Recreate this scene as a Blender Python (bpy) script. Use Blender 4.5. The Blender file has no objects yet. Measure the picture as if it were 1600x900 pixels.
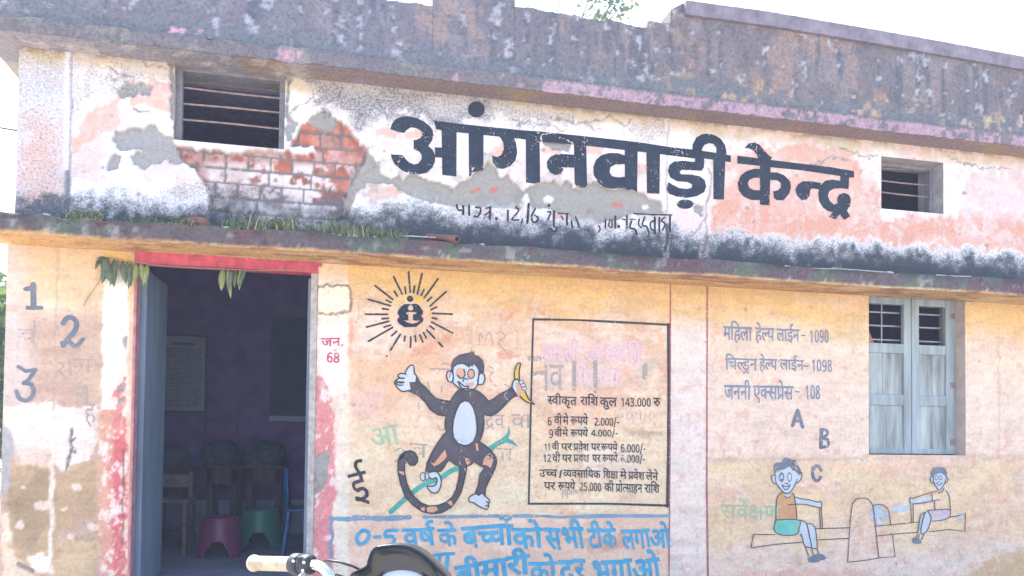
import bpy, bmesh, math, random
import numpy as np
from mathutils import Matrix, Vector, geometry

random.seed(7)
C = bpy.context.scene.collection
scene = bpy.context.scene

# ------------------------------------------------------------------ camera
F, CX, CY = 1250.0, 800.0, 652.7
YAW, PITCH, ROLL = math.radians(13.243), math.radians(1.606), math.radians(0.634)
CAMH, CAMD = 1.2, 5.0
_fw = np.array([math.sin(YAW)*math.cos(PITCH), math.cos(YAW)*math.cos(PITCH), math.sin(PITCH)])
_r = np.array([math.cos(YAW), -math.sin(YAW), 0.0]); _u = np.cross(_r, _fw)
RT = math.cos(ROLL)*_r + math.sin(ROLL)*_u
UP = np.cross(RT, _fw); FW = _fw
cam_d = bpy.data.cameras.new('camera'); cam = bpy.data.objects.new('camera', cam_d); C.objects.link(cam)
cam_d.sensor_width = 36.0; cam_d.lens = F/1600*36; cam_d.shift_y = (CY-450)/1600
cam_d.clip_start = 0.05; cam_d.clip_end = 2000
cam.matrix_world = Matrix(((RT[0], UP[0], -FW[0], 0), (RT[1], UP[1], -FW[1], -CAMD), (RT[2], UP[2], -FW[2], CAMH), (0, 0, 0, 1)))
scene.camera = cam

# ------------------------------------------------------------------ light
GLARE_DENSITY = .0045  # density of the volume added to stand in for lens glare
SUN_EL, SUN_AZ = math.radians(56), math.radians(-24)      # azimuth from +Y (behind the building) towards +X
sdir = Vector((math.sin(SUN_AZ)*math.cos(SUN_EL), math.cos(SUN_AZ)*math.cos(SUN_EL), math.sin(SUN_EL)))
world = bpy.data.worlds.new('World'); scene.world = world; world.use_nodes = True
wt = world.node_tree; bg = wt.nodes['Background']
sky = wt.nodes.new('ShaderNodeTexSky'); sky.sky_type = 'NISHITA'; sky.sun_disc = False
sky.sun_elevation = SUN_EL; sky.sun_rotation = SUN_AZ
sky.air_density = 1.0; sky.dust_density = 2.5; sky.ozone_density = 1.0
wt.links.new(sky.outputs[0], bg.inputs[0]); bg.inputs[1].default_value = 0.15
sun_d = bpy.data.lights.new('sun', 'SUN'); sun_d.energy = 4.5; sun_d.angle = math.radians(0.5); sun_d.color = (1.0, 0.95, 0.87)
sun = bpy.data.objects.new('sun', sun_d); C.objects.link(sun)
sun.rotation_euler = (-sdir).to_track_quat('-Z', 'Y').to_euler(); sun.location = (-3, 6, 12)
scene.view_settings.view_transform = 'Standard'; scene.view_settings.look = 'None'
scene.view_settings.exposure = 1.97; scene.view_settings.gamma = 1.0; scene.view_settings.use_curve_mapping = False
scene.render.engine = 'CYCLES'
scene.cycles.use_denoising = True
scene.cycles.max_bounces = 10; scene.cycles.diffuse_bounces = 6; scene.cycles.transparent_max_bounces = 16; scene.cycles.volume_bounces = 1

# ------------------------------------------------------------------ helpers
def P(px, py, Y=0.0):
    """where the sight line through a photo pixel meets the plane y = Y"""
    px = np.asarray(px, float); py = np.asarray(py, float)
    d = (px[..., None]-CX)*RT - (py[..., None]-CY)*UP + F*FW
    t = (CAMD+Y)/d[..., 1]
    return d[..., 0]*t, CAMH + d[..., 2]*t
def pt(px, py, Y=0.0):
    x, z = P(px, py, Y); return Vector((float(x), Y, float(z)))
def proj(X, Y, Z):
    v = np.stack([np.asarray(X, float), np.asarray(Y, float)+CAMD, np.asarray(Z, float)-CAMH], -1)
    d = v @ FW
    return CX + F*(v @ RT)/d, CY - F*(v @ UP)/d

def sm(a, b, x):
    t = np.clip((x-a)/(b-a), 0, 1); return t*t*(3-2*t)
_tab = np.random.RandomState(3).rand(512, 512)
def vn(x, z, seed=0):
    x = x + seed*17.31; z = z + seed*5.77
    xi = np.floor(x).astype(int); zi = np.floor(z).astype(int)
    fx = x-xi; fz = z-zi; fx = fx*fx*(3-2*fx); fz = fz*fz*(3-2*fz)
    g = lambda a, b: _tab[a % 512, b % 512]
    return (g(xi, zi)*(1-fx)+g(xi+1, zi)*fx)*(1-fz) + (g(xi, zi+1)*(1-fx)+g(xi+1, zi+1)*fx)*fz
def fbm(x, z, s, oct=4, seed=0, gain=.55):
    """value noise in [-1,1], feature size s metres"""
    a = 1; t = 0; n = 0; f = 1/s
    for o in range(oct):
        t = t + a*(vn(x*f, z*f, seed+o*3)*2-1); n += a; a *= gain; f *= 2.03
    return t/n*1.6

def setp(o, label=None, cat=None, group=None, kind=None):
    if label: o['label'] = label
    if cat: o['category'] = cat
    if group: o['group'] = group
    if kind: o['kind'] = kind
    return o
def empty(name, loc=(0, 0, 0), label=None, cat=None, group=None, rot=(0, 0, 0)):
    o = bpy.data.objects.new(name, None); C.objects.link(o); o.location = loc; o.rotation_euler = rot
    return setp(o, label, cat, group)
def link(name, me, m=None, parent=None):
    o = bpy.data.objects.new(name, me); C.objects.link(o)
    if m and not me.materials: me.materials.append(m)
    if parent: o.parent = parent
    return o
class MB:
    """collects boxes, tubes, lathes into one mesh"""
    def __init__(s): s.v = []; s.f = []; s.sm = []
    def add(s, vs, fs, smooth=False):
        b = len(s.v); s.v += [tuple(v) for v in vs]
        for f in fs: s.f.append(tuple(b+i for i in f)); s.sm.append(smooth)
    def box(s, a, b, M=None):
        x0, y0, z0 = a; x1, y1, z1 = b
        vs = [Vector(p) for p in ((x0,y0,z0),(x1,y0,z0),(x1,y1,z0),(x0,y1,z0),(x0,y0,z1),(x1,y0,z1),(x1,y1,z1),(x0,y1,z1))]
        if M: vs = [M @ v for v in vs]
        s.add(vs, [(0,3,2,1),(4,5,6,7),(0,1,5,4),(1,2,6,5),(2,3,7,6),(3,0,4,7)])
    def tube(s, pts, r, n=8, caps=True, smooth=True):
        pts = [Vector(p) for p in pts]; rs = r if isinstance(r, (list, tuple)) else [r]*len(pts)
        up = None; rings = []
        for i, p in enumerate(pts):
            t = (pts[min(i+1, len(pts)-1)]-pts[max(i-1, 0)]).normalized()
            if up is None: up = t.orthogonal()
            up = (up - t*up.dot(t)).normalized(); w = t.cross(up)
            rings.append([p + (up*math.cos(2*math.pi*k/n)+w*math.sin(2*math.pi*k/n))*rs[i] for k in range(n)])
        vs = [v for R in rings for v in R]; fs = []
        for i in range(len(pts)-1):
            for k in range(n):
                a = i*n+k; b = i*n+(k+1) % n; fs.append((a, b, b+n, a+n))
        s.add(vs, fs, smooth)
        if caps:
            s.add(rings[0], [tuple(range(n))[::-1]]); s.add(rings[-1], [tuple(range(n))])
    def lathe(s, prof, c=(0, 0, 0), n=24, smooth=True, M=None):
        vs = []
        for r, z in prof:
            for k in range(n):
                a = 2*math.pi*k/n; v = Vector((r*math.cos(a), r*math.sin(a), z))
                v = (M @ v if M else v) + Vector(c); vs.append(v)
        fs = []
        for i in range(len(prof)-1):
            for k in range(n):
                a = i*n+k; b = i*n+(k+1) % n; fs.append((a, b, b+n, a+n))
        s.add(vs, fs, smooth)
    def build(s, name, m=None, parent=None, bevel=0):
        me = bpy.data.meshes.new(name); me.from_pydata(s.v, [], s.f); me.update()
        me.polygons.foreach_set('use_smooth', s.sm)
        o = link(name, me, m, parent)
        if bevel:
            b = o.modifiers.new('bevel', 'BEVEL'); b.width = bevel; b.segments = 2; b.limit_method = 'ANGLE'
        return o

# ------------------------------------------------------------------ materials
class NT:
    def __init__(s, name):
        s.m = bpy.data.materials.new(name); s.m.use_nodes = True; s.t = s.m.node_tree
        s.b = s.t.nodes['Principled BSDF']; s.out = s.t.nodes['Material Output']
    def n(s, typ, **k):
        x = s.t.nodes.new(typ)
        for a, v in k.items():
            if a.startswith('i_'): x.inputs[int(a[2:]) if a[2:].isdigit() else a[2:]].default_value = v
            else: setattr(x, a, v)
        return x
    def l(s, a, b): s.t.links.new(a, b)
    def noise(s, scale, detail=4, vec=None, rough=.6):
        x = s.n('ShaderNodeTexNoise'); x.inputs['Scale'].default_value = scale; x.inputs['Detail'].default_value = detail; x.inputs['Roughness'].default_value = rough
        if vec: s.l(vec, x.inputs['Vector'])
        return x
    def ramp(s, fac, stops):
        x = s.n('ShaderNodeValToRGB'); r = x.color_ramp
        while len(r.elements) < len(stops): r.elements.new(.5)
        for e, (p, c) in zip(r.elements, stops):
            e.position = p; e.color = (c, c, c, 1) if isinstance(c, (int, float)) else (*c, 1)
        s.l(fac, x.inputs[0]); return x
    def mix(s, fac, a, b, mode='MIX'):
        x = s.n('ShaderNodeMix', data_type='RGBA', blend_type=mode)
        for sock, v in ((x.inputs[0], fac), (x.inputs[6], a), (x.inputs[7], b)):
            if isinstance(v, (int, float)): sock.default_value = v
            elif isinstance(v, tuple): sock.default_value = (*v, 1) if len(v) == 3 else v
            else: s.l(v, sock)
        return x.outputs[2]
    def bump(s, h, strength=.5, dist=.01):
        x = s.n('ShaderNodeBump'); x.inputs['Strength'].default_value = strength; x.inputs['Distance'].default_value = dist
        s.l(h, x.inputs['Height']); s.l(x.outputs[0], s.b.inputs['Normal'])
    def geo(s):
        return s.n('ShaderNodeNewGeometry').outputs['Position']

def plain(name, col, rough=.7, var=.25, scale=25, metal=0, bump=.15, spec=.4, bd=.003, grain=None):
    t = NT(name); p = t.n('ShaderNodeTexCoord').outputs['Object']
    if grain:
        mp = t.n('ShaderNodeMapping'); mp.inputs['Scale'].default_value = grain; t.l(p, mp.inputs[0]); p = mp.outputs[0]
    n = t.noise(scale, 5, p)
    lo = tuple(c*(1-var) for c in col); hi = tuple(min(1, c*(1+var)) for c in col)
    r = t.ramp(n.outputs[0], [(.3, lo), (.7, hi)])
    t.l(r.outputs[0], t.b.inputs['Base Color']); t.b.inputs['Roughness'].default_value = rough
    t.b.inputs['Metallic'].default_value = metal; t.b.inputs['Specular IOR Level'].default_value = spec
    if bump: t.bump(t.noise(scale*4, 4, p).outputs[0], bump, bd)
    return t.m

def paint(name, col, wear=.5, col2=None, rough=.8, wscale=70):
    """brush paint on plaster: uneven tone, small chips where the wall shows through"""
    t = NT(name); p = t.geo()
    n = t.noise(9, 5, p)
    c2 = col2 or tuple(min(1, c*1.5+.02) for c in col)
    r = t.ramp(n.outputs[0], [(.35, col), (.75, c2)])
    t.l(r.outputs[0], t.b.inputs['Base Color']); t.b.inputs['Roughness'].default_value = rough
    t.b.inputs['Specular IOR Level'].default_value = .25
    if wear > 0:
        a = t.noise(wscale, 5, p, .7); b = t.noise(5, 3, p)
        s = t.n('ShaderNodeMath', operation='MULTIPLY_ADD', i_1=.55); t.l(b.outputs[0], s.inputs[0]); t.l(a.outputs[0], s.inputs[2])
        th = .62+.55*.5 + (0.5-wear)*.34
        k = t.ramp(s.outputs[0], [(max(0, th-.5-.02), 0), (th-.5+.03, 1)])
        # s.outputs is around .5+.275, shifted into ramp range
        sub = t.n('ShaderNodeMath', operation='SUBTRACT', i_1=.5); t.l(s.outputs[0], sub.inputs[0]); t.l(sub.outputs[0], k.inputs[0])
        tr = t.n('ShaderNodeBsdfTransparent'); mx = t.n('ShaderNodeMixShader')
        t.l(k.outputs[0], mx.inputs[0]); t.l(t.b.outputs[0], mx.inputs[1]); t.l(tr.outputs[0], mx.inputs[2])
        t.l(mx.outputs[0], t.out.inputs[0])
    return t.m

def wallmat(name, bump=.5, fine=.16, speck=(.05, .06, .07)):
    t = NT(name); p = t.geo()
    col = t.n('ShaderNodeVertexColor', layer_name='Col'); gr = t.n('ShaderNodeAttribute', attribute_name='grime')
    n1 = t.noise(45, 6, p, .7); n2 = t.noise(240, 3, p, .7)
    sc = t.n('ShaderNodeMapping'); sc.inputs['Scale'].default_value = (1, 1, 4); t.l(p, sc.inputs[0])
    n3 = t.noise(4, 4, sc.outputs[0], .65)          # brush streaks run along the wall
    f1 = t.ramp(n1.outputs[0], [(.25, 1-fine*1.6), (.5, 1.0), (.8, 1+fine)])
    f3 = t.ramp(n3.outputs[0], [(.25, .94), (.75, 1.04)])
    c = t.mix(1.0, col.outputs[0], f1.outputs[0], 'MULTIPLY'); c = t.mix(1.0, c, f3.outputs[0], 'MULTIPLY')
    # dark mould specks: noise against the painted grime amount
    a = t.n('ShaderNodeMath', operation='MULTIPLY_ADD', i_1=.42); t.l(gr.outputs['Fac'], a.inputs[0]); t.l(t.noise(75, 8, p, .78).outputs[0], a.inputs[2])
    k = t.ramp(a.outputs[0], [(.58, 0), (.80, 1)])
    kk = t.n('ShaderNodeMath', operation='MULTIPLY', i_1=.85); t.l(k.outputs[0], kk.inputs[0])
    c = t.mix(kk.outputs[0], c, speck)
    t.l(c, t.b.inputs['Base Color']); t.b.inputs['Roughness'].default_value = .93; t.b.inputs['Specular IOR Level'].default_value = .2
    h = t.n('ShaderNodeMath', operation='MULTIPLY_ADD', i_1=.35); t.l(n2.outputs[0], h.inputs[0]); t.l(n1.outputs[0], h.inputs[2])
    t.bump(h.outputs[0], bump, .006)
    return t.m

# ------------------------------------------------------------------ painted-on shapes (traced on the wall plane)
def smooth(pts, closed=False, k=4):
    n = len(pts)
    if n < 3: return list(pts)
    out = []; rng = range(n if closed else n-1)
    g = (lambda i: pts[i % n]) if closed else (lambda i: pts[max(0, min(n-1, i))])
    for i in rng:
        p0, p1, p2, p3 = g(i-1), g(i), g(i+1), g(i+2)
        for j in range(k):
            t = j/k
            out.append(tuple(.5*((2*p1[a])+(-p0[a]+p2[a])*t+(2*p0[a]-5*p1[a]+4*p2[a]-p3[a])*t*t+(-p0[a]+3*p1[a]-3*p2[a]+p3[a])*t**3) for a in (0, 1)))
    if not closed: out.append(tuple(pts[-1]))
    return out
def triangulate(loops, nonzero=False):
    vs = []; es = []
    for L in loops:
        b = len(vs); n = len(L)
        vs += [Vector(p) for p in L]; es += [(b+i, b+(i+1) % n) for i in range(n)]
    ov, oe, of, *_ = geometry.delaunay_2d_cdt(vs, es, [], 0, 1e-5)
    if not of: return [], []
    A = np.concatenate([np.array([tuple(p) for p in L]) for L in loops]); B = np.concatenate([np.roll(np.array([tuple(p) for p in L]), -1, 0) for L in loops])
    cs = np.array([sum((np.array(ov[i]) for i in f), np.zeros(2))/len(f) for f in of])
    y = cs[:, 1][:, None]; x = cs[:, 0][:, None]
    up = (A[:, 1] <= y) & (B[:, 1] > y); dn = (A[:, 1] > y) & (B[:, 1] <= y)
    dy = np.where(B[:, 1] == A[:, 1], 1e-9, B[:, 1]-A[:, 1])
    xi = A[:, 0] + (y-A[:, 1])*(B[:, 0]-A[:, 0])/dy
    w = (up & (xi > x)).sum(1) - (dn & (xi > x)).sum(1); c = ((up | dn) & (xi > x)).sum(1)
    keep = (w != 0) if nonzero else (c % 2 == 1)
    return [tuple(v) for v in ov], [f for f, q in zip(of, keep) if q]
class Ink:
    """flat paint shapes given in photo pixels, laid on the wall plane a few millimetres proud"""
    def __init__(s, lift=.003): s.v = []; s.f = []; s.lift = lift; s.k = 0
    def _add(s, pts, fs):
        if not fs: return
        b = len(s.v); a = np.array(pts, float); Y = -(s.lift + (s.k % 40)*.00005); s.k += 1
        X, Z = P(a[:, 0], a[:, 1], 0.0)
        s.v += [(x, Y, z) for x, z in zip(X, Z)]; s.f += [tuple(b+i for i in f) for f in fs]
    def fill(s, *loops, T=None, sm=False, nz=False):
        L = [[T(*p) for p in l] if T else list(l) for l in loops]
        if sm: L = [smooth(l, True, 3) for l in L]
        v, f = triangulate(L, nz); s._add(v, f)
    def ell(s, cx, cy, rx, ry, T=None, hole=0, n=24, rot=0):
        def e(k): return [(cx+k*(rx*math.cos(a)*math.cos(rot)-ry*math.sin(a)*math.sin(rot)), cy+k*(rx*math.cos(a)*math.sin(rot)+ry*math.sin(a)*math.cos(rot))) for a in [2*math.pi*i/n for i in range(n)]]
        s.fill(*([e(1)] + ([e(hole)] if hole else [])), T=T)
    def line(s, pts, w, T=None, closed=False, sm=True, taper=0, jit=0):
        p = [T(*q) for q in pts] if T else [tuple(q) for q in pts]
        if sm and len(p) > 2: p = smooth(p, closed, 4)
        elif len(p) == 2 and math.dist(*p) > 12:
            n = int(math.dist(*p)/6); p = [(p[0][0]+(p[1][0]-p[0][0])*i/n, p[0][1]+(p[1][1]-p[0][1])*i/n) for i in range(n+1)]
        n = len(p); L = []; R = []
        for i in range(n):
            a = p[i-1] if (closed or i) else p[0]; b = p[(i+1) % n] if (closed or i < n-1) else p[-1]
            dx, dy = b[0]-a[0], b[1]-a[1]; d = math.hypot(dx, dy) or 1
            ww = w/2*(1 - taper*abs(2*i/max(1, n-1)-1)**2)*(1+random.uniform(-1, 1)*jit)
            L.append((p[i][0]-dy/d*ww, p[i][1]+dx/d*ww)); R.append((p[i][0]+dy/d*ww, p[i][1]-dx/d*ww))
        fs = [(i, (i+1) % n, n+(i+1) % n, n+i) for i in range(n if closed else n-1)]
        s._add(L+R, fs)
        if not closed and w > 1.5:
            for q, e in ((p[0], p[1]), (p[-1], p[-2])):
                a0 = math.atan2(q[1]-e[1], q[0]-e[0]); r = w/2*(1-taper)
                if r > .3: s._add([(q[0]+r*math.cos(a0+t), q[1]+r*math.sin(a0+t)) for t in np.linspace(-math.pi/2, math.pi/2, 7)], [tuple(range(7))])
    def text(s, word, x0, x1, yl, yr, h, bold=0, slant=0, ref=622, jit=.0):
        adv, gl = WORDS[word]; sx = (x1-x0)/adv
        for g, gx in gl:
            cs = GLYPHS.get(g)
            if not cs: continue
            L = []
            for c in cs:
                n = len(c); o = []
                for i in range(n):
                    a, q, b = c[i-1], c[i], c[(i+1) % n]
                    n1 = Vector((-(q[1]-a[1]), q[0]-a[0])); n2 = Vector((-(b[1]-q[1]), b[0]-q[0]))
                    n1 = n1.normalized() if n1.length else n1; n2 = n2.normalized() if n2.length else n2
                    m = n1+n2; m = m*(2/max(.8, m.length_squared)) if m.length > 1e-6 else n1
                    o.append((q[0]+m.x*bold+gx, q[1]+m.y*bold))
                L.append([(x0+x*sx+slant*y/ref*h+jit*h*math.sin(x*.004+y*.003+gx), yl+(yr-yl)*x/adv+(ref-y)/ref*h+jit*h*math.sin(x*.003+gx*2)) for x, y in o])
            s.fill(*L, nz=True)
    def build(s, name, m, parent):
        me = bpy.data.meshes.new(name); me.from_pydata(s.v, [], s.f); me.update()
        bm = bmesh.new(); bm.from_mesh(me)
        for f in bm.faces:
            f.normal_update()
            if f.normal.y > 0: f.normal_flip()
        bm.to_mesh(me); bm.free()
        return link(name, me, m, parent)
def parts(items, lift, m, parent, T=None):
    for name, loop in items:
        I = Ink(lift)
        if callable(loop): loop(I)
        else: I.fill(loop, T=T)
        I.build(name, m, parent)
def zoom(x0, y0, s): return lambda x, y: (x0+x/s, y0+y/s)

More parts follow.
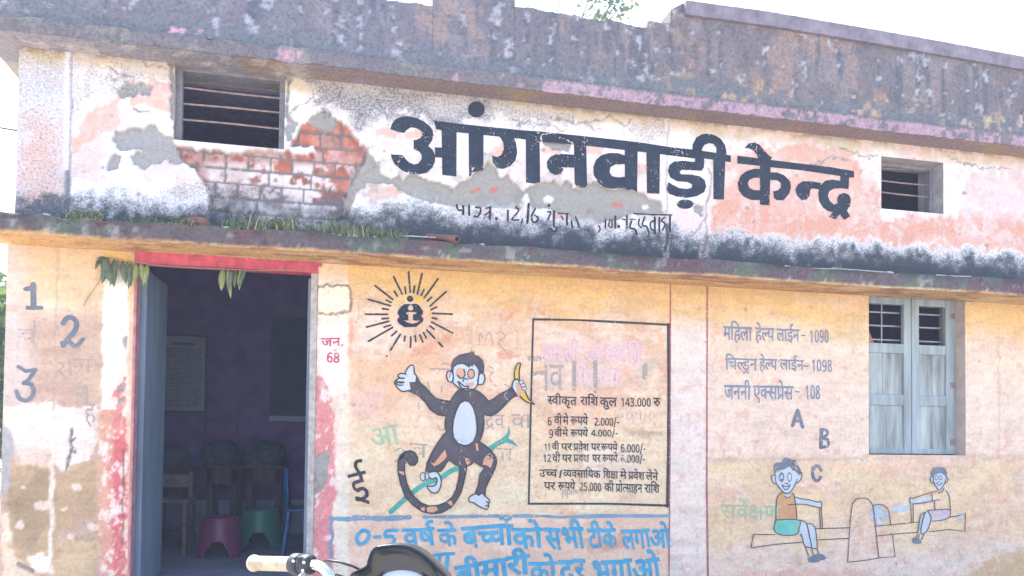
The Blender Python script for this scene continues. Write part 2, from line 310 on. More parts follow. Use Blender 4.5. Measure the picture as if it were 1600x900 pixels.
# ------------------------------------------------------------------ letter outlines (font units) and shaped words
GLYPHS={10:[[(470,218),(465,175),(450,141),(424,114),(392,95),(312,80),(257,87),(206,108),(159,144),(115,196),(71,267),(29,356),(100,382),(160,260),(193,214),(228,180),(265,160),(329,155),(367,170),(388,203),(389,251),(356,312),(318,347),(260,341),(255,411),(328,423),(352,435),(377,471),(377,516),(370,533),(340,555),(256,558),(171,525),(146,594),(237,627),(298,632),(346,628),(386,615),(418,593),(441,565),(454,532),(459,495),(452,447),(429,407),(392,375),(412,355),(594,363),(594,551),(521,551),(521,622),(1038,622),(1038,551),(934,551),(934,0),(853,0),(853,551),(675,551),(675,0),(594,0),(594,290),(455,282)]],12:[[(271,222),(161,197),(82,263),(64,290),(51,370),(76,424),(141,458),(314,465),(314,551),(0,551),(0,622),(505,622),(505,551),(395,551),(395,394),(145,381),(130,347),(144,306),(174,277),(239,292),(322,290),(363,277),(398,256),(425,228),(442,194),(447,154),(442,114),(429,80),(406,52),(374,30),(289,4),(415,-40),(382,-110),(176,1),(82,18),(63,30),(48,65),(62,102),(101,116),(158,97),(219,68),(298,77),(328,88),(349,105),(362,126),(363,173),(342,204),(299,220)],[(293,615),(249,713),(243,762),(248,803),(263,836),(288,862),(320,881),(356,892),(474,885),(504,872),(482,806),(405,827),(360,817),(332,788),(324,725),(375,615)]],13:[[(0,622),(563,622),(563,551),(453,551),(471,524),(485,464),(476,409),(450,364),(406,328),(470,254),(496,190),(497,120),(476,68),(439,30),(359,2),(291,3),(220,30),(153,88),(89,181),(29,313),(100,338),(162,200),(209,133),(262,89),(320,74),(368,82),(388,92),(411,131),(412,187),(392,236),(329,301),(264,294),(259,364),(341,376),(368,390),(388,409),(400,433),(402,482),(378,529),(351,551),(0,551)]],271:[[(42,4),(213,81),(131,112),(87,150),(56,202),(46,272),(53,325),(86,385),(126,419),(183,443),(295,456),(295,551),(0,551),(0,622),(534,622),(534,551),(376,551),(376,385),(234,378),(173,355),(138,317),(126,262),(130,229),(144,200),(166,174),(197,155),(237,144),(312,141),(308,197),(327,226),(373,240),(421,229),(451,199),(461,162),(455,126),(424,93),(410,86),(480,-24),(413,-58),(342,73),(82,-66)]],274:[[(45,53),(214,153),(152,175),(113,213),(84,285),(79,551),(0,551),(0,622),(583,622),(583,551),(479,551),(479,0),(398,0),(398,193),(92,-13)],[(398,551),(160,551),(172,266),(190,240),(232,220),(288,219),(360,249),(398,280)]],19:[[(568,551),(474,551),(471,321),(452,262),(411,219),(372,201),(323,192),(307,266),(370,292),(391,336),(393,551),(160,551),(170,244),(206,196),(438,52),(474,6),(486,-53),(470,-128),(439,-184),(367,-142),(402,-70),(395,-22),(290,56),(136,154),(95,212),(81,274),(79,551),(0,551),(0,622),(568,622)]],23:[[(470,218),(465,175),(450,141),(424,114),(392,95),(312,80),(257,87),(206,108),(159,144),(115,196),(71,267),(29,356),(100,382),(160,260),(193,214),(228,180),(265,160),(329,155),(367,170),(388,203),(389,251),(356,312),(318,347),(260,341),(255,411),(328,423),(352,435),(377,471),(377,516),(370,533),(340,555),(256,558),(171,525),(146,594),(237,627),(298,632),(346,628),(386,615),(418,593),(441,565),(454,532),(459,495),(452,447),(429,407),(392,375),(412,355),(594,363),(594,551),(521,551),(521,622),(1038,622),(1038,551),(934,551),(934,0),(853,0),(853,551),(675,551),(675,0),(594,0),(594,290),(455,282)],[(854,615),(798,767),(767,804),(730,821),(638,809),(614,882),(705,896),(771,885),(824,850),(870,784),(929,615)]],25:[[(777,551),(452,551),(452,349),(486,377),(525,393),(569,399),(610,394),(645,381),(675,358),(698,326),(711,286),(714,208),(689,107),(651,39),(579,80),(620,154),(636,237),(627,289),(602,320),(562,330),(526,322),(489,298),(452,258),(452,0),(371,0),(371,174),(312,136),(258,120),(195,120),(138,137),(90,171),(57,222),(46,290),(52,340),(70,382),(101,417),(141,443),(189,459),(339,454),(333,381),(249,391),(183,379),(159,365),(141,345),(127,292),(130,260),(141,234),(179,199),(228,188),(282,197),(371,260),(371,551),(0,551),(0,622),(777,622)]],27:[[(208,551),(207,218),(196,193),(160,178),(125,187),(60,250),(43,289),(47,335),(66,353),(127,359),(127,551),(0,551),(0,622),(578,622),(578,551),(474,551),(474,0),(393,0),(393,551)]],30:[[(649,551),(545,551),(545,0),(465,0),(465,165),(377,125),(317,118),(269,123),(227,137),(190,161),(163,193),(146,231),(142,294),(173,359),(185,371),(38,369),(38,441),(389,440),(382,370),(314,367),(256,346),(237,327),(225,303),(224,248),(234,226),(270,198),(317,188),(377,198),(465,260),(465,551),(0,551),(0,622),(649,622)]],32:[[(653,551),(653,0),(572,0),(572,370),(378,373),(420,329),(448,276),(458,218),(449,163),(422,122),(384,95),(310,80),(275,83),(209,110),(147,169),(88,264),(31,401),(102,426),(165,276),(198,222),(232,184),(268,161),(306,153),(344,161),(370,184),(379,227),(376,256),(348,310),(273,377),(302,441),(572,441),(572,551),(0,551),(0,622),(757,622),(757,551)]],800:[[(49,338),(291,338),(291,256),(49,256)]],801:[[(72,54),(80,94),(117,119),(164,114),(188,94),(196,54),(188,15),(164,-7),(117,-12),(90,2),(74,32)]],803:[[(275,-10),(205,1),(148,33),(104,88),(73,161),(54,251),(48,358),(58,498),(70,556),(113,648),(143,682),(180,706),(224,720),(275,725),(346,714),(403,682),(448,628),(479,556),(498,465),(502,285),(482,160),(439,68),(408,34),(371,10),(327,-5)],[(275,66),(320,74),(356,98),(382,138),(400,194),(414,358),(400,520),(382,576),(356,617),(320,641),(275,649),(230,641),(195,617),(169,576),(152,520),(141,447),(141,269),(152,196),(169,139),(195,98),(230,74)]],804:[[(261,0),(261,446),(265,622),(134,508),(87,568),(274,714),(347,714),(347,0)]],417:[[(519,296),(512,236),(475,151),(457,126),(385,167),(422,224),(438,294),(421,350),(390,369),(347,369),(304,351),(246,295),(167,254),(353,75),(395,42),(341,-12),(75,256),(40,340),(55,376),(83,391),(134,388),(181,349),(224,380),(248,420),(239,551),(0,551),(0,622),(577,622),(577,551),(320,551),(334,494),(334,429),(392,440),(426,436),(456,424),(482,404),(503,375),(515,340)]],806:[[(229,-10),(128,-2),(40,29),(40,112),(164,71),(227,65),(282,69),(325,82),(358,102),(382,131),(395,165),(400,206),(394,246),(378,278),(350,302),(313,319),(214,332),(149,332),(149,406),(263,410),(304,423),(336,444),(359,471),(373,504),(378,541),(374,573),(363,599),(320,636),(256,649),(192,642),(88,590),(43,651),(134,702),(212,722),(320,718),(373,702),(415,674),(445,638),(463,595),(469,547),(464,502),(450,464),(426,432),(395,406),(315,373),(368,362),(411,344),(446,318),(471,286),(486,247),(491,203),(484,144),(463,93),(427,50),(377,16),(311,-3)]],807:[[(341,160),(11,160),(11,238),(335,718),(427,718),(427,241),(531,241),(531,160),(427,160),(427,0),(341,0)],[(341,241),(343,626),(299,538),(98,241)]],40:[[(481,551),(481,0),(400,0),(400,328),(180,317),(137,284),(126,237),(142,173),(191,111),(271,40),(217,-12),(107,95),(68,151),(48,211),(46,265),(68,323),(114,366),(163,388),(272,399),(400,399),(400,551),(0,551),(0,622),(584,622),(584,551)]],809:[[(288,-10),(207,5),(170,24),(137,51),(109,85),(86,128),(58,238),(62,427),(90,540),(123,606),(170,661),(234,700),(273,714),(451,715),(451,639),(370,651),(292,641),(235,611),(194,566),(159,474),(146,364),(152,364),(186,406),(234,436),(302,447),(359,441),(408,422),(450,390),(480,348),(499,294),(505,230),(498,161),(479,103),(446,54),(403,19),(350,-3)],[(287,65),(324,69),(356,83),(382,105),(403,137),(415,178),(419,230),(405,308),(387,338),(362,359),(330,373),(262,375),(213,358),(162,308),(146,268),(151,190),(172,136),(208,92),(257,68)]],418:[[(498,159),(460,163),(427,176),(398,198),(376,227),(362,261),(358,304),(284,326),(167,254),(353,75),(395,42),(341,-12),(75,256),(40,340),(55,376),(83,391),(134,388),(181,349),(224,380),(248,420),(239,551),(0,551),(0,622),(801,622),(801,551),(320,551),(334,494),(331,411),(325,390),(378,373),(428,419),(479,435),(549,434),(618,410),(675,364),(744,269),(764,232),(701,198),(641,293),(580,350),(547,364),(486,367),(449,348),(431,316),(431,276),(450,246),(530,232),(561,242),(585,175)]],555:[[(204,426),(284,412),(354,370),(397,401),(446,420),(549,433),(603,458),(776,465),(776,551),(0,551),(0,622),(967,622),(967,551),(857,551),(857,394),(607,381),(592,347),(606,306),(636,277),(701,292),(784,290),(825,277),(860,256),(887,228),(904,194),(909,154),(904,112),(887,75),(860,44),(822,19),(772,5),(712,0),(649,5),(590,20),(536,44),(441,114),(400,158),(461,207),(538,132),(619,88),(712,74),(776,83),(815,109),(828,152),(817,191),(785,214),(694,219),(623,197),(544,263),(526,290),(512,355),(462,351),(413,319),(382,276),(356,208),(279,232),(311,313),(247,348),(184,350),(148,330),(128,294),(128,246),(164,175),(309,40),(255,-12),(119,114),(57,207),(45,275),(56,337),(87,382),(130,410)],[(453,-165),(701,-12),(741,-12),(887,-192),(828,-230),(711,-85),(500,-230)]],44:[[(0,622),(569,622),(569,551),(466,551),(466,0),(385,0),(385,298),(204,298),(198,213),(180,194),(137,190),(85,224),(45,280),(38,332),(50,355),(98,369),(385,369),(385,551),(0,551)]],812:[[(190,-10),(106,-1),(106,75),(187,63),(265,73),(323,103),(363,148),(398,240),(411,350),(405,350),(372,308),(323,278),(255,267),(198,273),(149,292),(108,324),(77,367),(58,420),(52,484),(59,553),(78,612),(110,660),(154,696),(207,717),(269,724),(351,709),(388,690),(448,629),(471,586),(499,476),(494,288),(467,174),(434,108),(387,53),(322,14),(284,0)],[(267,337),(321,346),(381,387),(411,446),(406,525),(385,579),(350,622),(300,646),(234,645),(202,631),(175,609),(154,577),(142,536),(138,484),(152,406),(170,376),(196,355),(228,341)]],46:[[(479,551),(479,0),(398,0),(398,191),(311,152),(228,148),(161,169),(113,213),(84,285),(79,551),(0,551),(0,622),(583,622),(583,551)],[(398,551),(160,551),(172,266),(190,240),(208,227),(263,217),(314,225),(398,280)]],811:[[(276,-10),(210,-4),(155,13),(110,42),(78,80),(58,127),(52,182),(57,228),(70,267),(121,329),(190,374),(132,420),(90,478),(75,554),(87,622),(124,672),(177,706),(241,723),(312,723),(376,706),(429,672),(465,621),(477,553),(473,512),(461,477),(414,421),(349,378),(443,313),(478,270),(498,217),(497,148),(472,82),(424,32),(358,1)],[(277,414),(357,466),(375,489),(390,550),(387,581),(360,626),(308,648),(243,648),(192,626),(165,581),(166,516),(176,488),(218,448)],[(274,64),(316,68),(351,79),(378,97),(397,121),(409,151),(413,185),(409,216),(397,243),(348,292),(263,340),(195,297),(170,273),(142,215),(143,149),(153,120),(172,96),(197,78)]],557:[[(255,464),(354,454),(349,381),(259,391),(188,379),(162,364),(143,343),(131,318),(127,287),(141,231),(182,199),(240,188),(298,198),(354,228),(400,274),(380,353),(448,375),(489,407),(502,457),(465,551),(0,551),(0,622),(937,622),(937,551),(833,551),(833,0),(752,0),(752,179),(658,138),(563,134),(507,151),(460,183),(440,204),(368,150),(266,119),(199,120),(138,139),(90,174),(57,224),(46,286),(52,339),(72,383),(104,418),(146,444),(196,459)],[(471,301),(502,247),(544,214),(601,203),(662,212),(733,256),(752,274),(752,551),(553,551),(579,481),(582,445),(570,381),(533,333)]],808:[[(238,-10),(113,7),(64,29),(64,113),(201,68),(288,70),(328,82),(360,103),(385,132),(399,171),(404,219),(399,262),(385,298),(361,326),(328,347),(286,359),(123,350),(79,378),(106,714),(443,714),(443,633),(183,633),(164,428),(266,438),(347,428),(414,396),(442,373),(481,311),(492,272),(495,229),(488,160),(466,101),(429,54),(378,18),(315,-3)]],50:[[(509,551),(509,0),(428,0),(428,250),(207,250),(201,177),(171,153),(119,164),(50,237),(41,289),(52,308),(80,320),(126,321),(126,551),(0,551),(0,622),(612,622),(612,551)],[(428,551),(207,551),(207,321),(428,321)]],51:[[(595,622),(595,551),(491,551),(491,0),(410,0),(410,179),(316,138),(253,132),(197,139),(148,159),(108,192),(75,237),(52,291),(38,353),(106,375),(147,407),(160,457),(123,551),(0,551),(0,622)],[(129,301),(160,247),(202,214),(259,203),(320,212),(391,256),(410,274),(410,551),(211,551),(237,481),(240,445),(228,381),(191,333)]],52:[[(395,42),(341,-12),(75,256),(40,340),(55,376),(83,391),(134,388),(181,349),(224,380),(248,420),(239,551),(0,551),(0,622),(424,622),(424,551),(320,551),(334,494),(334,423),(314,365),(278,319),(167,254),(353,75)]],179:[[(623,551),(623,0),(542,0),(542,325),(450,297),(327,297),(225,326),(153,270),(131,231),(132,181),(158,143),(194,126),(269,121),(265,176),(283,202),(328,216),(374,204),(403,172),(412,119),(391,82),(365,66),(448,-24),(390,-65),(298,53),(207,52),(141,70),(90,104),(57,151),(46,205),(61,270),(105,320),(164,361),(97,426),(77,478),(78,540),(92,570),(114,596),(145,616),(184,628),(270,629),(338,603),(362,580),(377,551),(379,485),(359,434),(295,373),(409,365),(491,383),(542,411),(542,551),(453,551),(453,622),(727,622),(727,551)],[(153,502),(162,461),(207,411),(228,399),(270,433),(295,468),(301,521),(286,548),(253,564),(208,564),(174,549),(155,521)]],54:[[(0,551),(0,622),(693,622),(693,551),(589,551),(589,0),(508,0),(504,356),(445,344),(397,300),(356,208),(279,232),(311,313),(246,348),(184,350),(148,330),(128,294),(128,246),(164,175),(309,40),(255,-12),(119,114),(57,207),(45,275),(56,337),(87,382),(156,419),(233,424),(284,412),(354,370),(396,401),(444,420),(508,426),(508,551)]],183:[[(618,551),(452,551),(452,334),(520,364),(631,368),(631,297),(528,293),(452,253),(452,0),(371,0),(371,174),(312,136),(258,120),(195,120),(138,137),(90,171),(57,222),(46,290),(52,340),(70,382),(101,417),(141,443),(189,459),(339,454),(333,381),(249,391),(183,379),(159,365),(141,345),(127,292),(130,260),(141,234),(179,199),(228,188),(282,197),(371,260),(371,551),(0,551),(0,622),(618,622)]],181:[[(-190,615),(-234,713),(-240,762),(-235,803),(-220,836),(-196,862),(-163,881),(-127,892),(-9,885),(21,872),(-1,806),(-78,827),(-123,817),(-151,788),(-160,747),(-136,661),(-108,615)]],57:[[(571,551),(467,551),(467,0),(387,0),(387,165),(297,124),(198,120),(137,139),(89,174),(57,224),(46,286),(52,339),(72,383),(104,418),(146,444),(196,459),(354,454),(349,381),(259,391),(188,379),(162,364),(143,343),(131,318),(127,287),(141,231),(158,212),(206,191),(268,191),(324,210),(387,260),(387,551),(0,551),(0,622),(571,622)]],58:[[(122,189),(80,197),(50,220),(40,255),(48,287),(71,307),(129,311),(191,276),(250,309),(291,366),(305,443),(292,508),(254,551),(199,566),(165,560),(140,530),(142,495),(156,472),(208,447),(270,440),(253,370),(196,378),(149,394),(112,418),(87,447),(71,480),(66,517),(70,549),(82,577),(102,600),(129,618),(204,632),(264,622),(318,594),(358,546),(373,516),(384,440),(369,353),(350,312),(324,276),(254,221),(414,43),(350,-1),(204,172),(179,194)],[(591,551),(591,0),(510,0),(510,551),(421,551),(421,622),(695,622),(695,551)]],59:[[(593,622),(593,551),(489,551),(489,0),(408,0),(408,191),(315,152),(228,148),(161,169),(113,213),(84,285),(79,551),(0,551),(0,622)],[(408,551),(205,551),(408,287)],[(189,240),(207,227),(279,218),(360,245),(159,507),(176,256)]],60:[[(587,551),(587,0),(506,0),(506,266),(322,254),(212,277),(167,253),(340,75),(380,42),(326,-12),(60,275),(40,340),(55,376),(83,391),(134,388),(181,350),(210,398),(201,551),(0,551),(0,622),(691,622),(691,551)],[(369,322),(506,339),(506,551),(281,551),(298,458),(281,365),(262,333)]],61:[[(321,69),(380,98),(400,128),(400,172),(374,208),(319,227),(238,226),(202,216),(174,200),(154,179),(142,154),(143,84),(176,22),(302,-89),(248,-142),(145,-51),(80,34),(64,80),(60,154),(85,216),(115,248),(75,310),(73,386),(106,433),(158,458),(229,465),(361,465),(361,551),(0,551),(0,622),(546,622),(546,551),(442,551),(442,394),(164,381),(149,347),(174,292),(183,284),(284,300),(365,291),(423,264),(460,224),(479,178),(477,117),(466,85),(447,57),(421,34),(348,2)]],37:[[(358,222),(248,197),(169,263),(151,290),(138,370),(163,424),(228,458),(401,465),(401,551),(0,551),(0,622),(592,622),(592,551),(482,551),(482,394),(232,381),(217,347),(231,306),(261,277),(326,292),(409,290),(450,277),(485,256),(512,228),(529,194),(534,154),(529,112),(512,75),(485,44),(447,19),(397,5),(337,0),(274,5),(215,20),(162,44),(66,114),(25,158),(86,207),(163,132),(202,106),(244,88),(337,74),(401,83),(440,109),(453,152),(442,191),(410,214)]],66:[[(170,551),(170,0),(89,0),(89,551),(0,551),(0,622),(273,622),(273,551)]],67:[[(89,551),(0,551),(0,622),(80,622),(53,724),(59,773),(79,814),(111,849),(154,875),(206,891),(266,896),(356,888),(440,862),(516,820),(585,763),(648,695),(704,615),(620,615),(515,731),(402,801),(283,824),(203,811),(174,794),(152,772),(138,746),(138,677),(165,622),(273,622),(273,551),(170,551),(170,0),(89,0)]],68:[[(-185,615),(-219,726),(-215,789),(-201,824),(-178,854),(-146,878),(-107,891),(-23,893),(39,868),(87,815),(127,734),(163,622),(273,622),(273,551),(170,551),(170,0),(89,0),(89,551),(0,551),(0,622),(87,622),(49,736),(28,776),(5,803),(-23,820),(-82,822),(-118,800),(-137,760),(-135,691),(-105,615)]],69:[[(-248,-12),(-174,8),(-90,7),(-51,-6),(-20,-28),(4,-56),(17,-90),(22,-129),(17,-167),(1,-201),(-24,-229),(-60,-251),(-104,-264),(-157,-268),(-219,-263),(-275,-248),(-324,-222),(-414,-147),(-455,-100),(-394,-57),(-296,-155),(-246,-182),(-157,-196),(-98,-188),(-63,-163),(-51,-122),(-62,-86),(-93,-64),(-180,-62),(-222,-79)]],802:[[(305,833),(387,833),(125,-166),(42,-166)]],71:[[(27,-233),(-80,-267),(-152,-264),(-192,-250),(-224,-228),(-247,-200),(-261,-165),(-266,-126),(-261,-90),(-246,-58),(-222,-28),(-187,-5),(-143,11),(-89,18),(-82,-48),(-145,-64),(-180,-93),(-192,-132),(-181,-169),(-150,-190),(-72,-194),(2,-164)]],198:[[(0,622),(363,622),(363,551),(0,551)],[(45,242),(58,305),(93,351),(163,388),(272,399),(380,399),(380,328),(180,317),(137,284),(126,237),(142,173),(191,111),(271,40),(217,-12),(107,95),(68,151),(48,211)]],420:[[(472,-245),(362,-268),(316,-264),(276,-250),(244,-228),(221,-200),(207,-165),(202,-126),(207,-90),(222,-58),(248,-29),(282,-7),(324,7),(377,11),(342,73),(259,69),(175,87),(124,112),(83,151),(56,204),(46,272),(53,325),(86,385),(126,419),(183,443),(295,456),(295,551),(0,551),(0,622),(534,622),(534,551),(376,551),(376,385),(234,378),(173,355),(138,317),(126,262),(130,229),(144,200),(166,174),(197,155),(237,144),(312,141),(308,197),(327,226),(373,240),(421,229),(451,199),(461,162),(455,126),(424,93),(410,86),(464,-2),(552,-44),(622,-111),(680,-189),(618,-228),(545,-135),(508,-101),(469,-77),(426,-62),(348,-59),(302,-76),(279,-108),(279,-151),(301,-181),(357,-196),(447,-175)]],39:[[(634,551),(634,0),(553,0),(553,551),(420,551),(412,250),(385,198),(331,160),(251,146),(194,153),(149,172),(104,222),(83,288),(79,551),(0,551),(0,622),(737,622),(737,551)],[(249,217),(304,231),(336,288),(339,551),(160,551),(167,276),(195,233)]],75:[[(-169,615),(-210,740),(-256,804),(-293,821),(-385,809),(-409,882),(-318,896),(-252,885),(-199,850),(-154,784),(-113,681),(-94,615)]],461:[[(170,551),(170,0),(89,0),(89,551),(0,551),(0,622),(273,622),(273,551)],[(90,615),(34,767),(3,804),(-34,821),(-126,809),(-150,882),(-59,896),(7,885),(60,850),(106,784),(165,615)],[(146,821),(153,850),(187,877),(216,877),(250,850),(255,806),(229,771),(187,765),(153,792)]],79:[[(170,551),(170,0),(89,0),(89,551),(0,551),(0,622),(273,622),(273,551)],[(90,615),(34,767),(3,804),(-34,821),(-126,809),(-150,882),(-59,896),(7,885),(60,850),(106,784),(165,615)]],210:[[(0,622),(515,622),(515,551),(0,551)],[(537,349),(478,355),(429,334),(382,276),(356,208),(279,232),(311,313),(247,348),(184,350),(148,330),(128,294),(128,246),(164,175),(309,40),(255,-12),(119,114),(57,207),(45,275),(56,337),(87,382),(130,410),(204,426),(284,412),(354,370),(396,401),(445,420),(556,417)]],805:[[(47,76),(302,357),(355,440),(372,498),(370,565),(360,594),(342,618),(291,646),(229,647),(151,616),(104,582),(54,640),(144,700),(219,721),(260,724),(318,718),(368,701),(409,673),(440,635),(458,588),(462,497),(426,396),(293,231),(156,81),(492,81),(492,0),(47,0)]],215:[[(369,322),(478,332),(486,260),(322,254),(212,277),(167,253),(340,75),(380,42),(326,-12),(60,275),(40,340),(55,376),(83,391),(134,388),(181,350),(210,398),(201,551),(0,551),(0,622),(403,622),(403,551),(281,551),(298,458),(281,365),(262,333)]],219:[[(513,313),(390,293),(225,326),(153,270),(131,231),(132,181),(158,143),(194,126),(269,121),(265,176),(283,202),(328,216),(374,204),(403,172),(412,119),(391,82),(365,66),(448,-24),(390,-65),(298,53),(207,52),(141,70),(90,104),(57,151),(46,205),(61,270),(105,320),(164,361),(97,426),(77,478),(78,540),(92,570),(114,596),(145,616),(184,628),(270,629),(338,603),(362,580),(377,551),(379,485),(359,434),(295,373),(440,369),(496,386)],[(153,502),(162,461),(207,411),(228,399),(270,433),(295,468),(301,521),(286,548),(253,564),(208,564),(174,549),(155,521)]],48:[[(585,551),(482,551),(482,0),(401,0),(401,165),(308,124),(205,120),(140,139),(90,174),(57,224),(46,286),(53,339),(73,383),(106,418),(151,444),(204,459),(369,454),(363,385),(230,392),(365,224),(401,256),(401,551),(0,551),(0,622),(585,622)],[(127,287),(131,255),(142,229),(184,195),(308,195),(168,370),(145,348),(132,321)]],500:[[(0,622),(1013,622),(1013,551),(909,551),(909,0),(829,0),(829,165),(741,125),(681,118),(633,123),(591,137),(554,161),(527,193),(510,231),(506,294),(537,359),(549,371),(412,369),(412,441),(753,440),(746,370),(678,367),(620,346),(601,327),(589,303),(588,248),(598,226),(634,198),(681,188),(741,198),(829,260),(829,551),(0,551)],[(505,198),(421,141),(346,120),(269,123),(227,137),(190,161),(163,193),(146,231),(142,294),(173,359),(185,371),(38,369),(38,441),(378,440),(371,370),(314,367),(256,346),(237,327),(225,303),(224,248),(234,226),(270,198),(317,188),(377,198),(465,260)]],35:[[(519,551),(371,551),(371,349),(236,341),(181,318),(150,290),(132,255),(128,185),(148,136),(183,101),(256,76),(375,86),(455,121),(482,47),(355,6),(286,0),(200,12),(129,46),(77,101),(49,176),(50,261),(61,298),(105,357),(170,397),(247,417),(290,420),(290,551),(0,551),(0,622),(519,622)]],49:[[(174,632),(240,622),(302,572),(327,507),(332,321),(533,321),(533,551),(402,551),(402,622),(717,622),(717,551),(614,551),(614,0),(533,0),(533,250),(332,250),(326,177),(296,153),(257,157),(183,223),(164,278),(178,308),(204,320),(253,321),(244,514),(216,555),(195,565),(152,567),(120,545),(114,521),(124,489),(157,469),(218,460),(210,389),(124,408),(90,426),(66,450),(51,481),(46,520),(50,556),(63,584),(84,606),(141,629)]]}
WORDS={'महिला':(2325,[(50,0),(67,598),(61,857),(54,1388),(66,2066)]),'हेल्प':(1599,[(61,0),(75,531),(210,531),(46,1031)]),'लाईन':(1983,[(54,0),(66,678),(12,937),(44,1428)]),'चिल्ड्रन':(2400,[(67,0),(30,259),(555,893),(44,1845)]),'जननी':(2111,[(32,0),(44,742),(44,1297),(68,1852)]),'एक्सप्रेस':(3076,[(19,0),(183,553),(60,1156),(274,1832),(75,2400),(60,2400)]),'1090':(2204,[(804,0),(803,551),(812,1102),(803,1653)]),'1098':(2204,[(804,0),(803,551),(812,1102),(811,1653)]),'108':(1653,[(804,0),(803,551),(811,1102)]),'-':(340,[(800,0)]),'स्वीकृत':(2536,[(215,0),(57,389),(68,945),(25,1204),(71,1966),(40,1966)]),'राशि':(1607,[(52,0),(66,409),(67,668),(58,927)]),'कुल':(1440,[(25,0),(69,762),(54,762)]),'143.000':(3574,[(804,0),(807,551),(806,1102),(801,1653),(803,1921),(803,2472),(803,3023)]),'रु':(563,[(417,0)]),'6':(551,[(809,0)]),'वी':(815,[(57,0),(68,556)]),'मे':(598,[(50,0),(75,598)]),'रूपये':(1935,[(418,0),(46,787),(51,1355),(75,1935)]),'2.000/-':(3241,[(805,0),(801,551),(803,819),(803,1370),(803,1921),(802,2472),(800,2901)]),'9':(551,[(812,0)]),'4.000/-':(3241,[(807,0),(801,551),(803,819),(803,1370),(803,1921),(802,2472),(800,2901)]),'11':(1102,[(804,0),(804,551)]),'पर':(977,[(46,0),(52,568)]),'प्रवेश':(1804,[(274,0),(57,568),(75,1124),(58,1124)]),'6.000/-':(3241,[(809,0),(801,551),(803,819),(803,1370),(803,1921),(802,2472),(800,2901)]),'12':(1102,[(804,0),(805,551)]),'उ':(548,[(13,0)]),'च्च':(998,[(500,0)]),'/':(429,[(802,0)]),'व्यवसायिक':(4014,[(557,0),(57,922),(60,1478),(66,2154),(67,2413),(51,2672),(25,3252)]),'शिक्षा':(1910,[(67,0),(58,259),(179,939),(66,1651)]),'लेने':(1233,[(54,0),(75,678),(44,678),(75,1233)]),'25.000':(3023,[(805,0),(808,551),(801,1102),(803,1370),(803,1921),(803,2472)]),'की':(1021,[(25,0),(68,762)]),'प्रोत्साहन':(3197,[(274,0),(79,568),(198,827),(60,1176),(66,1852),(61,2111),(44,2642)]),'0':(551,[(803,0)]),'5':(551,[(808,0)]),'वर्ष':(1134,[(57,0),(59,556),(181,1134)]),'के':(762,[(25,0),(75,762)]),'बच्चों':(1828,[(48,0),(500,571),(461,1569)]),'को':(1021,[(25,0),(79,762)]),'सभी':(1638,[(60,0),(49,676),(68,1379)]),'टीके':(1525,[(35,0),(68,504),(25,763),(75,1525)]),'लगाओ':(2523,[(54,0),(27,678),(66,1241),(23,1500)]),'बीमारी':(2355,[(48,0),(68,571),(50,830),(66,1428),(52,1687),(68,2096)]),'दूर':(929,[(420,0),(52,520)]),'भगाओ':(2548,[(49,0),(27,703),(66,1266),(23,1525)]),'जन.':(1565,[(32,0),(44,742),(801,1297)]),'68':(1102,[(809,0),(811,551)]),'ई':(491,[(12,0)]),'आ':(1023,[(10,0)]),'सर्वेक्षण':(2667,[(60,0),(57,676),(75,1232),(181,1232),(179,1232),(39,1944)]),'लाडली':(2451,[(54,0),(66,678),(37,937),(54,1514),(68,2192)]),'लक्ष्मी':(1995,[(54,0),(219,678),(50,1138),(68,1736)]),'योजना':(2395,[(51,0),(79,580),(32,839),(44,1581),(66,2136)]),'द्रव':(1076,[(271,0),(57,520)]),'वा':(815,[(57,0),(66,556)]),'का':(1021,[(25,0),(66,762)]),'व':(556,[(57,0)]),'म':(598,[(50,0)]),'ह':(531,[(61,0)])}
# ------------------------------------------------------------------ levels of the building (metres)
ZS = 2.268            # underside of the ledge
ZR = 3.40             # underside of the roof slab
XL = -1.715           # left corner of the front
XE = 7.6              # the front runs on past the right edge of the photo
FLOOR = .30
DX0, DX1, DZ1 = float(P(206, 600)[0]), float(P(494, 600)[0]), float(P(300, 395)[1])     # door hole, outside the frame
WX0, WX1 = float(P(1357.5, 600)[0]), float(P(1508.5, 600)[0]); WZ0 = float(P(1430, 711)[1]); WZ1 = float(P(1430, 461)[1])
V1 = (float(P(272, 170)[0]), float(P(445, 170)[0]), float(P(360, 226)[1]), float(P(360, 104)[1]))
V2 = (float(P(1377, 290)[0]), float(P(1474, 290)[0]), float(P(1425, 330)[1]), float(P(1425, 249)[1]))

W = (.80, .79, .77); PINKW = (.74, .60, .56); SALM = (.62, .31, .22); SALM2 = (.68, .42, .33); CEM = (.30, .295, .27); BRICK = (.38, .135, .09)
MOULD = (.065, .08, .09); GREYW = (.56, .57, .60); YEL = (.62, .45, .20); CREAM = (.70, .56, .36); PEACH = (.68, .46, .32); PALE = (.73, .62, .52)
OCHRE = (.42, .31, .19); LAV = (.66, .54, .50); RED = (.58, .15, .16)

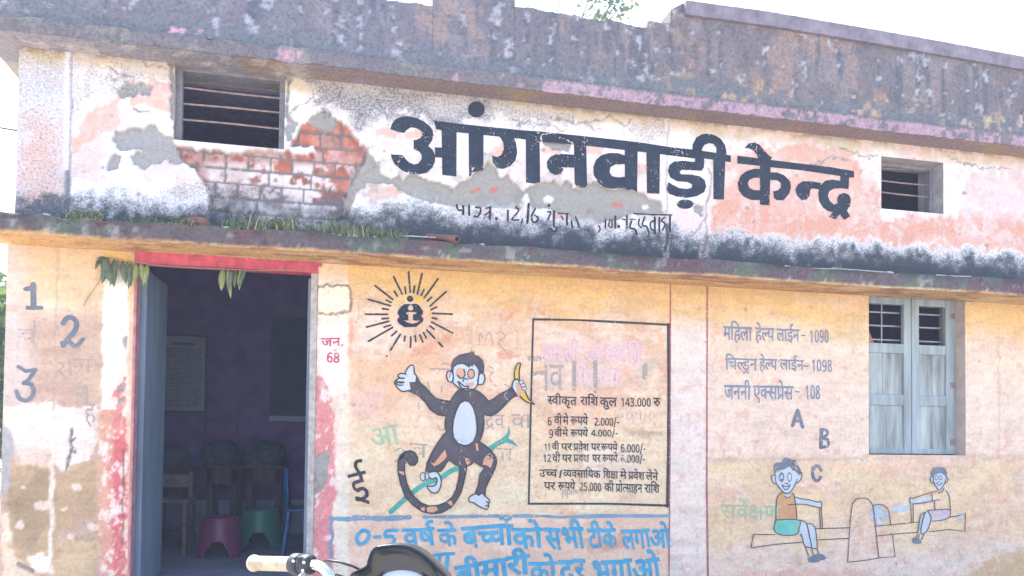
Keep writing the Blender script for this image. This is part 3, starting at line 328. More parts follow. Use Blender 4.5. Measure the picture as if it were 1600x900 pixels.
class Wall:
    def __init__(s, X, Z):
        s.X, s.Z = X, Z; s.px, s.py = proj(X, np.zeros_like(X), Z)
        n = len(X); s.c = np.zeros((n, 3)); s.d = np.zeros(n); s.g = np.zeros(n)
        s.nA = fbm(X, Z, .10, 5, 1); s.nB = fbm(X, Z, .035, 4, 9); s.nC = fbm(X, Z, .35, 4, 21); s.nH = fbm(X*.25, Z, .05, 4, 33)
    def base(s, col): s.c[:] = col
    def blend(s, m, col, alpha=1):
        m = np.clip(m*alpha, 0, 1)[:, None]; s.c = s.c*(1-m)+np.array(col)*m
    def sd(s, pts, pad):
        """signed distance in pixels, positive inside; only near the polygon"""
        P_ = np.array(pts, float); lo = P_.min(0)-pad; hi = P_.max(0)+pad
        idx = np.where((s.px > lo[0]) & (s.px < hi[0]) & (s.py > lo[1]) & (s.py < hi[1]))[0]
        x = s.px[idx]; y = s.py[idx]; best = np.full(len(idx), 1e9); ins = np.zeros(len(idx), bool)
        for i in range(len(P_)):
            a = P_[i]; b = P_[(i+1) % len(P_)]; e = b-a; L = max(1e-9, e@e)
            t = np.clip(((x-a[0])*e[0]+(y-a[1])*e[1])/L, 0, 1)
            best = np.minimum(best, (x-a[0]-t*e[0])**2+(y-a[1]-t*e[1])**2)
            if a[1] != b[1]:
                ins ^= ((a[1] > y) != (b[1] > y)) & (x < (b[0]-a[0])*(y-a[1])/(b[1]-a[1])+a[0])
        d = np.sqrt(best); return idx, np.where(ins, d, -d)
    def poly(s, pts, col=None, soft=2, amp=4, fine=.5, alpha=1, disp=None, grime=None, keepd=False):
        idx, d = s.sd(pts, soft+amp*2.5+3)
        if not len(idx): return
        d = d + amp*(s.nA[idx]*(1-fine)+s.nB[idx]*fine)*1.6
        m = sm(-soft, soft, d)
        if col is not None:
            k = (m*alpha)[:, None]; s.c[idx] = s.c[idx]*(1-k)+np.array(col)*k
        if disp is not None:
            s.d[idx] = s.d[idx]*(1-m)+disp*m
            if disp < -.005: s.d[idx] += .0035*np.exp(-((d+soft+1.5)/2.2)**2)*(1-m)     # curled lip of the plaster round the loss
        if grime is not None: s.g[idx] = s.g[idx]*(1-m)+grime*m
        return idx, m
    def line(s, pts, w, col=None, alpha=1, amp=1.0, disp=None):
        idx = None
        lo = np.min(pts, 0)-w-8; hi = np.max(pts, 0)+w+8
        idx = np.where((s.px > lo[0]) & (s.px < hi[0]) & (s.py > lo[1]) & (s.py < hi[1]))[0]
        x = s.px[idx]+amp*s.nA[idx]*3; y = s.py[idx]+amp*s.nB[idx]*3; best = np.full(len(idx), 1e9)
        for a, b in zip(pts[:-1], pts[1:]):
            a = np.array(a, float); b = np.array(b, float); e = b-a; t = np.clip(((x-a[0])*e[0]+(y-a[1])*e[1])/max(1e-9, e@e), 0, 1)
            best = np.minimum(best, (x-a[0]-t*e[0])**2+(y-a[1]-t*e[1])**2)
        m = 1-sm(w*.35, w*.75+.8, np.sqrt(best))
        if col is not None:
            k = (m*alpha)[:, None]; s.c[idx] = s.c[idx]*(1-k)+np.array(col)*k
        if disp is not None: s.d[idx] = s.d[idx]*(1-m)+disp*m

def grid_wall(name, m, parent, x0, x1, z0, z1, holes, fn, step=.0085):
    def axis(a, b, cuts):
        c = sorted({a, b, *[q for q in cuts if a < q < b]}); out = []
        for p, q in zip(c[:-1], c[1:]): out += list(np.linspace(p, q, max(1, int(round((q-p)/step)))+1))[:-1]
        return np.array(out+[b])
    xs = axis(x0, x1, [h[0] for h in holes]+[h[1] for h in holes]); zs = axis(z0, z1, [h[2] for h in holes]+[h[3] for h in holes])
    X, Z = np.meshgrid(xs, zs); nx, nz = len(xs), len(zs); X = X.ravel(); Z = Z.ravel()
    w = Wall(X, Z); fn(w)
    i, j = np.meshgrid(np.arange(nx-1), np.arange(nz-1)); i = i.ravel(); j = j.ravel()
    cx = (xs[i]+xs[i+1])/2; cz = (zs[j]+zs[j+1])/2; ok = np.ones(len(i), bool)
    for h in holes: ok &= ~((cx > h[0]) & (cx < h[1]) & (cz > h[2]) & (cz < h[3]))
    i = i[ok]; j = j[ok]; a = j*nx+i
    q = np.stack([a, a+1, a+1+nx, a+nx], 1).astype(np.int32)
    me = bpy.data.meshes.new(name); n = len(X); k = len(q)
    me.vertices.add(n); me.loops.add(k*4); me.polygons.add(k)
    co = np.stack([X, -w.d + w.nA*.0006 + w.nC*.0007, Z], 1).astype(np.float32)
    me.vertices.foreach_set('co', co.ravel()); me.loops.foreach_set('vertex_index', q.ravel())
    me.polygons.foreach_set('loop_start', np.arange(k, dtype=np.int32)*4); me.polygons.foreach_set('loop_total', np.full(k, 4, np.int32))
    me.polygons.foreach_set('use_smooth', np.ones(k, bool)); me.update(calc_edges=True)
    ca = me.color_attributes.new('Col', 'FLOAT_COLOR', 'POINT')
    ca.data.foreach_set('color', np.concatenate([np.clip(w.c, .02, .85), np.ones((n, 1))], 1).astype(np.float32).ravel())
    ga = me.attributes.new('grime', 'FLOAT', 'POINT'); ga.data.foreach_set('value', w.g.astype(np.float32))
    return link(name, me, m, parent)

def bricks(w, idx, m):
    """a worn brick face: courses of stretchers, mortar set back"""
    X = w.X[idx]; Z = w.Z[idx]; ch = .0885; Z = Z+.018
    row = np.floor(Z/ch); bl = np.where(row % 2 == 0, .128, .25); u = X/bl + .27*(row % 3) + .13; col = np.floor(u)
    fz = Z/ch-row; fu = u-col
    ed = np.minimum(np.minimum(fz, 1-fz)*ch, np.minimum(fu, 1-fu)*bl) + w.nB[idx]*.004
    mort = 1-sm(.004, .010, ed)
    tone = .70+.65*_tab[(row*7+3).astype(int) % 512, (col*13+5).astype(int) % 512]
    c = np.array(BRICK)[None]*tone[:, None]; c = c*(1+.25*w.nB[idx])[:, None]; gy = (.42*sm(-.1, .5, w.nA[idx]+w.nB[idx]*.5))[:, None]; c = c*(1-gy)+np.array((.46, .36, .33))*gy
    c = c*(1-mort)[:, None]+np.array((.20, .185, .175))*mort[:, None]
    # old limewash still on the left bricks
    wr = _tab[(row*11+1).astype(int) % 512, (col*5+9).astype(int) % 512]-.5
    wash = sm(-.15, .25, 1.5*wr+w.nA[idx]*.7+w.nB[idx]*.5+(500-w.px[idx])/70.0-.25)*(1-sm(.3, .8, (240-w.py[idx])/12))*(1-.95*mort)
    wash *= 1-.75*sm(8, -4, np.minimum(w.py[idx]-(251+(w.px[idx]-400)*.03), (w.px[idx]-322)*.8))
    wash *= .9*sm(-.75, -.2, w.nA[idx]+w.nB[idx]*.8)
    tw = (.55+.45*sm(-.5, .4, w.nC[idx]+w.nB[idx]*.6))[:, None]
    wc = np.array((.74, .69, .67))*tw+np.array((.42, .30, .27))*(1-tw); c = c*(1-wash[:, None])+wc*wash[:, None]
    dk = sm(.50, .30, w.Z[idx]-ZS+w.nA[idx]*.10+w.nB[idx]*.06)[:, None]*.75; c = c*(1-dk)+np.array((.17, .19, .21))*dk
    k = m[:, None]; w.c[idx] = w.c[idx]*(1-k)+c*k
    w.d[idx] = w.d[idx]*(1-m) + m*(-.034-.010*mort)

def upper(w):
    px, py, X, Z = w.px, w.py, w.X, w.Z
    w.base(W)
    w.blend(sm(-.1, .7, w.nC+w.nA*.3), PINKW, .7)
    zt = ZR-Z; zb = Z-ZS                           # distance below the slab, above the ledge soffit
    # left end: damp, blue grey with pink wash showing
    l = sm(180, 70, px+w.nA*20); w.blend(l, (.62, .60, .64), .8); w.g = np.maximum(w.g, l*.27)
    w.poly([(40, 180), (95, 190), (96, 330), (50, 330), (30, 260)], SALM2, 20, 16, alpha=.7)
    w.poly([(20, 60), (100, 80), (96, 150), (20, 170)], GREYW, 12, 14, alpha=.7)
    # salmon colour
    w.poly([(150, 160), (190, 150), (185, 200), (150, 215), (110, 235), (125, 205)], SALM2, 4, 7)
    w.poly([(228, 125), (268, 130), (268, 180), (215, 165), (190, 168)], SALM2, 4, 6, alpha=.9)
    w.poly([(112, 215), (165, 215), (165, 270), (112, 280)], SALM2, 14, 14, alpha=.55)
    w.poly([(640, 195), (690, 200), (700, 235), (1040, 245), (1040, 330), (640, 270), (590, 232)], PINKW, 16, 14, alpha=.8)
    w.poly([(1110, 255), (1160, 238), (1260, 225), (1330, 235), (1345, 260), (1372, 290), (1376, 340), (1480, 342), (1500, 330), (1610, 330), (1610, 395), (1480, 384), (1300, 372), (1108, 368)], SALM2, 6, 9)
    w.poly([(1112, 300), (1250, 335), (1370, 345), (1480, 345), (1610, 345), (1610, 380), (1400, 372), (1112, 352)], SALM, 12, 14, alpha=.7)
    w.poly([(1330, 255), (1352, 270), (1376, 300), (1376, 330), (1355, 320)], SALM, 5, 7, alpha=.8)
    w.poly([(1490, 275), (1540, 255), (1610, 270), (1610, 340), (1500, 330)], (.66, .52, .50), 14, 14, alpha=.9)
    w.poly([(1030, 320), (1105, 330), (1105, 365), (1040, 365)], PINKW, 8, 8)
    w.poly([(1475, 250), (1520, 262), (1500, 300), (1478, 336)], W, 4, 7)
    w.poly([(1345, 238), (1376, 245), (1376, 285), (1352, 262)], W, 4, 6)
    for (x, y, r) in ((606, 205, 16), (645, 212, 12), (784, 232, 12), (870, 222, 22), (925, 232, 16), (1002, 262, 8), (985, 268, 10), (780, 240, 10), (655, 207, 9), (617, 207, 8), (598, 300, 22), (615, 298, 14), (728, 297, 12), (690, 290, 10), (760, 325, 16), (880, 335, 14), (950, 352, 12)):
        w.poly([(x+r*math.cos(a)*1.2, y+r*.7*math.sin(a)) for a in np.linspace(0, 6.28, 9)[:-1]], SALM2, 2, 6, alpha=.85)
    # yellow stain below the slab
    t = sm(.115, .02, zt+w.nA*.03+w.nC*.03); w.blend(t, (.52, .42, .22), .85)
    t = sm(.035, .0, zt+w.nA*.012); w.blend(t, (.28, .2, .16), .8)
    # soot and mould specks
    w.poly([(480, 118), (770, 150), (775, 190), (700, 200), (600, 185), (560, 200), (520, 170), (490, 160)], (.52, .51, .52), 16, 16, alpha=.8, grime=.50)
    w.poly([(775, 155), (900, 178), (900, 200), (780, 188)], (.6, .59, .58), 12, 12, alpha=.6, grime=.36)
    w.poly([(120, 100), (180, 95), (270, 118), (265, 132), (150, 150), (118, 170)], None, 14, 10, grime=.30)
    for a in ((560, 130, 40, 14), (700, 165, 40, 14), (850, 205, 18, 10), (1015, 205, 30, 20), (330, 300, 90, 20)):
        w.poly([(a[0]+a[2]*math.cos(q), a[1]+a[3]*math.sin(q)) for q in np.linspace(0, 6.28, 10)[:-1]], None, 8, 8, grime=.33)
    # thin grey brown dirt over the old limewash, and run marks from the slab
    w.blend(sm(-.05, .6, fbm(X, Z, .14, 5, 161)+.3*w.nB)*sm(720, 560, px), (.56, .50, .47), .50)
    w.blend(sm(.15, .65, fbm(X, Z*.14, .045, 5, 165)+.2*w.nC)*sm(.9, .1, zt), (.50, .46, .44), .40)
    w.blend(sm(.0, .55, fbm(X, Z, .09, 5, 169)+.3*w.nB)*sm(560, 420, px)*sm(100, 130, px), (.70, .50, .46), .55)
    w.blend(sm(.2, .6, fbm(X, Z, .05, 5, 173)), (.62, .58, .55), .45)
    # plaster fallen to the grey render coat
    D = -.019
    for pl in ([(184, 140), (193, 132), (225, 127), (241, 137), (233, 148), (218, 144), (208, 150), (190, 154)],
               [(176, 214), (180, 205), (208, 198), (222, 200), (232, 193), (245, 196), (250, 208), (270, 212), (272, 230), (240, 236), (205, 233), (188, 236)], [(203, 243), (215, 236), (240, 238), (272, 230), (298, 240), (300, 252), (284, 257), (262, 250), (236, 258), (218, 261), (205, 252)], [(164, 258), (172, 243), (185, 238), (190, 245), (183, 262), (168, 267)],
               [(208, 168), (222, 172), (238, 170), (232, 175), (214, 174)],
               [(447, 120), (456, 122), (450, 165), (458, 215), (447, 225)], [(262, 95), (272, 98), (272, 200), (266, 180), (268, 130)],
               [(450, 180), (466, 188), (462, 212), (452, 205)], [(496, 190), (520, 192), (512, 205), (498, 202)],
               [(862, 210), (893, 226), (893, 240), (850, 226), (848, 212)], [(1086, 318), (1098, 322), (1096, 335), (1084, 330)]):
        w.poly(pl, (.33, .33, .32), 1.2, 3.5, .7, disp=D)
    bk = w.poly([(275, 228), (345, 236), (443, 237), (452, 225), (470, 196), (500, 181), (535, 186), (575, 238), (572, 262), (556, 285), (548, 302), (547, 345), (325, 345), (325, 296), (300, 262), (278, 246)], None, 1.5, 4, .6)
    bricks(w, *bk)
    w.poly([(486, 178), (508, 176), (530, 190), (515, 205), (492, 198), (480, 190)], CEM, 1.5, 4, disp=-.010)
    w.poly([(576, 238), (588, 248), (592, 262), (575, 282), (556, 300), (545, 345), (532, 345), (536, 310), (552, 285), (566, 258)], (.34, .30, .28), 1.5, 4, disp=-.010)
    w.poly([(445, 226), (470, 222), (490, 226), (492, 240), (470, 240), (448, 238)], W, 2, 5, disp=-.008, alpha=.9)
    cem = [(556, 284), (575, 268), (592, 254), (594, 272), (600, 275), (608, 279), (624, 271), (627, 281), (632, 283), (639, 273), (657, 273), (663, 280), (678, 282), (689, 280), (693, 288), (702, 295), (711, 299), (720, 285), (735, 278), (740, 266), (756, 266), (762, 252), (775, 262), (780, 270), (782, 280), (793, 275), (803, 285), (816, 297), (840, 286), (864, 283), (877, 293), (885, 280), (895, 283), (898, 292), (911, 293), (929, 281), (939, 291), (954, 295), (976, 293), (994, 300), (1011, 306), (1014, 312), (1027, 311), (1037, 318), (1038, 334), (988, 334), (959, 344), (936, 349), (916, 354), (900, 345), (887, 332), (857, 327), (832, 325), (822, 303), (816, 312), (812, 326), (790, 328), (758, 323), (716, 320), (687, 316), (650, 311), (628, 296), (615, 288), (590, 286), (575, 282)]
    w.poly(cem, CEM, 1.0, 2.6, .7, disp=D)
    w.poly(cem, (.36, .345, .30), 8, 30, .2, alpha=.5)
    for pl in ([(735, 298), (752, 290), (750, 298), (738, 302)], [(765, 298), (770, 291), (778, 292), (776, 300), (767, 301)], [(956, 317), (965, 313), (977, 320), (972, 323), (958, 321)]):
        w.poly(pl, (.48, .2, .15), 1, 1.5)
    for pl in ([(851, 308), (858, 304), (866, 308), (862, 315), (853, 315)], [(1006, 321), (1013, 318), (1016, 323), (1008, 325)], [(820, 304), (828, 304), (826, 316), (821, 316)]):
        w.poly(pl, (.72, .66, .62), 1, 1.5)
    # damp line above the ledge: white salts, then black mould
    hb = np.interp(px, [0, 100, 200, 330, 480, 545, 640, 720, 800, 900, 940, 1040, 1200, 1400, 1600, 1800], [.24, .24, .26, .22, .22, .26, .34, .31, .32, .30, .26, .31, .30, .31, .31, .31])
    nz = w.nA*.045+w.nB*.04+w.nC*.03
    w.blend(sm(hb+.13, hb+.03, zb+nz)*sm(540, 590, px), (.76, .76, .78), .85)
    w.blend(sm(hb+.17, hb+.09, zb+nz)*sm(330, 300, px)*sm(100, 116, px), (.78, .78, .80), .9)
    w.blend(sm(hb+.10, hb-.03, zb+nz*1.3)**1.3, MOULD, .55); w.blend(sm(hb+.03, hb-.07, zb+nz*1.2), MOULD, .9)
    w.blend(sm(.24, .19, zb+nz*.6), (.06, .075, .07), .75)
    w.g = np.maximum(w.g, sm(hb+.15, hb, zb+nz*.6)*.55)
    w.blend(sm(160, 120, px)*sm(.30, .12, zb+nz), (.33, .36, .42), .7)
    # grooves, cracks
    bl = sm(.05, .6, fbm(X, Z, .12, 5, 101)+.4*w.nB)*sm(1095, 1115, px)*sm(hb+.12, hb+.2, zb); w.blend(bl, (.74, .60, .55), .75)
    w.blend(sm(.1, .6, fbm(X, Z, .07, 5, 105))*sm(1100, 1115, px)*sm(hb+.12, hb+.2, zb), (.60, .38, .34), .4)
    w.line([(108, 78), (105, 330)], 9, (.74, .73, .72), .8, .6); w.line([(113, 78), (108, 330)], 3, (.3, .3, .34), .75, .8, disp=-.004); w.line([(105, 270), (104, 330)], 7, (.14, .15, .18), .8, .8)
    w.line([(1044, 190), (1041, 400)], 7, (.74, .71, .66), .7, 1); w.line([(1045, 190), (1042, 260), (1041, 400)], 2.6, (.3, .29, .31), .55, 1.2, disp=-.004); w.line([(1042, 350), (1041, 390)], 3, (.05, .06, .08), .9)
    w.line([(1106, 225), (1110, 300), (1104, 400)], 12, (.72, .66, .6), .75, 2); w.line([(1108, 265), (1106, 330), (1104, 400)], 3, (.25, .22, .22), .7, 2); w.line([(1100, 345), (1088, 365)], 2.5, (.3, .28, .28), .7, 1)
    for cr in ([(505, 120), (522, 132), (535, 140), (530, 150), (515, 158)], [(590, 155), (600, 172), (606, 185)], [(800, 186), (830, 192), (865, 196), (880, 205)], [(860, 183), (905, 193), (940, 188), (955, 182), (980, 195), (988, 187)], [(905, 192), (938, 205)], [(175, 105), (190, 117), (210, 119)], [(215, 92), (235, 103), (262, 105)], [(730, 195), (745, 200), (775, 203)], [(1265, 262), (1300, 244), (1330, 248)], [(1315, 232), (1350, 245), (1372, 245)], [(1480, 245), (1530, 262), (1580, 262)], [(490, 150), (470, 165), (455, 175)]):
        w.line(cr, 1.7, (.25, .23, .23), .8, 1.5, disp=-.003)
    rs = np.random.RandomState(4)
    for k in range(70):                              # chips and nail holes
        x = rs.uniform(115, 1590); y = np.interp(x, [0, 1600], [95, 265])+rs.uniform(10, 220); r = rs.uniform(1.2, 3.2)
        w.poly([(x+r*math.cos(a)*rs.uniform(.7, 1.5), y+r*math.sin(a)) for a in np.linspace(0, 6.28, 7)[:-1]], (.3, .28, .28), 1, 1, alpha=.8, disp=-.004)

def lower(w):
    px, py, X, Z = w.px, w.py, w.X, w.Z
    n = w.nC*.6+w.nH*.5
    w.base(PEACH)
    w.blend(sm(-.2, .6, n), (.70, .52, .38)); w.blend(sm(.15, .8, fbm(X*.35, Z, .09, 4, 51)), PALE, .8)
    zt = ZS-Z
    top = sm(.34, .10, zt+w.nC*.06+w.nH*.05)
    for sc_, sd_, col_, a_, lo in ((.16, 111, (.58, .36, .24), .5, .15), (.07, 117, (.56, .40, .30), .45, .2), (.3, 121, (.72, .58, .44), .6, .1), (.05, 127, (.74, .64, .55), .5, .3)):
        w.blend(sm(lo, lo+.55, fbm(X*.6, Z, sc_, 5, sd_)+.3*w.nB), col_, a_)
    lk = sm(.35, .7, fbm(X, Z*.10, .035, 4, 131))*sm(.9, .2, zt); w.blend(lk, (.40, .27, .17), .35)
    # right of the painted strip: paler, pinker limewash
    r = sm(1100, 1108, px)
    w.blend(r*sm(735, 690, py+w.nA*6), (.73, .60, .47), .85)
    w.blend(r*sm(560, 600, py+w.nC*25)*sm(725, 700, py), (.73, .58, .50), .6)
    w.blend(r*sm(715, 725, py+w.nH*5)*sm(-.3, .5, fbm(X*.5, Z, .16, 3, 63)), (.70, .53, .34), .75)
    w.blend(r*sm(815, 870, py+w.nC*25), (.71, .57, .47), .85)
    for (x, y, a, b) in ((1180, 735, 70, 14), (1250, 790, 60, 22), (1165, 835, 45, 14), (1260, 840, 40, 20), (1370, 765, 60, 18), (1410, 770, 30, 12), (1480, 765, 50, 18), (1440, 820, 60, 16), (1530, 740, 40, 16), (1340, 745, 40, 10), (1120, 840, 14, 30), (1430, 850, 35, 12)):
        w.poly([(x+a*math.cos(q), y+b*math.sin(q)) for q in np.linspace(0, 6.28, 12)[:-1]], (.72, .57, .33), 9, 9, alpha=.6)
    w.line([(1108, 719), (1357, 716)], 5, (.50, .40, .34), .6, 1); w.line([(1357, 714), (1512, 713), (1600, 716)], 7, (.56, .42, .30), .5, 1.5)
    w.poly([(1545, 868), (1610, 852), (1610, 905), (1500, 905), (1520, 890)], (.58, .42, .24), 6, 8)
    w.poly([(1290, 892), (1345, 886), (1460, 872), (1520, 868), (1540, 850), (1610, 838), (1610, 856), (1540, 872), (1470, 905), (1290, 910)], (.70, .60, .52), 8, 12, alpha=.7, grime=.12)
    w.poly([(1160, 905), (1155, 892), (1250, 893), (1350, 888), (1400, 905)], SALM2, 3, 6, alpha=.8)
    w.poly([(1575, 490), (1610, 470), (1610, 560), (1585, 540)], SALM2, 8, 8, alpha=.6); w.line([(1560, 480), (1561, 715)], 2, (.5, .4, .35), .5, 1)
    # the strip between two maroon lines
    st = sm(1045, 1048, px)*sm(1106, 1103, px); w.blend(st, (.72, .63, .57), .9); w.blend(st*sm(-.3, .6, n), (.68, .60, .57), .7)
    # panel with the painted notice and monkey
    pan = sm(540, 552, px)*sm(1048, 1044, px)
    w.blend(pan*sm(640, 700, py+w.nC*30)*sm(806, 800, py), (.71, .58, .38), .65); w.blend(pan*sm(640, 690, py)*sm(.05, .7, fbm(X*.5, Z, .12, 4, 71))*sm(806, 800, py), (.72, .64, .45), .8)
    w.blend(pan*sm(808, 812, py), (.68, .49, .38), .9); w.blend(pan*sm(808, 812, py)*sm(0, .6, n), (.71, .55, .44), .8)
    w.poly([(545, 545), (600, 560), (650, 545), (700, 520), (715, 530), (680, 560), (640, 620), (600, 650), (548, 640)], (.66, .42, .25), 10, 16, alpha=.65)
    w.poly([(560, 500), (590, 490), (640, 530), (600, 550), (560, 552)], (.70, .58, .50), 10, 12, alpha=.8)
    w.poly([(550, 612), (600, 600), (590, 650), (555, 645)], (.70, .46, .42), 7, 10, alpha=.6)
    w.poly([(545, 500), (552, 498), (552, 530), (546, 535)], SALM, 2, 3, alpha=.7)
    for pl in ([(785, 468), (802, 464), (812, 470), (815, 485), (800, 492), (790, 482)], [(822, 463), (832, 465), (832, 485), (824, 487)], [(840, 486), (852, 486), (850, 492)], [(860, 482), (870, 479), (872, 490), (862, 492)], [(874, 485), (900, 480), (895, 488), (880, 494)], [(950, 478), (962, 480), (955, 485)], [(730, 488), (748, 488), (740, 496)], [(692, 523), (707, 522), (704, 532), (694, 532)], [(785, 500), (800, 488), (806, 498), (796, 502)], [(798, 555), (815, 552), (812, 562)], [(775, 550), (800, 545), (800, 562), (780, 562)]):
        w.poly(pl, SALM, 1.2, 3, alpha=.9)
    w.poly([(645, 545), (690, 528), (690, 536), (660, 555), (640, 562)], SALM, 4, 6, alpha=.75)
    w.poly([(760, 640), (825, 560), (830, 690), (790, 700)], (.72, .55, .38), 14, 14, alpha=.6)
    w.poly([(900, 700), (1000, 690), (1000, 740), (930, 745)], (.71, .60, .49), 14, 14, alpha=.8)
    w.poly([(915, 845), (980, 830), (982, 856), (920, 866)], (.62, .35, .25), 2.5, 5, alpha=.9)
    for (x0, x1, y0, y1) in ((860, 1030, 558, 568), (975, 1025, 560, 566), (855, 880, 565, 610), (905, 920, 570, 605), (990, 1020, 570, 590)):
        w.poly([(x0, y0), (x1, y0+2), (x1, y1), (x0, y1)], (.48, .42, .36), 2, 4, alpha=.6)
    w.poly([(845, 560), (850, 530), (1010, 528), (1000, 575), (970, 605), (880, 600)], (.72, .55, .48), 10, 12, alpha=.6)
    # yellow wash under the ledge
    w.blend(top*sm(60, 110, px), (.68, .47, .19), .95); w.blend(sm(.10, .0, zt+w.nA*.02)*sm(520, 600, px), (.60, .42, .19), .6)
    w.poly([(1255, 478), (1357, 490), (1357, 462), (1240, 462)], (.66, .50, .32), 5, 7, alpha=.7)
    w.line([(1260, 480), (1300, 492), (1357, 497)], 2.5, (.5, .36, .24), .5, 2)
    # left pier
    lp = sm(165, 158, px)
    w.blend(lp*sm(440, 520, py+w.nC*30), (.46, .335, .27), .95); w.blend(lp*sm(440, 520, py)*sm(0, .6, n), (.53, .405, .32), .8); w.blend(lp*sm(460, 440, py+w.nC*20), (.60, .47, .31), .9)
    w.blend(sm(70, 25, px+w.nA*10)*sm(700, 600, py), (.58, .52, .50), .7)
    w.poly([(5, 634), (85, 630), (90, 632), (152, 632), (155, 690), (140, 720), (92, 738), (82, 712), (28, 712), (8, 670)], (.68, .62, .59), 2.5, 6, alpha=.9)
    w.poly([(24, 690), (80, 705), (80, 735), (24, 725)], (.66, .52, .46), 6, 8, alpha=.8)
    w.poly([(15, 725), (80, 732), (92, 745), (130, 722), (155, 715), (156, 905), (0, 905), (12, 830), (14, 760)], OCHRE, 3, 8, alpha=.9)
    w.poly([(12, 760), (75, 740), (75, 850), (40, 860), (16, 830)], (.30, .23, .155), 10, 18, alpha=.75)
    w.poly([(88, 830), (150, 815), (150, 850), (90, 840)], (.45, .34, .28), 6, 12, alpha=.8)
    w.poly([(88, 850), (156, 840), (156, 905), (88, 905)], (.56, .44, .28), 8, 12, alpha=.7)
    w.poly([(5, 800), (14, 800), (16, 855), (40, 885), (60, 905), (0, 905)], (.62, .52, .42), 3, 5)
    w.poly([(45, 870), (75, 865), (80, 893), (55, 892)], (.72, .64, .60), 3, 6); w.line([(28, 880), (40, 886), (52, 892)], 5, (.2, .18, .17), .9, .6, disp=-.006)
    w.poly([(-2, 660), (16, 672), (24, 690), (20, 730), (10, 770), (-2, 780)], (.36, .36, .38), 3, 5)
    w.line([(83, 690), (82, 790), (76, 890)], 6, (.72, .66, .60), .8, 1.2, disp=.003); w.line([(92, 385), (88, 500), (85, 640)], 2.2, (.40, .30, .25), .55, 1.3, disp=-.002)
    w.line([(110, 672), (109, 700), (107, 730)], 3.5, (.15, .14, .15), .9, 1.5, disp=-.006); w.line([(110, 690), (118, 686)], 3, (.12, .12, .14), .9); w.line([(109, 708), (116, 706)], 3, (.12, .12, .14), .9)
    for (x, y, r) in ((68, 790, 14), (100, 796, 4), (118, 760, 8), (112, 838, 6), (148, 824, 9), (37, 763, 4), (30, 820, 6)):
        w.poly([(x+r*math.cos(a), y+r*.6*math.sin(a)) for a in np.linspace(0, 6.28, 8)[:-1]], (.68, .6, .54), 2, 4, alpha=.8)
    # white band beside the door, red wash flaking off it lower down
    w.poly([(163, 418), (200, 425), (199, 660), (158, 640), (160, 520)], (.76, .73, .66), 2.5, 3)
    w.poly([(176, 610), (197, 590), (196, 905), (154, 905), (156, 700), (160, 655)], (.58, .22, .20), 2, 7)
    w.poly([(176, 690), (198, 640), (196, 905), (176, 905)], RED, 4, 5)
    w.poly([(152, 650), (176, 640), (172, 905), (152, 905)], (.60, .36, .26), 5, 8, alpha=.75)
    sel = (px > 150) & (px < 200) & (py > 600); fl = fbm(X, Z*.6, .022, 5, 88)*.6+fbm(X, Z, .09, 4, 89)*.6; w.blend(sel*sm(.10, .40, fl+sm(640, 720, py)*sm(860, 740, py)*.12-.08)*sm(150, 158, px), (.74, .63, .60), .9)
    w.line([(194, 700), (192, 850)], 2, (.2, .1, .1), .8, .8, disp=-.004)
    for pl in ([(193, 530), (198, 525), (198, 548), (192, 540)], [(186, 598), (194, 598), (193, 612), (186, 612)], [(184, 622), (192, 620), (188, 635), (182, 635)]): w.poly(pl, CEM, 1, 2, disp=-.005)
    # right door side
    js = sm(492, 496, px)*sm(547, 542, px+w.nA*2)
    w.blend(js, (.72, .66, .56), .95); w.blend(js*sm(440, 425, py), (.70, .57, .36), .9)
    w.poly([(498, 446), (545, 446), (549, 470), (546, 488), (498, 490)], (.74, .69, .54), .8, 2.5, disp=.020)
    w.line([(497, 446), (520, 448), (544, 445), (549, 468), (546, 488), (520, 492), (497, 488)], 2.4, (.22, .17, .14), .85, 1.2)
    w.poly([(498, 505), (542, 505), (542, 614), (520, 600), (504, 590), (497, 550)], (.77, .74, .70), 1.5, 3, disp=.004)
    w.poly([(494, 590), (503, 592), (518, 615), (528, 650), (526, 680), (518, 905), (486, 905), (490, 700)], (.62, .24, .24), 2, 4)
    w.poly([(505, 735), (527, 700), (520, 800), (516, 905), (498, 905)], (.66, .25, .27), 4, 5, alpha=.8)
    sel = (px > 484) & (px < 530) & (py > 590); w.blend(sel*sm(.12, .42, fl+.22*sm(730, 640, py)-.06), (.76, .64, .63), .9)
    w.poly([(520, 615), (545, 612), (545, 760), (526, 745)], (.72, .62, .50), 3, 5, alpha=.8)
    w.poly([(488, 718), (505, 705), (517, 702), (512, 740), (502, 768), (488, 775)], CEM, 1.2, 3, disp=-.006); w.poly([(483, 640), (492, 640), (488, 905), (479, 905)], (.52, .45, .43), 1.5, 4)
    # dirt specks
    rs = np.random.RandomState(8)
    for k in range(150):
        x = rs.uniform(95, 1590); y = rs.uniform(455, 895); r = rs.uniform(.7, 2.0)
        w.poly([(x+r*math.cos(a)*rs.uniform(.7, 1.8), y+r*math.sin(a)) for a in np.linspace(0, 6.28, 6)[:-1]], (.30, .22, .18), 1, .7, alpha=.7)
    for k in range(26):
        x = rs.choice([rs.uniform(550, 830), rs.uniform(1110, 1350)]); y = rs.uniform(480, 880); r = rs.uniform(2, 6)
        w.poly([(x+r*math.cos(a)*rs.uniform(.8, 1.9), y+r*math.sin(a)) for a in np.linspace(0, 6.28, 8)[:-1]], SALM2 if k % 2 else (.6, .42, .32), 1.5, 3, alpha=.6)
    w.c = w.c*(1+.09*fbm(X*.7, Z, .045, 5, 141)+.05*fbm(X*.6, Z, .20, 4, 145)+.06*fbm(X*.2, Z, .025, 4, 149))[:, None]
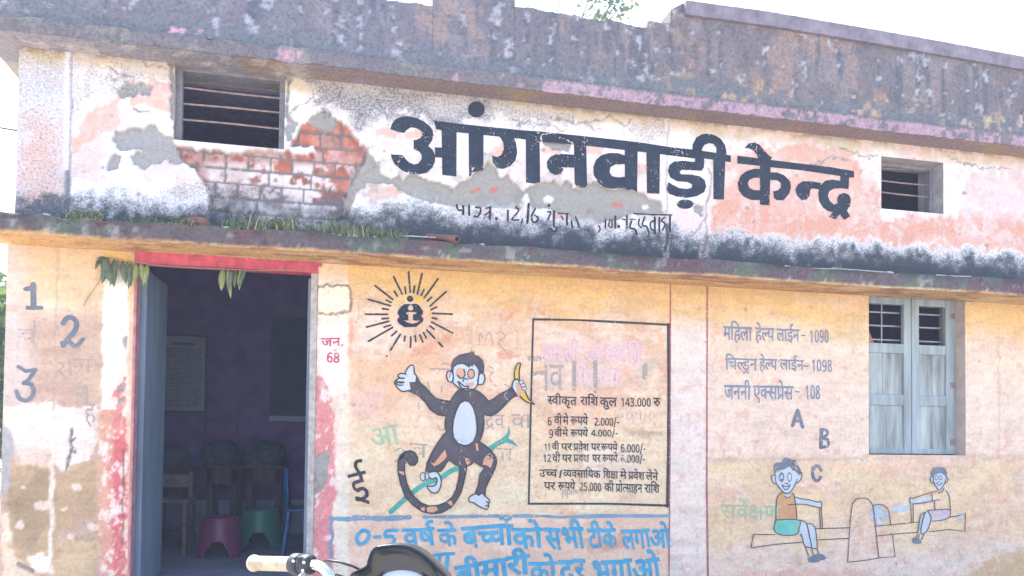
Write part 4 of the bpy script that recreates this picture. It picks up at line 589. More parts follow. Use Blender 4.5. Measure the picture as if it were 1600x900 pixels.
    gr_ = sm(.35, .8, fbm(X*.8, Z, .12, 5, 153)); w.blend(gr_, (.50, .37, .27), .22)
    w.blend(sm(.45, .7, fbm(X, Z, .06, 5, 157))*sm(540, 560, px), (.60, .33, .22), .45)
    lum = w.c.mean(1, keepdims=True); w.c = (lum+(w.c-lum)*.95)*np.array((1.10, 1.05, .98))
    w.g = np.maximum(w.g, sm(.2, .7, w.nC)*.16)
    w.d += w.nH*.0004
# ------------------------------------------------------------------ ground
gm = NT('earth'); gp = gm.geo(); gn = gm.noise(1.3, 6, gp); gn2 = gm.noise(18, 5, gp)
gc = gm.mix(gn2.outputs[0], gm.ramp(gn.outputs[0], [(.3, (.38, .31, .25)), (.7, (.47, .40, .33))]).outputs[0], (.42, .37, .31))
gm.l(gc, gm.b.inputs['Base Color']); gm.b.inputs['Roughness'].default_value = .95; gm.bump(gn2.outputs[0], .6, .02)
mb = MB(); mb.add([(-120, -120, 0), (120, -120, 0), (120, 120, 0), (-120, 120, 0)], [(0, 1, 2, 3)])
o = mb.build('ground', gm.m); setp(o, 'dusty brown earth yard in front of the building', 'ground', kind='structure')

# ------------------------------------------------------------------ building
B = empty('nursery_building', (0, 0, 0), 'weathered one-storey village nursery with peeling pink and yellow walls, Hindi lettering and murals', 'building')
M_up = wallmat('old_limewash', .55, .14); M_lo = wallmat('painted_plaster', .6, .17, (.16, .12, .10)); M_con = wallmat('weathered_concrete', .9, .30)
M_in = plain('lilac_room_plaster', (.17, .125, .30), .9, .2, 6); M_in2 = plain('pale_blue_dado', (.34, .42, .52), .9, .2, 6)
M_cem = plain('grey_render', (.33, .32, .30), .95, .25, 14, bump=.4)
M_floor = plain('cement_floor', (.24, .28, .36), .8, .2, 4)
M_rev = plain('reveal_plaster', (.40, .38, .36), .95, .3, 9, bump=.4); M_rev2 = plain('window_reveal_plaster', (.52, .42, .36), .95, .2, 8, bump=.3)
WT = .26                                                             # wall thickness
up_wall = grid_wall('upper_wall', M_up, B, XL, XE, ZS, ZR, [V1, V2], upper)
lo_wall = grid_wall('lower_wall', M_lo, B, XL-.03, XE, 0, ZS, [(DX0, DX1, FLOOR-.02, DZ1), (WX0, WX1, WZ0, WZ1)], lower)

def lining(name, h, m, depth, y0=.0):
    """the four sides of a hole through the wall"""
    x0, x1, z0, z1 = h; mb = MB(); y1 = depth
    mb.add([(x0, y0, z0), (x0, y1, z0), (x0, y1, z1), (x0, y0, z1)], [(0, 1, 2, 3)]); mb.add([(x1, y0, z0), (x1, y0, z1), (x1, y1, z1), (x1, y1, z0)], [(0, 1, 2, 3)])
    mb.add([(x0, y0, z1), (x0, y1, z1), (x1, y1, z1), (x1, y0, z1)], [(0, 1, 2, 3)]); mb.add([(x0, y0, z0), (x1, y0, z0), (x1, y1, z0), (x0, y1, z0)], [(0, 1, 2, 3)])
    return mb.build(name, m, B)
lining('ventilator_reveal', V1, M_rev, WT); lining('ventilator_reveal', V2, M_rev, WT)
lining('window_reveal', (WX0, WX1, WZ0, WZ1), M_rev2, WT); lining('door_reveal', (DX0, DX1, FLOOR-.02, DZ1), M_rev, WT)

# inside face of the front wall, side and back walls, ceiling, floor
YB = 2.8
mb = MB(); xs = sorted([XL+.18, DX0, DX1, V1[0], V1[1], WX0, WX1, V2[0], V2[1], XE-.3])
holes = [V1, V2, (DX0, DX1, FLOOR-.02, DZ1), (WX0, WX1, WZ0, WZ1)]; zs = sorted([FLOOR-.02, DZ1, WZ0, WZ1, V1[2], V1[3], V2[2], V2[3], ZR])
for a, b in zip(xs[:-1], xs[1:]):
    for c, d in zip(zs[:-1], zs[1:]):
        if b-a < 1e-6 or d-c < 1e-6: continue
        mx, mz = (a+b)/2, (c+d)/2
        if any(h[0] < mx < h[1] and h[2] < mz < h[3] for h in holes): continue
        mb.add([(a, WT, c), (b, WT, c), (b, WT, d), (a, WT, d)], [(3, 2, 1, 0)])
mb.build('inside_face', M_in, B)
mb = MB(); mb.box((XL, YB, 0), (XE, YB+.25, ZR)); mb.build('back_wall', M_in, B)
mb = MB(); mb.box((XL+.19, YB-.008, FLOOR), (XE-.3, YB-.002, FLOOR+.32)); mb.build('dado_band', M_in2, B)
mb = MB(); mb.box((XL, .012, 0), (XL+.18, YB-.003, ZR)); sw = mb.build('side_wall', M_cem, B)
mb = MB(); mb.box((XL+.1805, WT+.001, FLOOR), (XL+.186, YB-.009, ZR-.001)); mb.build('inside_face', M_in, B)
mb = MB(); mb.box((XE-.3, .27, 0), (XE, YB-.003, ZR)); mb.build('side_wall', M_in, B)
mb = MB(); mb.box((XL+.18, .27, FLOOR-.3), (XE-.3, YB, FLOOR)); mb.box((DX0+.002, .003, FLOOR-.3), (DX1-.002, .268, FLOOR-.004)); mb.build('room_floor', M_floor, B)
mb = MB(); mb.box((DX0-.15, -.55, 0), (DX1+.15, -.02, .14)); mb.build('door_step', M_cem, B)

# ---------------- ledge, roof slab, parapet: concrete bands with rough, dirty edges
def band(name, m, x0, x1, loop, colf, rough=.008, step=.018, capz=True):
    """sweep a closed (y,z) outline along x; colf(X,Y,Z,part) -> colour, grime"""
    pts = []; tag = []
    n = len(loop)
    for i in range(n):
        a = loop[i]; b = loop[(i+1) % n]; k = max(1, int(math.dist(a[:2], b[:2])/step))
        for j in range(k): pts.append((a[0]+(b[0]-a[0])*j/k, a[1]+(b[1]-a[1])*j/k)); tag.append(a[2])
    xs = np.linspace(x0, x1, int((x1-x0)/step)+1); m_ = len(pts)
    X = np.repeat(xs, m_); Yv = np.tile([p[0] for p in pts], len(xs)); Zv = np.tile([p[1] for p in pts], len(xs)); tg = np.tile(tag, len(xs))
    cy = np.mean([p[0] for p in loop]); cz = np.mean([p[1] for p in loop])
    u = np.tile(np.cumsum([0]+[math.dist(pts[i], pts[i+1]) for i in range(m_-1)]), len(xs))
    d = fbm(X, u, .12, 4, 5)*rough + fbm(X, u, .03, 3, 8)*rough*.6
    front = Yv < -.02
    col, gr, extra = colf(X, Yv, Zv, tg, u)
    d = (d + extra)*front
    nr = np.hypot(Yv-cy, Zv-cz)+1e-6
    Yo = Yv + d*np.where(tg == 0, -1, 0) ; Zo = Zv + d*np.where(tg == 2, -.4, np.where(tg == 1, 1.0, .3))
    me = bpy.data.meshes.new(name); nx = len(xs)
    i, j = np.meshgrid(np.arange(nx-1), np.arange(m_)); i = i.ravel(); j = j.ravel(); j2 = (j+1) % m_
    q = np.stack([i*m_+j, (i+1)*m_+j, (i+1)*m_+j2, i*m_+j2], 1)
    fs = [tuple(int(v) for v in r) for r in q]+[tuple(range(m_))[::-1], tuple(int(v) for v in range((nx-1)*m_, nx*m_))]
    me.from_pydata(np.stack([X, Yo, Zo], 1).tolist(), [], fs); me.update()
    ca = me.color_attributes.new('Col', 'FLOAT_COLOR', 'POINT'); ca.data.foreach_set('color', np.concatenate([np.clip(col, .02, .85), np.ones((len(X), 1))], 1).astype(np.float32).ravel())
    ga = me.attributes.new('grime', 'FLOAT', 'POINT'); ga.data.foreach_set('value', gr.astype(np.float32))
    o = link(name, me, m, B)
    bm = bmesh.new(); bm.from_mesh(me); bmesh.ops.recalc_face_normals(bm, faces=bm.faces); bm.to_mesh(me); bm.free()
    return o
def mixc(c, col, m): m = np.clip(m, 0, 1)[:, None]; return c*(1-m)+np.array(col)*m
LD = .31                                                            # ledge depth
LX0 = XL-.10
def ledge_col(X, Y, Z, tg, u):
    n = fbm(X, u, .18, 4, 11); f = fbm(X, u, .05, 4, 14); s = fbm(X*.3, Y, .05, 4, 17)
    c = np.tile(np.array((.125, .105, .11)), (len(X), 1))
    c = mixc(c, (.17, .085, .095), sm(.0, .6, n+f*.6)); c = mixc(c, (.12, .15, .11), sm(.1, .7, fbm(X, u, .22, 4, 23)+f*.4)); c = mixc(c, (.28, .27, .26), sm(.5, .9, f+fbm(X, u, .09, 3, 29)*.5))
    c = mixc(c, (.055, .065, .06), sm(-.1, .5, fbm(X, u, .3, 3, 31)+f*.5)*sm(ZS+.05, ZS+.1, Z)*.8)
    soff = np.tile(np.array((.60, .38, .17)), (len(X), 1)); soff = mixc(soff, (.40, .22, .12), sm(.0, .6, s+n*.3)); soff = mixc(soff, (.66, .50, .27), sm(.1, .7, fbm(X*.3, Y, .07, 3, 41)))
    k = (tg == 2)*1.0 + (tg == 0)*sm(ZS+.016+f*.012, ZS+.004+f*.012, Z)
    k = np.clip(k, 0, 1)[:, None]; c = c*(1-k)+soff*k
    extra = sm(.6, -.2, X)*fbm(X, u, .05, 4, 47)*.012 + fbm(X, u, .5, 3, 52)*.008
    return c, .35*sm(-.3, .5, n)*(1-k[:, 0])+.12*k[:, 0], extra
band('ledge', M_con, LX0, XE, [(-LD, ZS, 0), (-LD, ZS+.105, 1), (-.001, ZS+.135, 3), (-.001, ZS, 2)], ledge_col, .006)

SD = .19
def slab_col(X, Y, Z, tg, u):
    n = fbm(X, u, .2, 4, 61); f = fbm(X, u, .04, 4, 64)
    c = np.tile(np.array((.19, .175, .19)), (len(X), 1)); c = mixc(c, (.26, .25, .24), sm(0, .6, n)); c = mixc(c, (.17, .19, .17), sm(.2, .7, f+n*.4))
    pk = sm(.0, .25, f*.7+n*.4+np.interp(X, [-1.8, -.6, -.25, .05, .6, .75, 1.0, 1.4, 6], [-1.6, -1.0, .30, -1.4, -1.3, .25, -.5, .35, .4]))*(tg == 0)
    c = mixc(c, (.58, .36, .44), pk*.6)
    so = np.tile(np.array((.30, .23, .22)), (len(X), 1)); so = mixc(so, (.36, .27, .17), sm(0, .6, n)); so = mixc(so, (.24, .22, .21), sm(.0, .6, fbm(X, u, .3, 3, 66))*sm(.2, -.5, X))
    k = (tg == 2)[:, None]*1.0; so = mixc(so, (.30, .31, .35), sm(.1, -.7, X+n*.5)*.8); so = mixc(so, (.52, .48, .46), sm(.25, .6, fbm(X, u, .10, 4, 68))*sm(.4, -.3, X)*.7)
    c = c*(1-k)+so*k
    return c, .18+0*X, fbm(X, u, .5, 3, 69)*.010*sm(1.2, -.2, X)+fbm(X, u, .07, 4, 70)*.014*sm(1.0, -.4, X)
band('roof_slab', M_con, XL-.16, XE+.1, [(-SD, ZR, 0), (-SD, ZR+.085, 1), (.22, ZR+.10, 3), (.22, ZR, 2)], slab_col, .006)
mb = MB(); mb.box((XL-.16, .225, ZR+.002), (XE+.1, YB+.4, ZR+.10)); mb.build('roof_deck', M_cem, B)
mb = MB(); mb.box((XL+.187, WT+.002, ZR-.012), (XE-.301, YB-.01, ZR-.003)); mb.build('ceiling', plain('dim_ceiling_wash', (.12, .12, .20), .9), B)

# parapet: top line read off the photo on its own plane
PY = -SD+.02
def topz(px, py): return float(P(px, py, PY)[1])
def ptx(px, py): return float(P(px, py, PY)[0])
prof = []                                                           # (x, top z)
zl = topz(677, 9); prof += [(XL-.14, zl+.05), (ptx(400, 0), zl+.03), (ptx(640, 4), zl+.002), (ptx(676, 9), zl)]
zp = topz(740, -30); prof += [(ptx(677, 9), zp), (ptx(804, 8), zp+.005)]
prof += [(ptx(805, 8), topz(805, 8)), (ptx(850, 17), topz(850, 17)), (ptx(930, 29), topz(930, 29)), (ptx(1011, 45), topz(1011, 45)), (ptx(1012, 45), topz(1014, 34)), (ptx(1047, 38), topz(1047, 37)),
         (ptx(1048, 30), topz(1052, 16)), (ptx(1066, 8), topz(1068, 6)), (ptx(1200, 24), topz(1200, 24)), (ptx(1400, 58), topz(1400, 58)), (ptx(1598, 94), topz(1598, 94)), (XE+.1, topz(1598, 94)+.02)]
PX = np.array([p[0] for p in prof]); PZ = np.array([p[1] for p in prof])
st = .016; xs = np.arange(XL-.14, XE+.1, st); xs = np.unique(np.round(np.concatenate([xs, PX]), 4)); tops = np.interp(xs, PX, PZ)
tops = tops + (fbm(xs, xs*0, .10, 4, 71)*.010+fbm(xs, xs*0, .03, 3, 75)*.006)*(xs < ptx(1047, 30)) + fbm(xs, xs*0, .2, 3, 77)*.004
nz = 52; z0 = ZR+.087
ks = np.linspace(0, 1, nz); X = np.repeat(xs, nz); K = np.tile(ks, len(xs)); T = np.repeat(tops, nz); Z = z0+(T-z0)*K
Y = np.full(len(X), PY) - fbm(X, Z, .15, 4, 81)*.008 - fbm(X, Z, .04, 4, 83)*.005
X3, Z3 = X, Z; s1 = fbm(X, Z*.16, .045, 5, 85); s2 = fbm(X, Z, .25, 4, 87); s3 = fbm(X, Z, .05, 5, 89)
cp = np.tile(np.array((.20, .20, .235)), (len(X), 1))
cp = mixc(cp, (.27, .26, .29), sm(-.1, .6, s2)); cp = mixc(cp, (.34, .27, .25), sm(.15, .6, fbm(X, Z, .22, 4, 91)+s3*.3)*.8*sm(-.4, .8, X)); cp = mixc(cp, (.125, .145, .19), sm(.0, .6, s1+s2*.3)*.8)
cp = cp*(1-.10*sm(0, 2.5, X)[:, None]*np.array((.2, 1.0, 1.9)))*.9
cp = mixc(cp, (.52, .54, .60), sm(.35, .75, s3*.7+s1*.5)*.6); cp = mixc(cp, (.15, .18, .20), sm(.16, .03, Z-z0+s3*.05)*.7); cp = mixc(cp, (.48, .36, .22), sm(.3, .6, s3+fbm(X, Z, .3, 3, 97)*.4)*sm(.25, .05, Z-z0)*.7*sm(1.5, 3, X))
pk = sm(.2, .5, s3+s2*.3)*sm(.13, .05, Z-z0)*sm(-.6, -.8, X)*sm(-1.2, -1.0, X); cp = mixc(cp, (.6, .36, .46), pk)
nb = len(X)
vs = np.concatenate([np.stack([X, Y, Z], 1), np.stack([xs, np.full(len(xs), PY+.15), tops], 1), np.stack([xs, np.full(len(xs), PY+.15), np.full(len(xs), ZR+.10)], 1)])
fs = []
for i in range(len(xs)-1):
    for j in range(nz-1): fs.append((i*nz+j, (i+1)*nz+j, (i+1)*nz+j+1, i*nz+j+1))
    fs.append((i*nz+nz-1, (i+1)*nz+nz-1, nb+i+1, nb+i)); fs.append((nb+i, nb+i+1, nb+len(xs)+i+1, nb+len(xs)+i))
fs.append(tuple(range(nz))[::-1]+(nb+len(xs), nb)); 
me = bpy.data.meshes.new('parapet'); me.from_pydata(vs.tolist(), [], fs); me.update()
call = np.concatenate([cp, cp[nz-1::nz], cp[nz-1::nz]]); ca = me.color_attributes.new('Col', 'FLOAT_COLOR', 'POINT')
ca.data.foreach_set('color', np.concatenate([np.clip(call, .02, .85), np.ones((len(call), 1))], 1).astype(np.float32).ravel())
ga = me.attributes.new('grime', 'FLOAT', 'POINT'); ga.data.foreach_set('value', np.full(len(call), .12, np.float32))
par = link('parapet', me, M_con, B)
# coping on the taller right-hand length
M_cop = plain('coping_cement', (.20, .18, .21), .9, .3, 12, bump=.6)
x0, x1 = ptx(1069, 8), XE+.1; mb = MB(); xa = np.arange(x0, x1, .03); vs = []; fs = []
for i, x in enumerate(xa):
    zt = float(np.interp(x, PX, PZ)); e = random.uniform(-.004, .004)
    for (yy, dz) in ((PY-.028+e, -.085), (PY-.030+e, .010+e), (PY+.17, .012+e), (PY+.17, -.085)): vs.append((x, yy, zt+dz))
for i in range(len(xa)-1):
    for k in range(4): a = i*4+k; b = i*4+(k+1) % 4; fs.append((a, a+4, b+4, b))
mb.add(vs, fs); mb.add(vs[:4], [(0, 1, 2, 3)]); mb.build('coping', M_cop, B)

# drain pipe stub lying across the ledge
M_pipe = plain('brown_plastic_pipe', (.20, .095, .085), .5, .2, 10, bump=.1)
a = pt(668, 370, -.12); b = pt(714, 373.5, -LD-.05); mb = MB(); r = .020
d = (b-a).normalized(); mb.tube([a, b], r, 14, caps=False); mb.tube([b, b-d*.10], r*.78, 14, caps=False)
n = 14; up = d.orthogonal(); up.normalize(); w = d.cross(up)
ring = lambda rr, q: [q+(up*math.cos(2*math.pi*k/n)+w*math.sin(2*math.pi*k/n))*rr for k in range(n)]
mb.add(ring(r, b)+ring(r*.78, b), [(k, (k+1) % n, n+(k+1) % n, n+k) for k in range(n)]); mb.add(ring(r*.78, b-d*.10), [tuple(range(n))])
mb.build('drain_pipe', M_pipe, B)

# ---------------- door
M_redp = plain('red_frame_paint', (.52, .085, .12), .6, .35, 18, bump=.2); M_oldp = plain('worn_frame_wood', (.42, .38, .34), .8, .3, 25, bump=.3)
M_pinkj = plain('faded_red_frame', (.44, .20, .21), .75, .3, 20, bump=.2)
fr = .055
xi0, xi1 = float(P(211, 600)[0]), float(P(483, 600)[0]); zi = float(P(350, 419)[1])
mb = MB(); mb.box((DX0+.001, -.012, zi), (DX1-.001, .08, DZ1-.001)); mb.box((DX0+.001, -.020, zi+.042), (DX1+.02, -.012, DZ1-.004))
df = mb.build('door_frame', M_redp, B, .004)
mb = MB(); mb.box((DX0+.001, -.010, FLOOR), (xi0, .08, zi-.001)); o = mb.build('door_jamb', M_pinkj, B, .004)
mb = MB(); mb.box((xi1, -.010, FLOOR), (DX1-.001, .08, zi-.001)); mb.build('door_jamb', M_oldp, B, .004)
M_leaf = plain('blue_grey_door_paint', (.15, .21, .27), .55, .28, 14, bump=.2, spec=.4, grain=(1, 1, .12))
def leaf(hx, dirx, ex, ey, name):
    """a battened door leaf from the hinge towards (ex, ey)"""
    hinge = Vector((hx, .085, FLOOR+.015)); e = Vector((ex-hx, ey-.085, 0)); L = e.length; e.normalize(); nrm = Vector((-e.y, e.x, 0))*dirx
    M = Matrix(((e.x, nrm.x, 0, hinge.x), (e.y, nrm.y, 0, hinge.y), (0, 0, 1, hinge.z), (0, 0, 0, 1))); h = zi-FLOOR-.03
    mb = MB(); mb.box((0, 0, 0), (L, .03, h), M)
    for a0, a1 in ((0, .07), (L-.07, L)): mb.box((a0, -.012, 0), (a1, 0, h), M)
    for z in (0, h*.33, h*.66, h-.1): mb.box((.0705, -.011, z), (L-.0705, 0, z+.1), M)
    d = mb.build(name, M_leaf, B, .003)
    return d, M, h
ey = .60; ex = float(P(250, 640, ey)[0])
door, DM, dh = leaf(xi0+.004, -1, ex, ey, 'door')
ey2 = .62; leaf(xi1+.01, 1, xi1+.16, ey2, 'door')
M_chalk = plain('chalk', (.62, .64, .66), .95, .2, 60)
mb = MB()
L = (Vector((ex, ey, 0))-Vector((xi0, .085, 0))).length
for q, (u0, z0, z1) in enumerate(((.13, 1.39, 1.70), (.165, 1.40, 1.70))):
    mb.box((u0, -.0155, z0), (u0+.016, -.0125, z1), DM)
mb.build('chalk_mark', M_chalk, door)
mb = MB(); mb.tube([DM @ Vector((L-.035, -.02, 1.0)), DM @ Vector((L-.035, -.05, 1.02)), DM @ Vector((L-.035, -.05, 1.12)), DM @ Vector((L-.035, -.02, 1.14))], .006); M_iron = plain('dark_iron', (.06, .06, .065), .55, .3, 30, metal=.6); mb.build('handle', M_iron, door)

# ---------------- ventilators: iron bars across
M_bar = plain('rusty_bar', (.26, .19, .17), .7, .35, 30, bump=.3); M_vfr = plain('grey_vent_frame', (.20, .20, .22), .85, .3, 16, bump=.3)
def vent(h, bars, y, fw, px_mid):
    x0, x1, z0, z1 = h; mb = MB()
    mb.box((x0+.001, y, z0+.001), (x0+fw, y+.06, z1-.001)); mb.box((x1-fw, y, z0+.001), (x1-.001, y+.06, z1-.001))
    mb.box((x0+fw, y+.001, z1-fw), (x1-fw, y+.06, z1-.001)); mb.box((x0+fw, y+.001, z0+.001), (x1-fw, y+.06, z0+fw*.6))
    v = mb.build('ventilator', M_vfr, B, .003)
    for py in bars:
        z = float(P(px_mid, py, y+.03)[1]); s = random.uniform(-.006, .006)
        b = MB(); b.tube([(x0+fw*.6, y+.03, z-s), ((x0+x1)/2, y+.032, z+random.uniform(-.004, .004)), (x1-fw*.6, y+.03, z+s)], .0065, 8); b.build('bar', M_bar, v)
vent(V1, (145, 169, 194), .05, .035, 360); vent(V2, (267, 287, 305), .10, .03, 1425)

# ---------------- shuttered window
M_sh = plain('faded_blue_shutter', (.31, .37, .37), .65, .30, 16, bump=.25, bd=.002, grain=(1, 1, .15)); M_pan = plain('worn_shutter_panel', (.33, .37, .35), .8, .48, 16, bump=.35, bd=.003, grain=(1, 1, .14)); M_grey = plain('grey_bar_paint', (.34, .36, .40), .6, .2, 20)
ysh = .085
zz = lambda py, px=1425: float(P(px, py, ysh)[1])
xx = lambda px, py=590: float(P(px, py, ysh)[0])
wl, wm, wr = WX0+.004, xx(1424.5), xx(1490.5)
def shutter(a, b, glass, s0, s1):
    ztop, zbot = WZ1-.006, WZ0+.006
    rails = [(WZ1-.006, zz(477)), (zz(538), zz(553)), (zz(617), zz(634)), (zz(701), WZ0+.006)]
    mb = MB(); mb.box((a, ysh, zbot), (a+s0, ysh+.035, ztop)); mb.box((b-s1, ysh, zbot), (b, ysh+.035, ztop))
    for t, q in rails: mb.box((a+s0, ysh+.002, q), (b-s1, ysh+.034, t))
    sh = mb.build('window_shutter', M_sh, B, .004)
    for (t, q) in ((rails[1][1], rails[2][0]), (rails[2][1], rails[3][0])):
        mid = (a+s0+b-s1)/2+.004
        p = MB(); p.box((a+s0-.004, ysh+.016, q-.004), (mid-.0015, ysh+.026, t+.004)); p.box((mid+.0015, ysh+.0165, q-.004), (b-s1+.004, ysh+.0265, t+.004)); p.build('panel', M_pan, sh)
    for z in (zz(490), zz(600), zz(690)):                      # strap hinges at the outer edge
        h = MB(); hx = a if a < wm-.1 else b; k = 1 if a < wm-.1 else -1; h.box((min(hx, hx+k*.034), ysh-.004, z-.02), (max(hx, hx+k*.034), ysh-.0005, z+.02)); h.tube([(hx+k*.002, ysh-.004, z-.022), (hx+k*.002, ysh-.004, z+.022)], .005, 8); h.build('hinge', M_bar, sh)
    return sh
gl = xx(1412)
shutter(wl, wm-.003, None, .012, wm-.003-xx(1412.5)); shutter(wm+.003, wr, None, xx(1436.5)-wm-.003, wr-xx(1478.5))
mb = MB(); mb.box((WX0+.001, ysh+.04, WZ0+.001), (WX0+.04, ysh+.10, WZ1-.001)); mb.box((wr-.02, ysh+.04, WZ0+.001), (WX1-.001, ysh+.10, WZ1-.001)); mb.box((WX0+.04, ysh+.04, WZ1-.05), (wr-.02, ysh+.10, WZ1-.001)); mb.box((WX0+.04, ysh+.04, WZ0+.001), (wr-.02, ysh+.10, WZ0+.04)); mb.box((wr+.0, ysh+.01, WZ0+.001), (wr+.03, ysh+.039, WZ1-.001))
wf = mb.build('window_frame', M_sh, B, .003)
mb = MB()
for py in (488, 509, 531, 560, 590, 620, 650, 680): z = zz(py); mb.tube([(WX0+.03, ysh+.07, z), (wr-.01, ysh+.07, z+.003)], .007, 8)
mb.tube([(xx(1387), ysh+.066, WZ0+.03), (xx(1387), ysh+.066, WZ1-.03)], .006, 8)
mb.build('grille_bar', M_grey, wf)
mb = MB(); a = xx(1360); cl = plain('brown_cloth', (.42, .22, .14), .9, .2, 20)
mb.add([(a-.01, ysh+.05, zz(512)), (a+.03, ysh+.052, zz(520)), (xx(1373), ysh+.05, zz(536)), (xx(1373), ysh+.05, zz(542)), (a-.01, ysh+.05, zz(542))], [(0, 1, 2, 3, 4)])
mb.add([(a-.01, ysh+.058, zz(512)), (a+.03, ysh+.060, zz(520)), (xx(1373), ysh+.058, zz(536)), (xx(1373), ysh+.058, zz(542)), (a-.01, ysh+.058, zz(542))], [(4, 3, 2, 1, 0)]); mb.build('cloth_scrap', cl, wf)
# ------------------------------------------------------------------ lettering and murals
K_sign = paint('sign_paint', (.016, .026, .042), .42, (.034, .052, .076)); K_blk = paint('black_paint', (.04, .04, .045), .42, (.08, .08, .085)); K_blk2 = paint('thin_black_line', (.075, .07, .085), .38, (.13, .12, .14))
K_gry = paint('grey_blue_letters', (.18, .22, .28), .50, (.27, .31, .37)); K_num = paint('grey_numerals', (.12, .15, .19), .52, (.22, .25, .29)); K_blu = paint('sky_blue_brush', (.04, .28, .45), .46, (.12, .42, .58)); K_blub = paint('blue_border', (.15, .27, .36), .55, (.24, .38, .46))
K_fur = paint('grey_fur_paint', (.075, .068, .075), .40, (.12, .11, .12)); K_pale = paint('pale_blue_skin', (.50, .55, .58), .42, (.58, .62, .64)); K_oran = paint('orange_patch', (.60, .30, .18), .4, (.66, .40, .26)); K_grn = paint('green_branch', (.05, .30, .25), .45, (.12, .42, .34)); K_grnf = paint('faded_green_letters', (.30, .50, .30), .66, (.46, .55, .36))
K_yel = paint('yellow_paint', (.66, .45, .05), .35, (.70, .52, .12)); K_red = paint('pink_red_letters', (.52, .07, .13), .40, (.58, .14, .2)); K_mar = paint('maroon_line', (.34, .10, .10), .52, (.45, .2, .18)); K_pnk = paint('faded_pink_letters', (.66, .44, .46), .52, (.74, .58, .56)); K_gho = paint('ghost_letters', (.34, .31, .29), .72, (.44, .38, .33), wscale=45)
K_shirt = paint('orange_shirt_paint', (.55, .28, .11), .40, (.60, .36, .18)); K_shorts = paint('green_shorts_paint', (.12, .46, .36), .42, (.25, .55, .45)); K_mauve = paint('mauve_shorts_paint', (.46, .40, .42), .5); K_blsm = paint('blue_smear', (.38, .45, .50), .68, wscale=40)
def art(name): 
    e = bpy.data.objects.new(name, None); C.objects.link(e); e.parent = B; return e

# --- the big name over the door
I = Ink(); A_ = zoom(600, 150, 6.1538); Bz = zoom(840, 190, 6.1538); Cz = zoom(1090, 200, 6.1538)
I.fill([(60,320),(75,270),(110,225),(170,200),(230,195),(310,212),(380,245),(440,290),(468,330),(475,380),(462,430),(425,482),(470,520),(492,575),(490,630),(465,690),(410,740),(340,755),(250,752),(170,715),(105,660),(75,605),(65,562),(180,570),(200,600),(240,640),(290,660),(330,650),(360,610),(362,570),(340,535),(300,520),(285,515),(285,425),(320,420),(350,405),(370,370),(355,335),(310,310),(260,302),(215,330),(195,358),(130,345)], T=A_)
I.fill([(488,495),(560,498),(560,595),(492,590)], T=A_)
I.fill([(678,188.2),(717,193.5),(762,198.4),(811,203.3),(840,205.4),(911,212.8),(976.5,220),(1009,224),(1045,229.8),(1083,234),(1112,238),(1141.7,243),(1141.7,253.6),(1096.5,247.4),(1083.8,247.7),(1031.8,241.2),(1009,238.3),(976.5,234.7),(914.8,227.7),(840,220.9),(811,217),(762.5,212),(713.8,206.9),(688.6,203.5),(681,202)])
for pl in ([(553,325),(698,340),(695,775),(560,760)], [(813,350),(957,362),(955,715),(845,735),(832,780),(818,775)], [(1362,400),(1495,425),(1500,830),(1440,845),(1365,830)]): I.fill(pl, T=A_)
I.ell(888, 130, 81, 78, T=A_)
I.fill([(1075,360),(1240,385),(1268,450),(1281,540),(1262,620),(1210,678),(1140,703),(1085,695),(1045,640),(1040,572),(1085,590),(1125,570),(1152,515),(1148,455),(1120,405)], T=A_)
for pl in ([(350,320),(240,312),(170,315),(115,345),(88,390),(90,440),(120,490),(170,515),(220,505),(245,470),(245,440),(350,445)], [(347,205),(466,222),(475,610),(455,635),(380,635),(355,600)], [(843,328),(770,305),(690,302),(610,325),(560,370),(533,440),(540,520),(580,590),(640,632),(720,648),(843,635),(843,532),(775,538),(712,525),(690,488),(698,440),(750,412),(843,410)], [(838,270),(960,285),(955,680),(905,650),(870,660),(838,640)], [(1045,292),(1175,308),(1170,695),(1050,690)],
           [(1512,345),(1600,355),(1598,440),(1575,475),(1480,470),(1385,465),(1362,488),(1380,508),(1480,510),(1560,528),(1605,565),(1620,625),(1600,680),(1530,718),(1430,735),(1330,720),(1260,692),(1240,650),(1255,582),(1300,610),(1360,640),(1430,650),(1480,638),(1485,605),(1440,582),(1340,575),(1275,540),(1250,480),(1265,420),(1310,385),(1400,378),(1510,390)]): I.fill(pl, T=Bz)
I.ell(1417, 795, 80, 45, T=Bz)
I.fill([(150,285),(265,285),(250,690),(150,685)], T=Cz); I.fill([(-53,225),(-50,160),(-15,92),(40,62),(90,55),(155,65),(220,105),(262,165),(275,230),(268,300),(150,300),(178,250),(178,190),(150,155),(105,147),(62,165),(40,205),(38,240),(-53,240)], T=Cz); I.build('sign_word', K_sign, B); I = Ink()
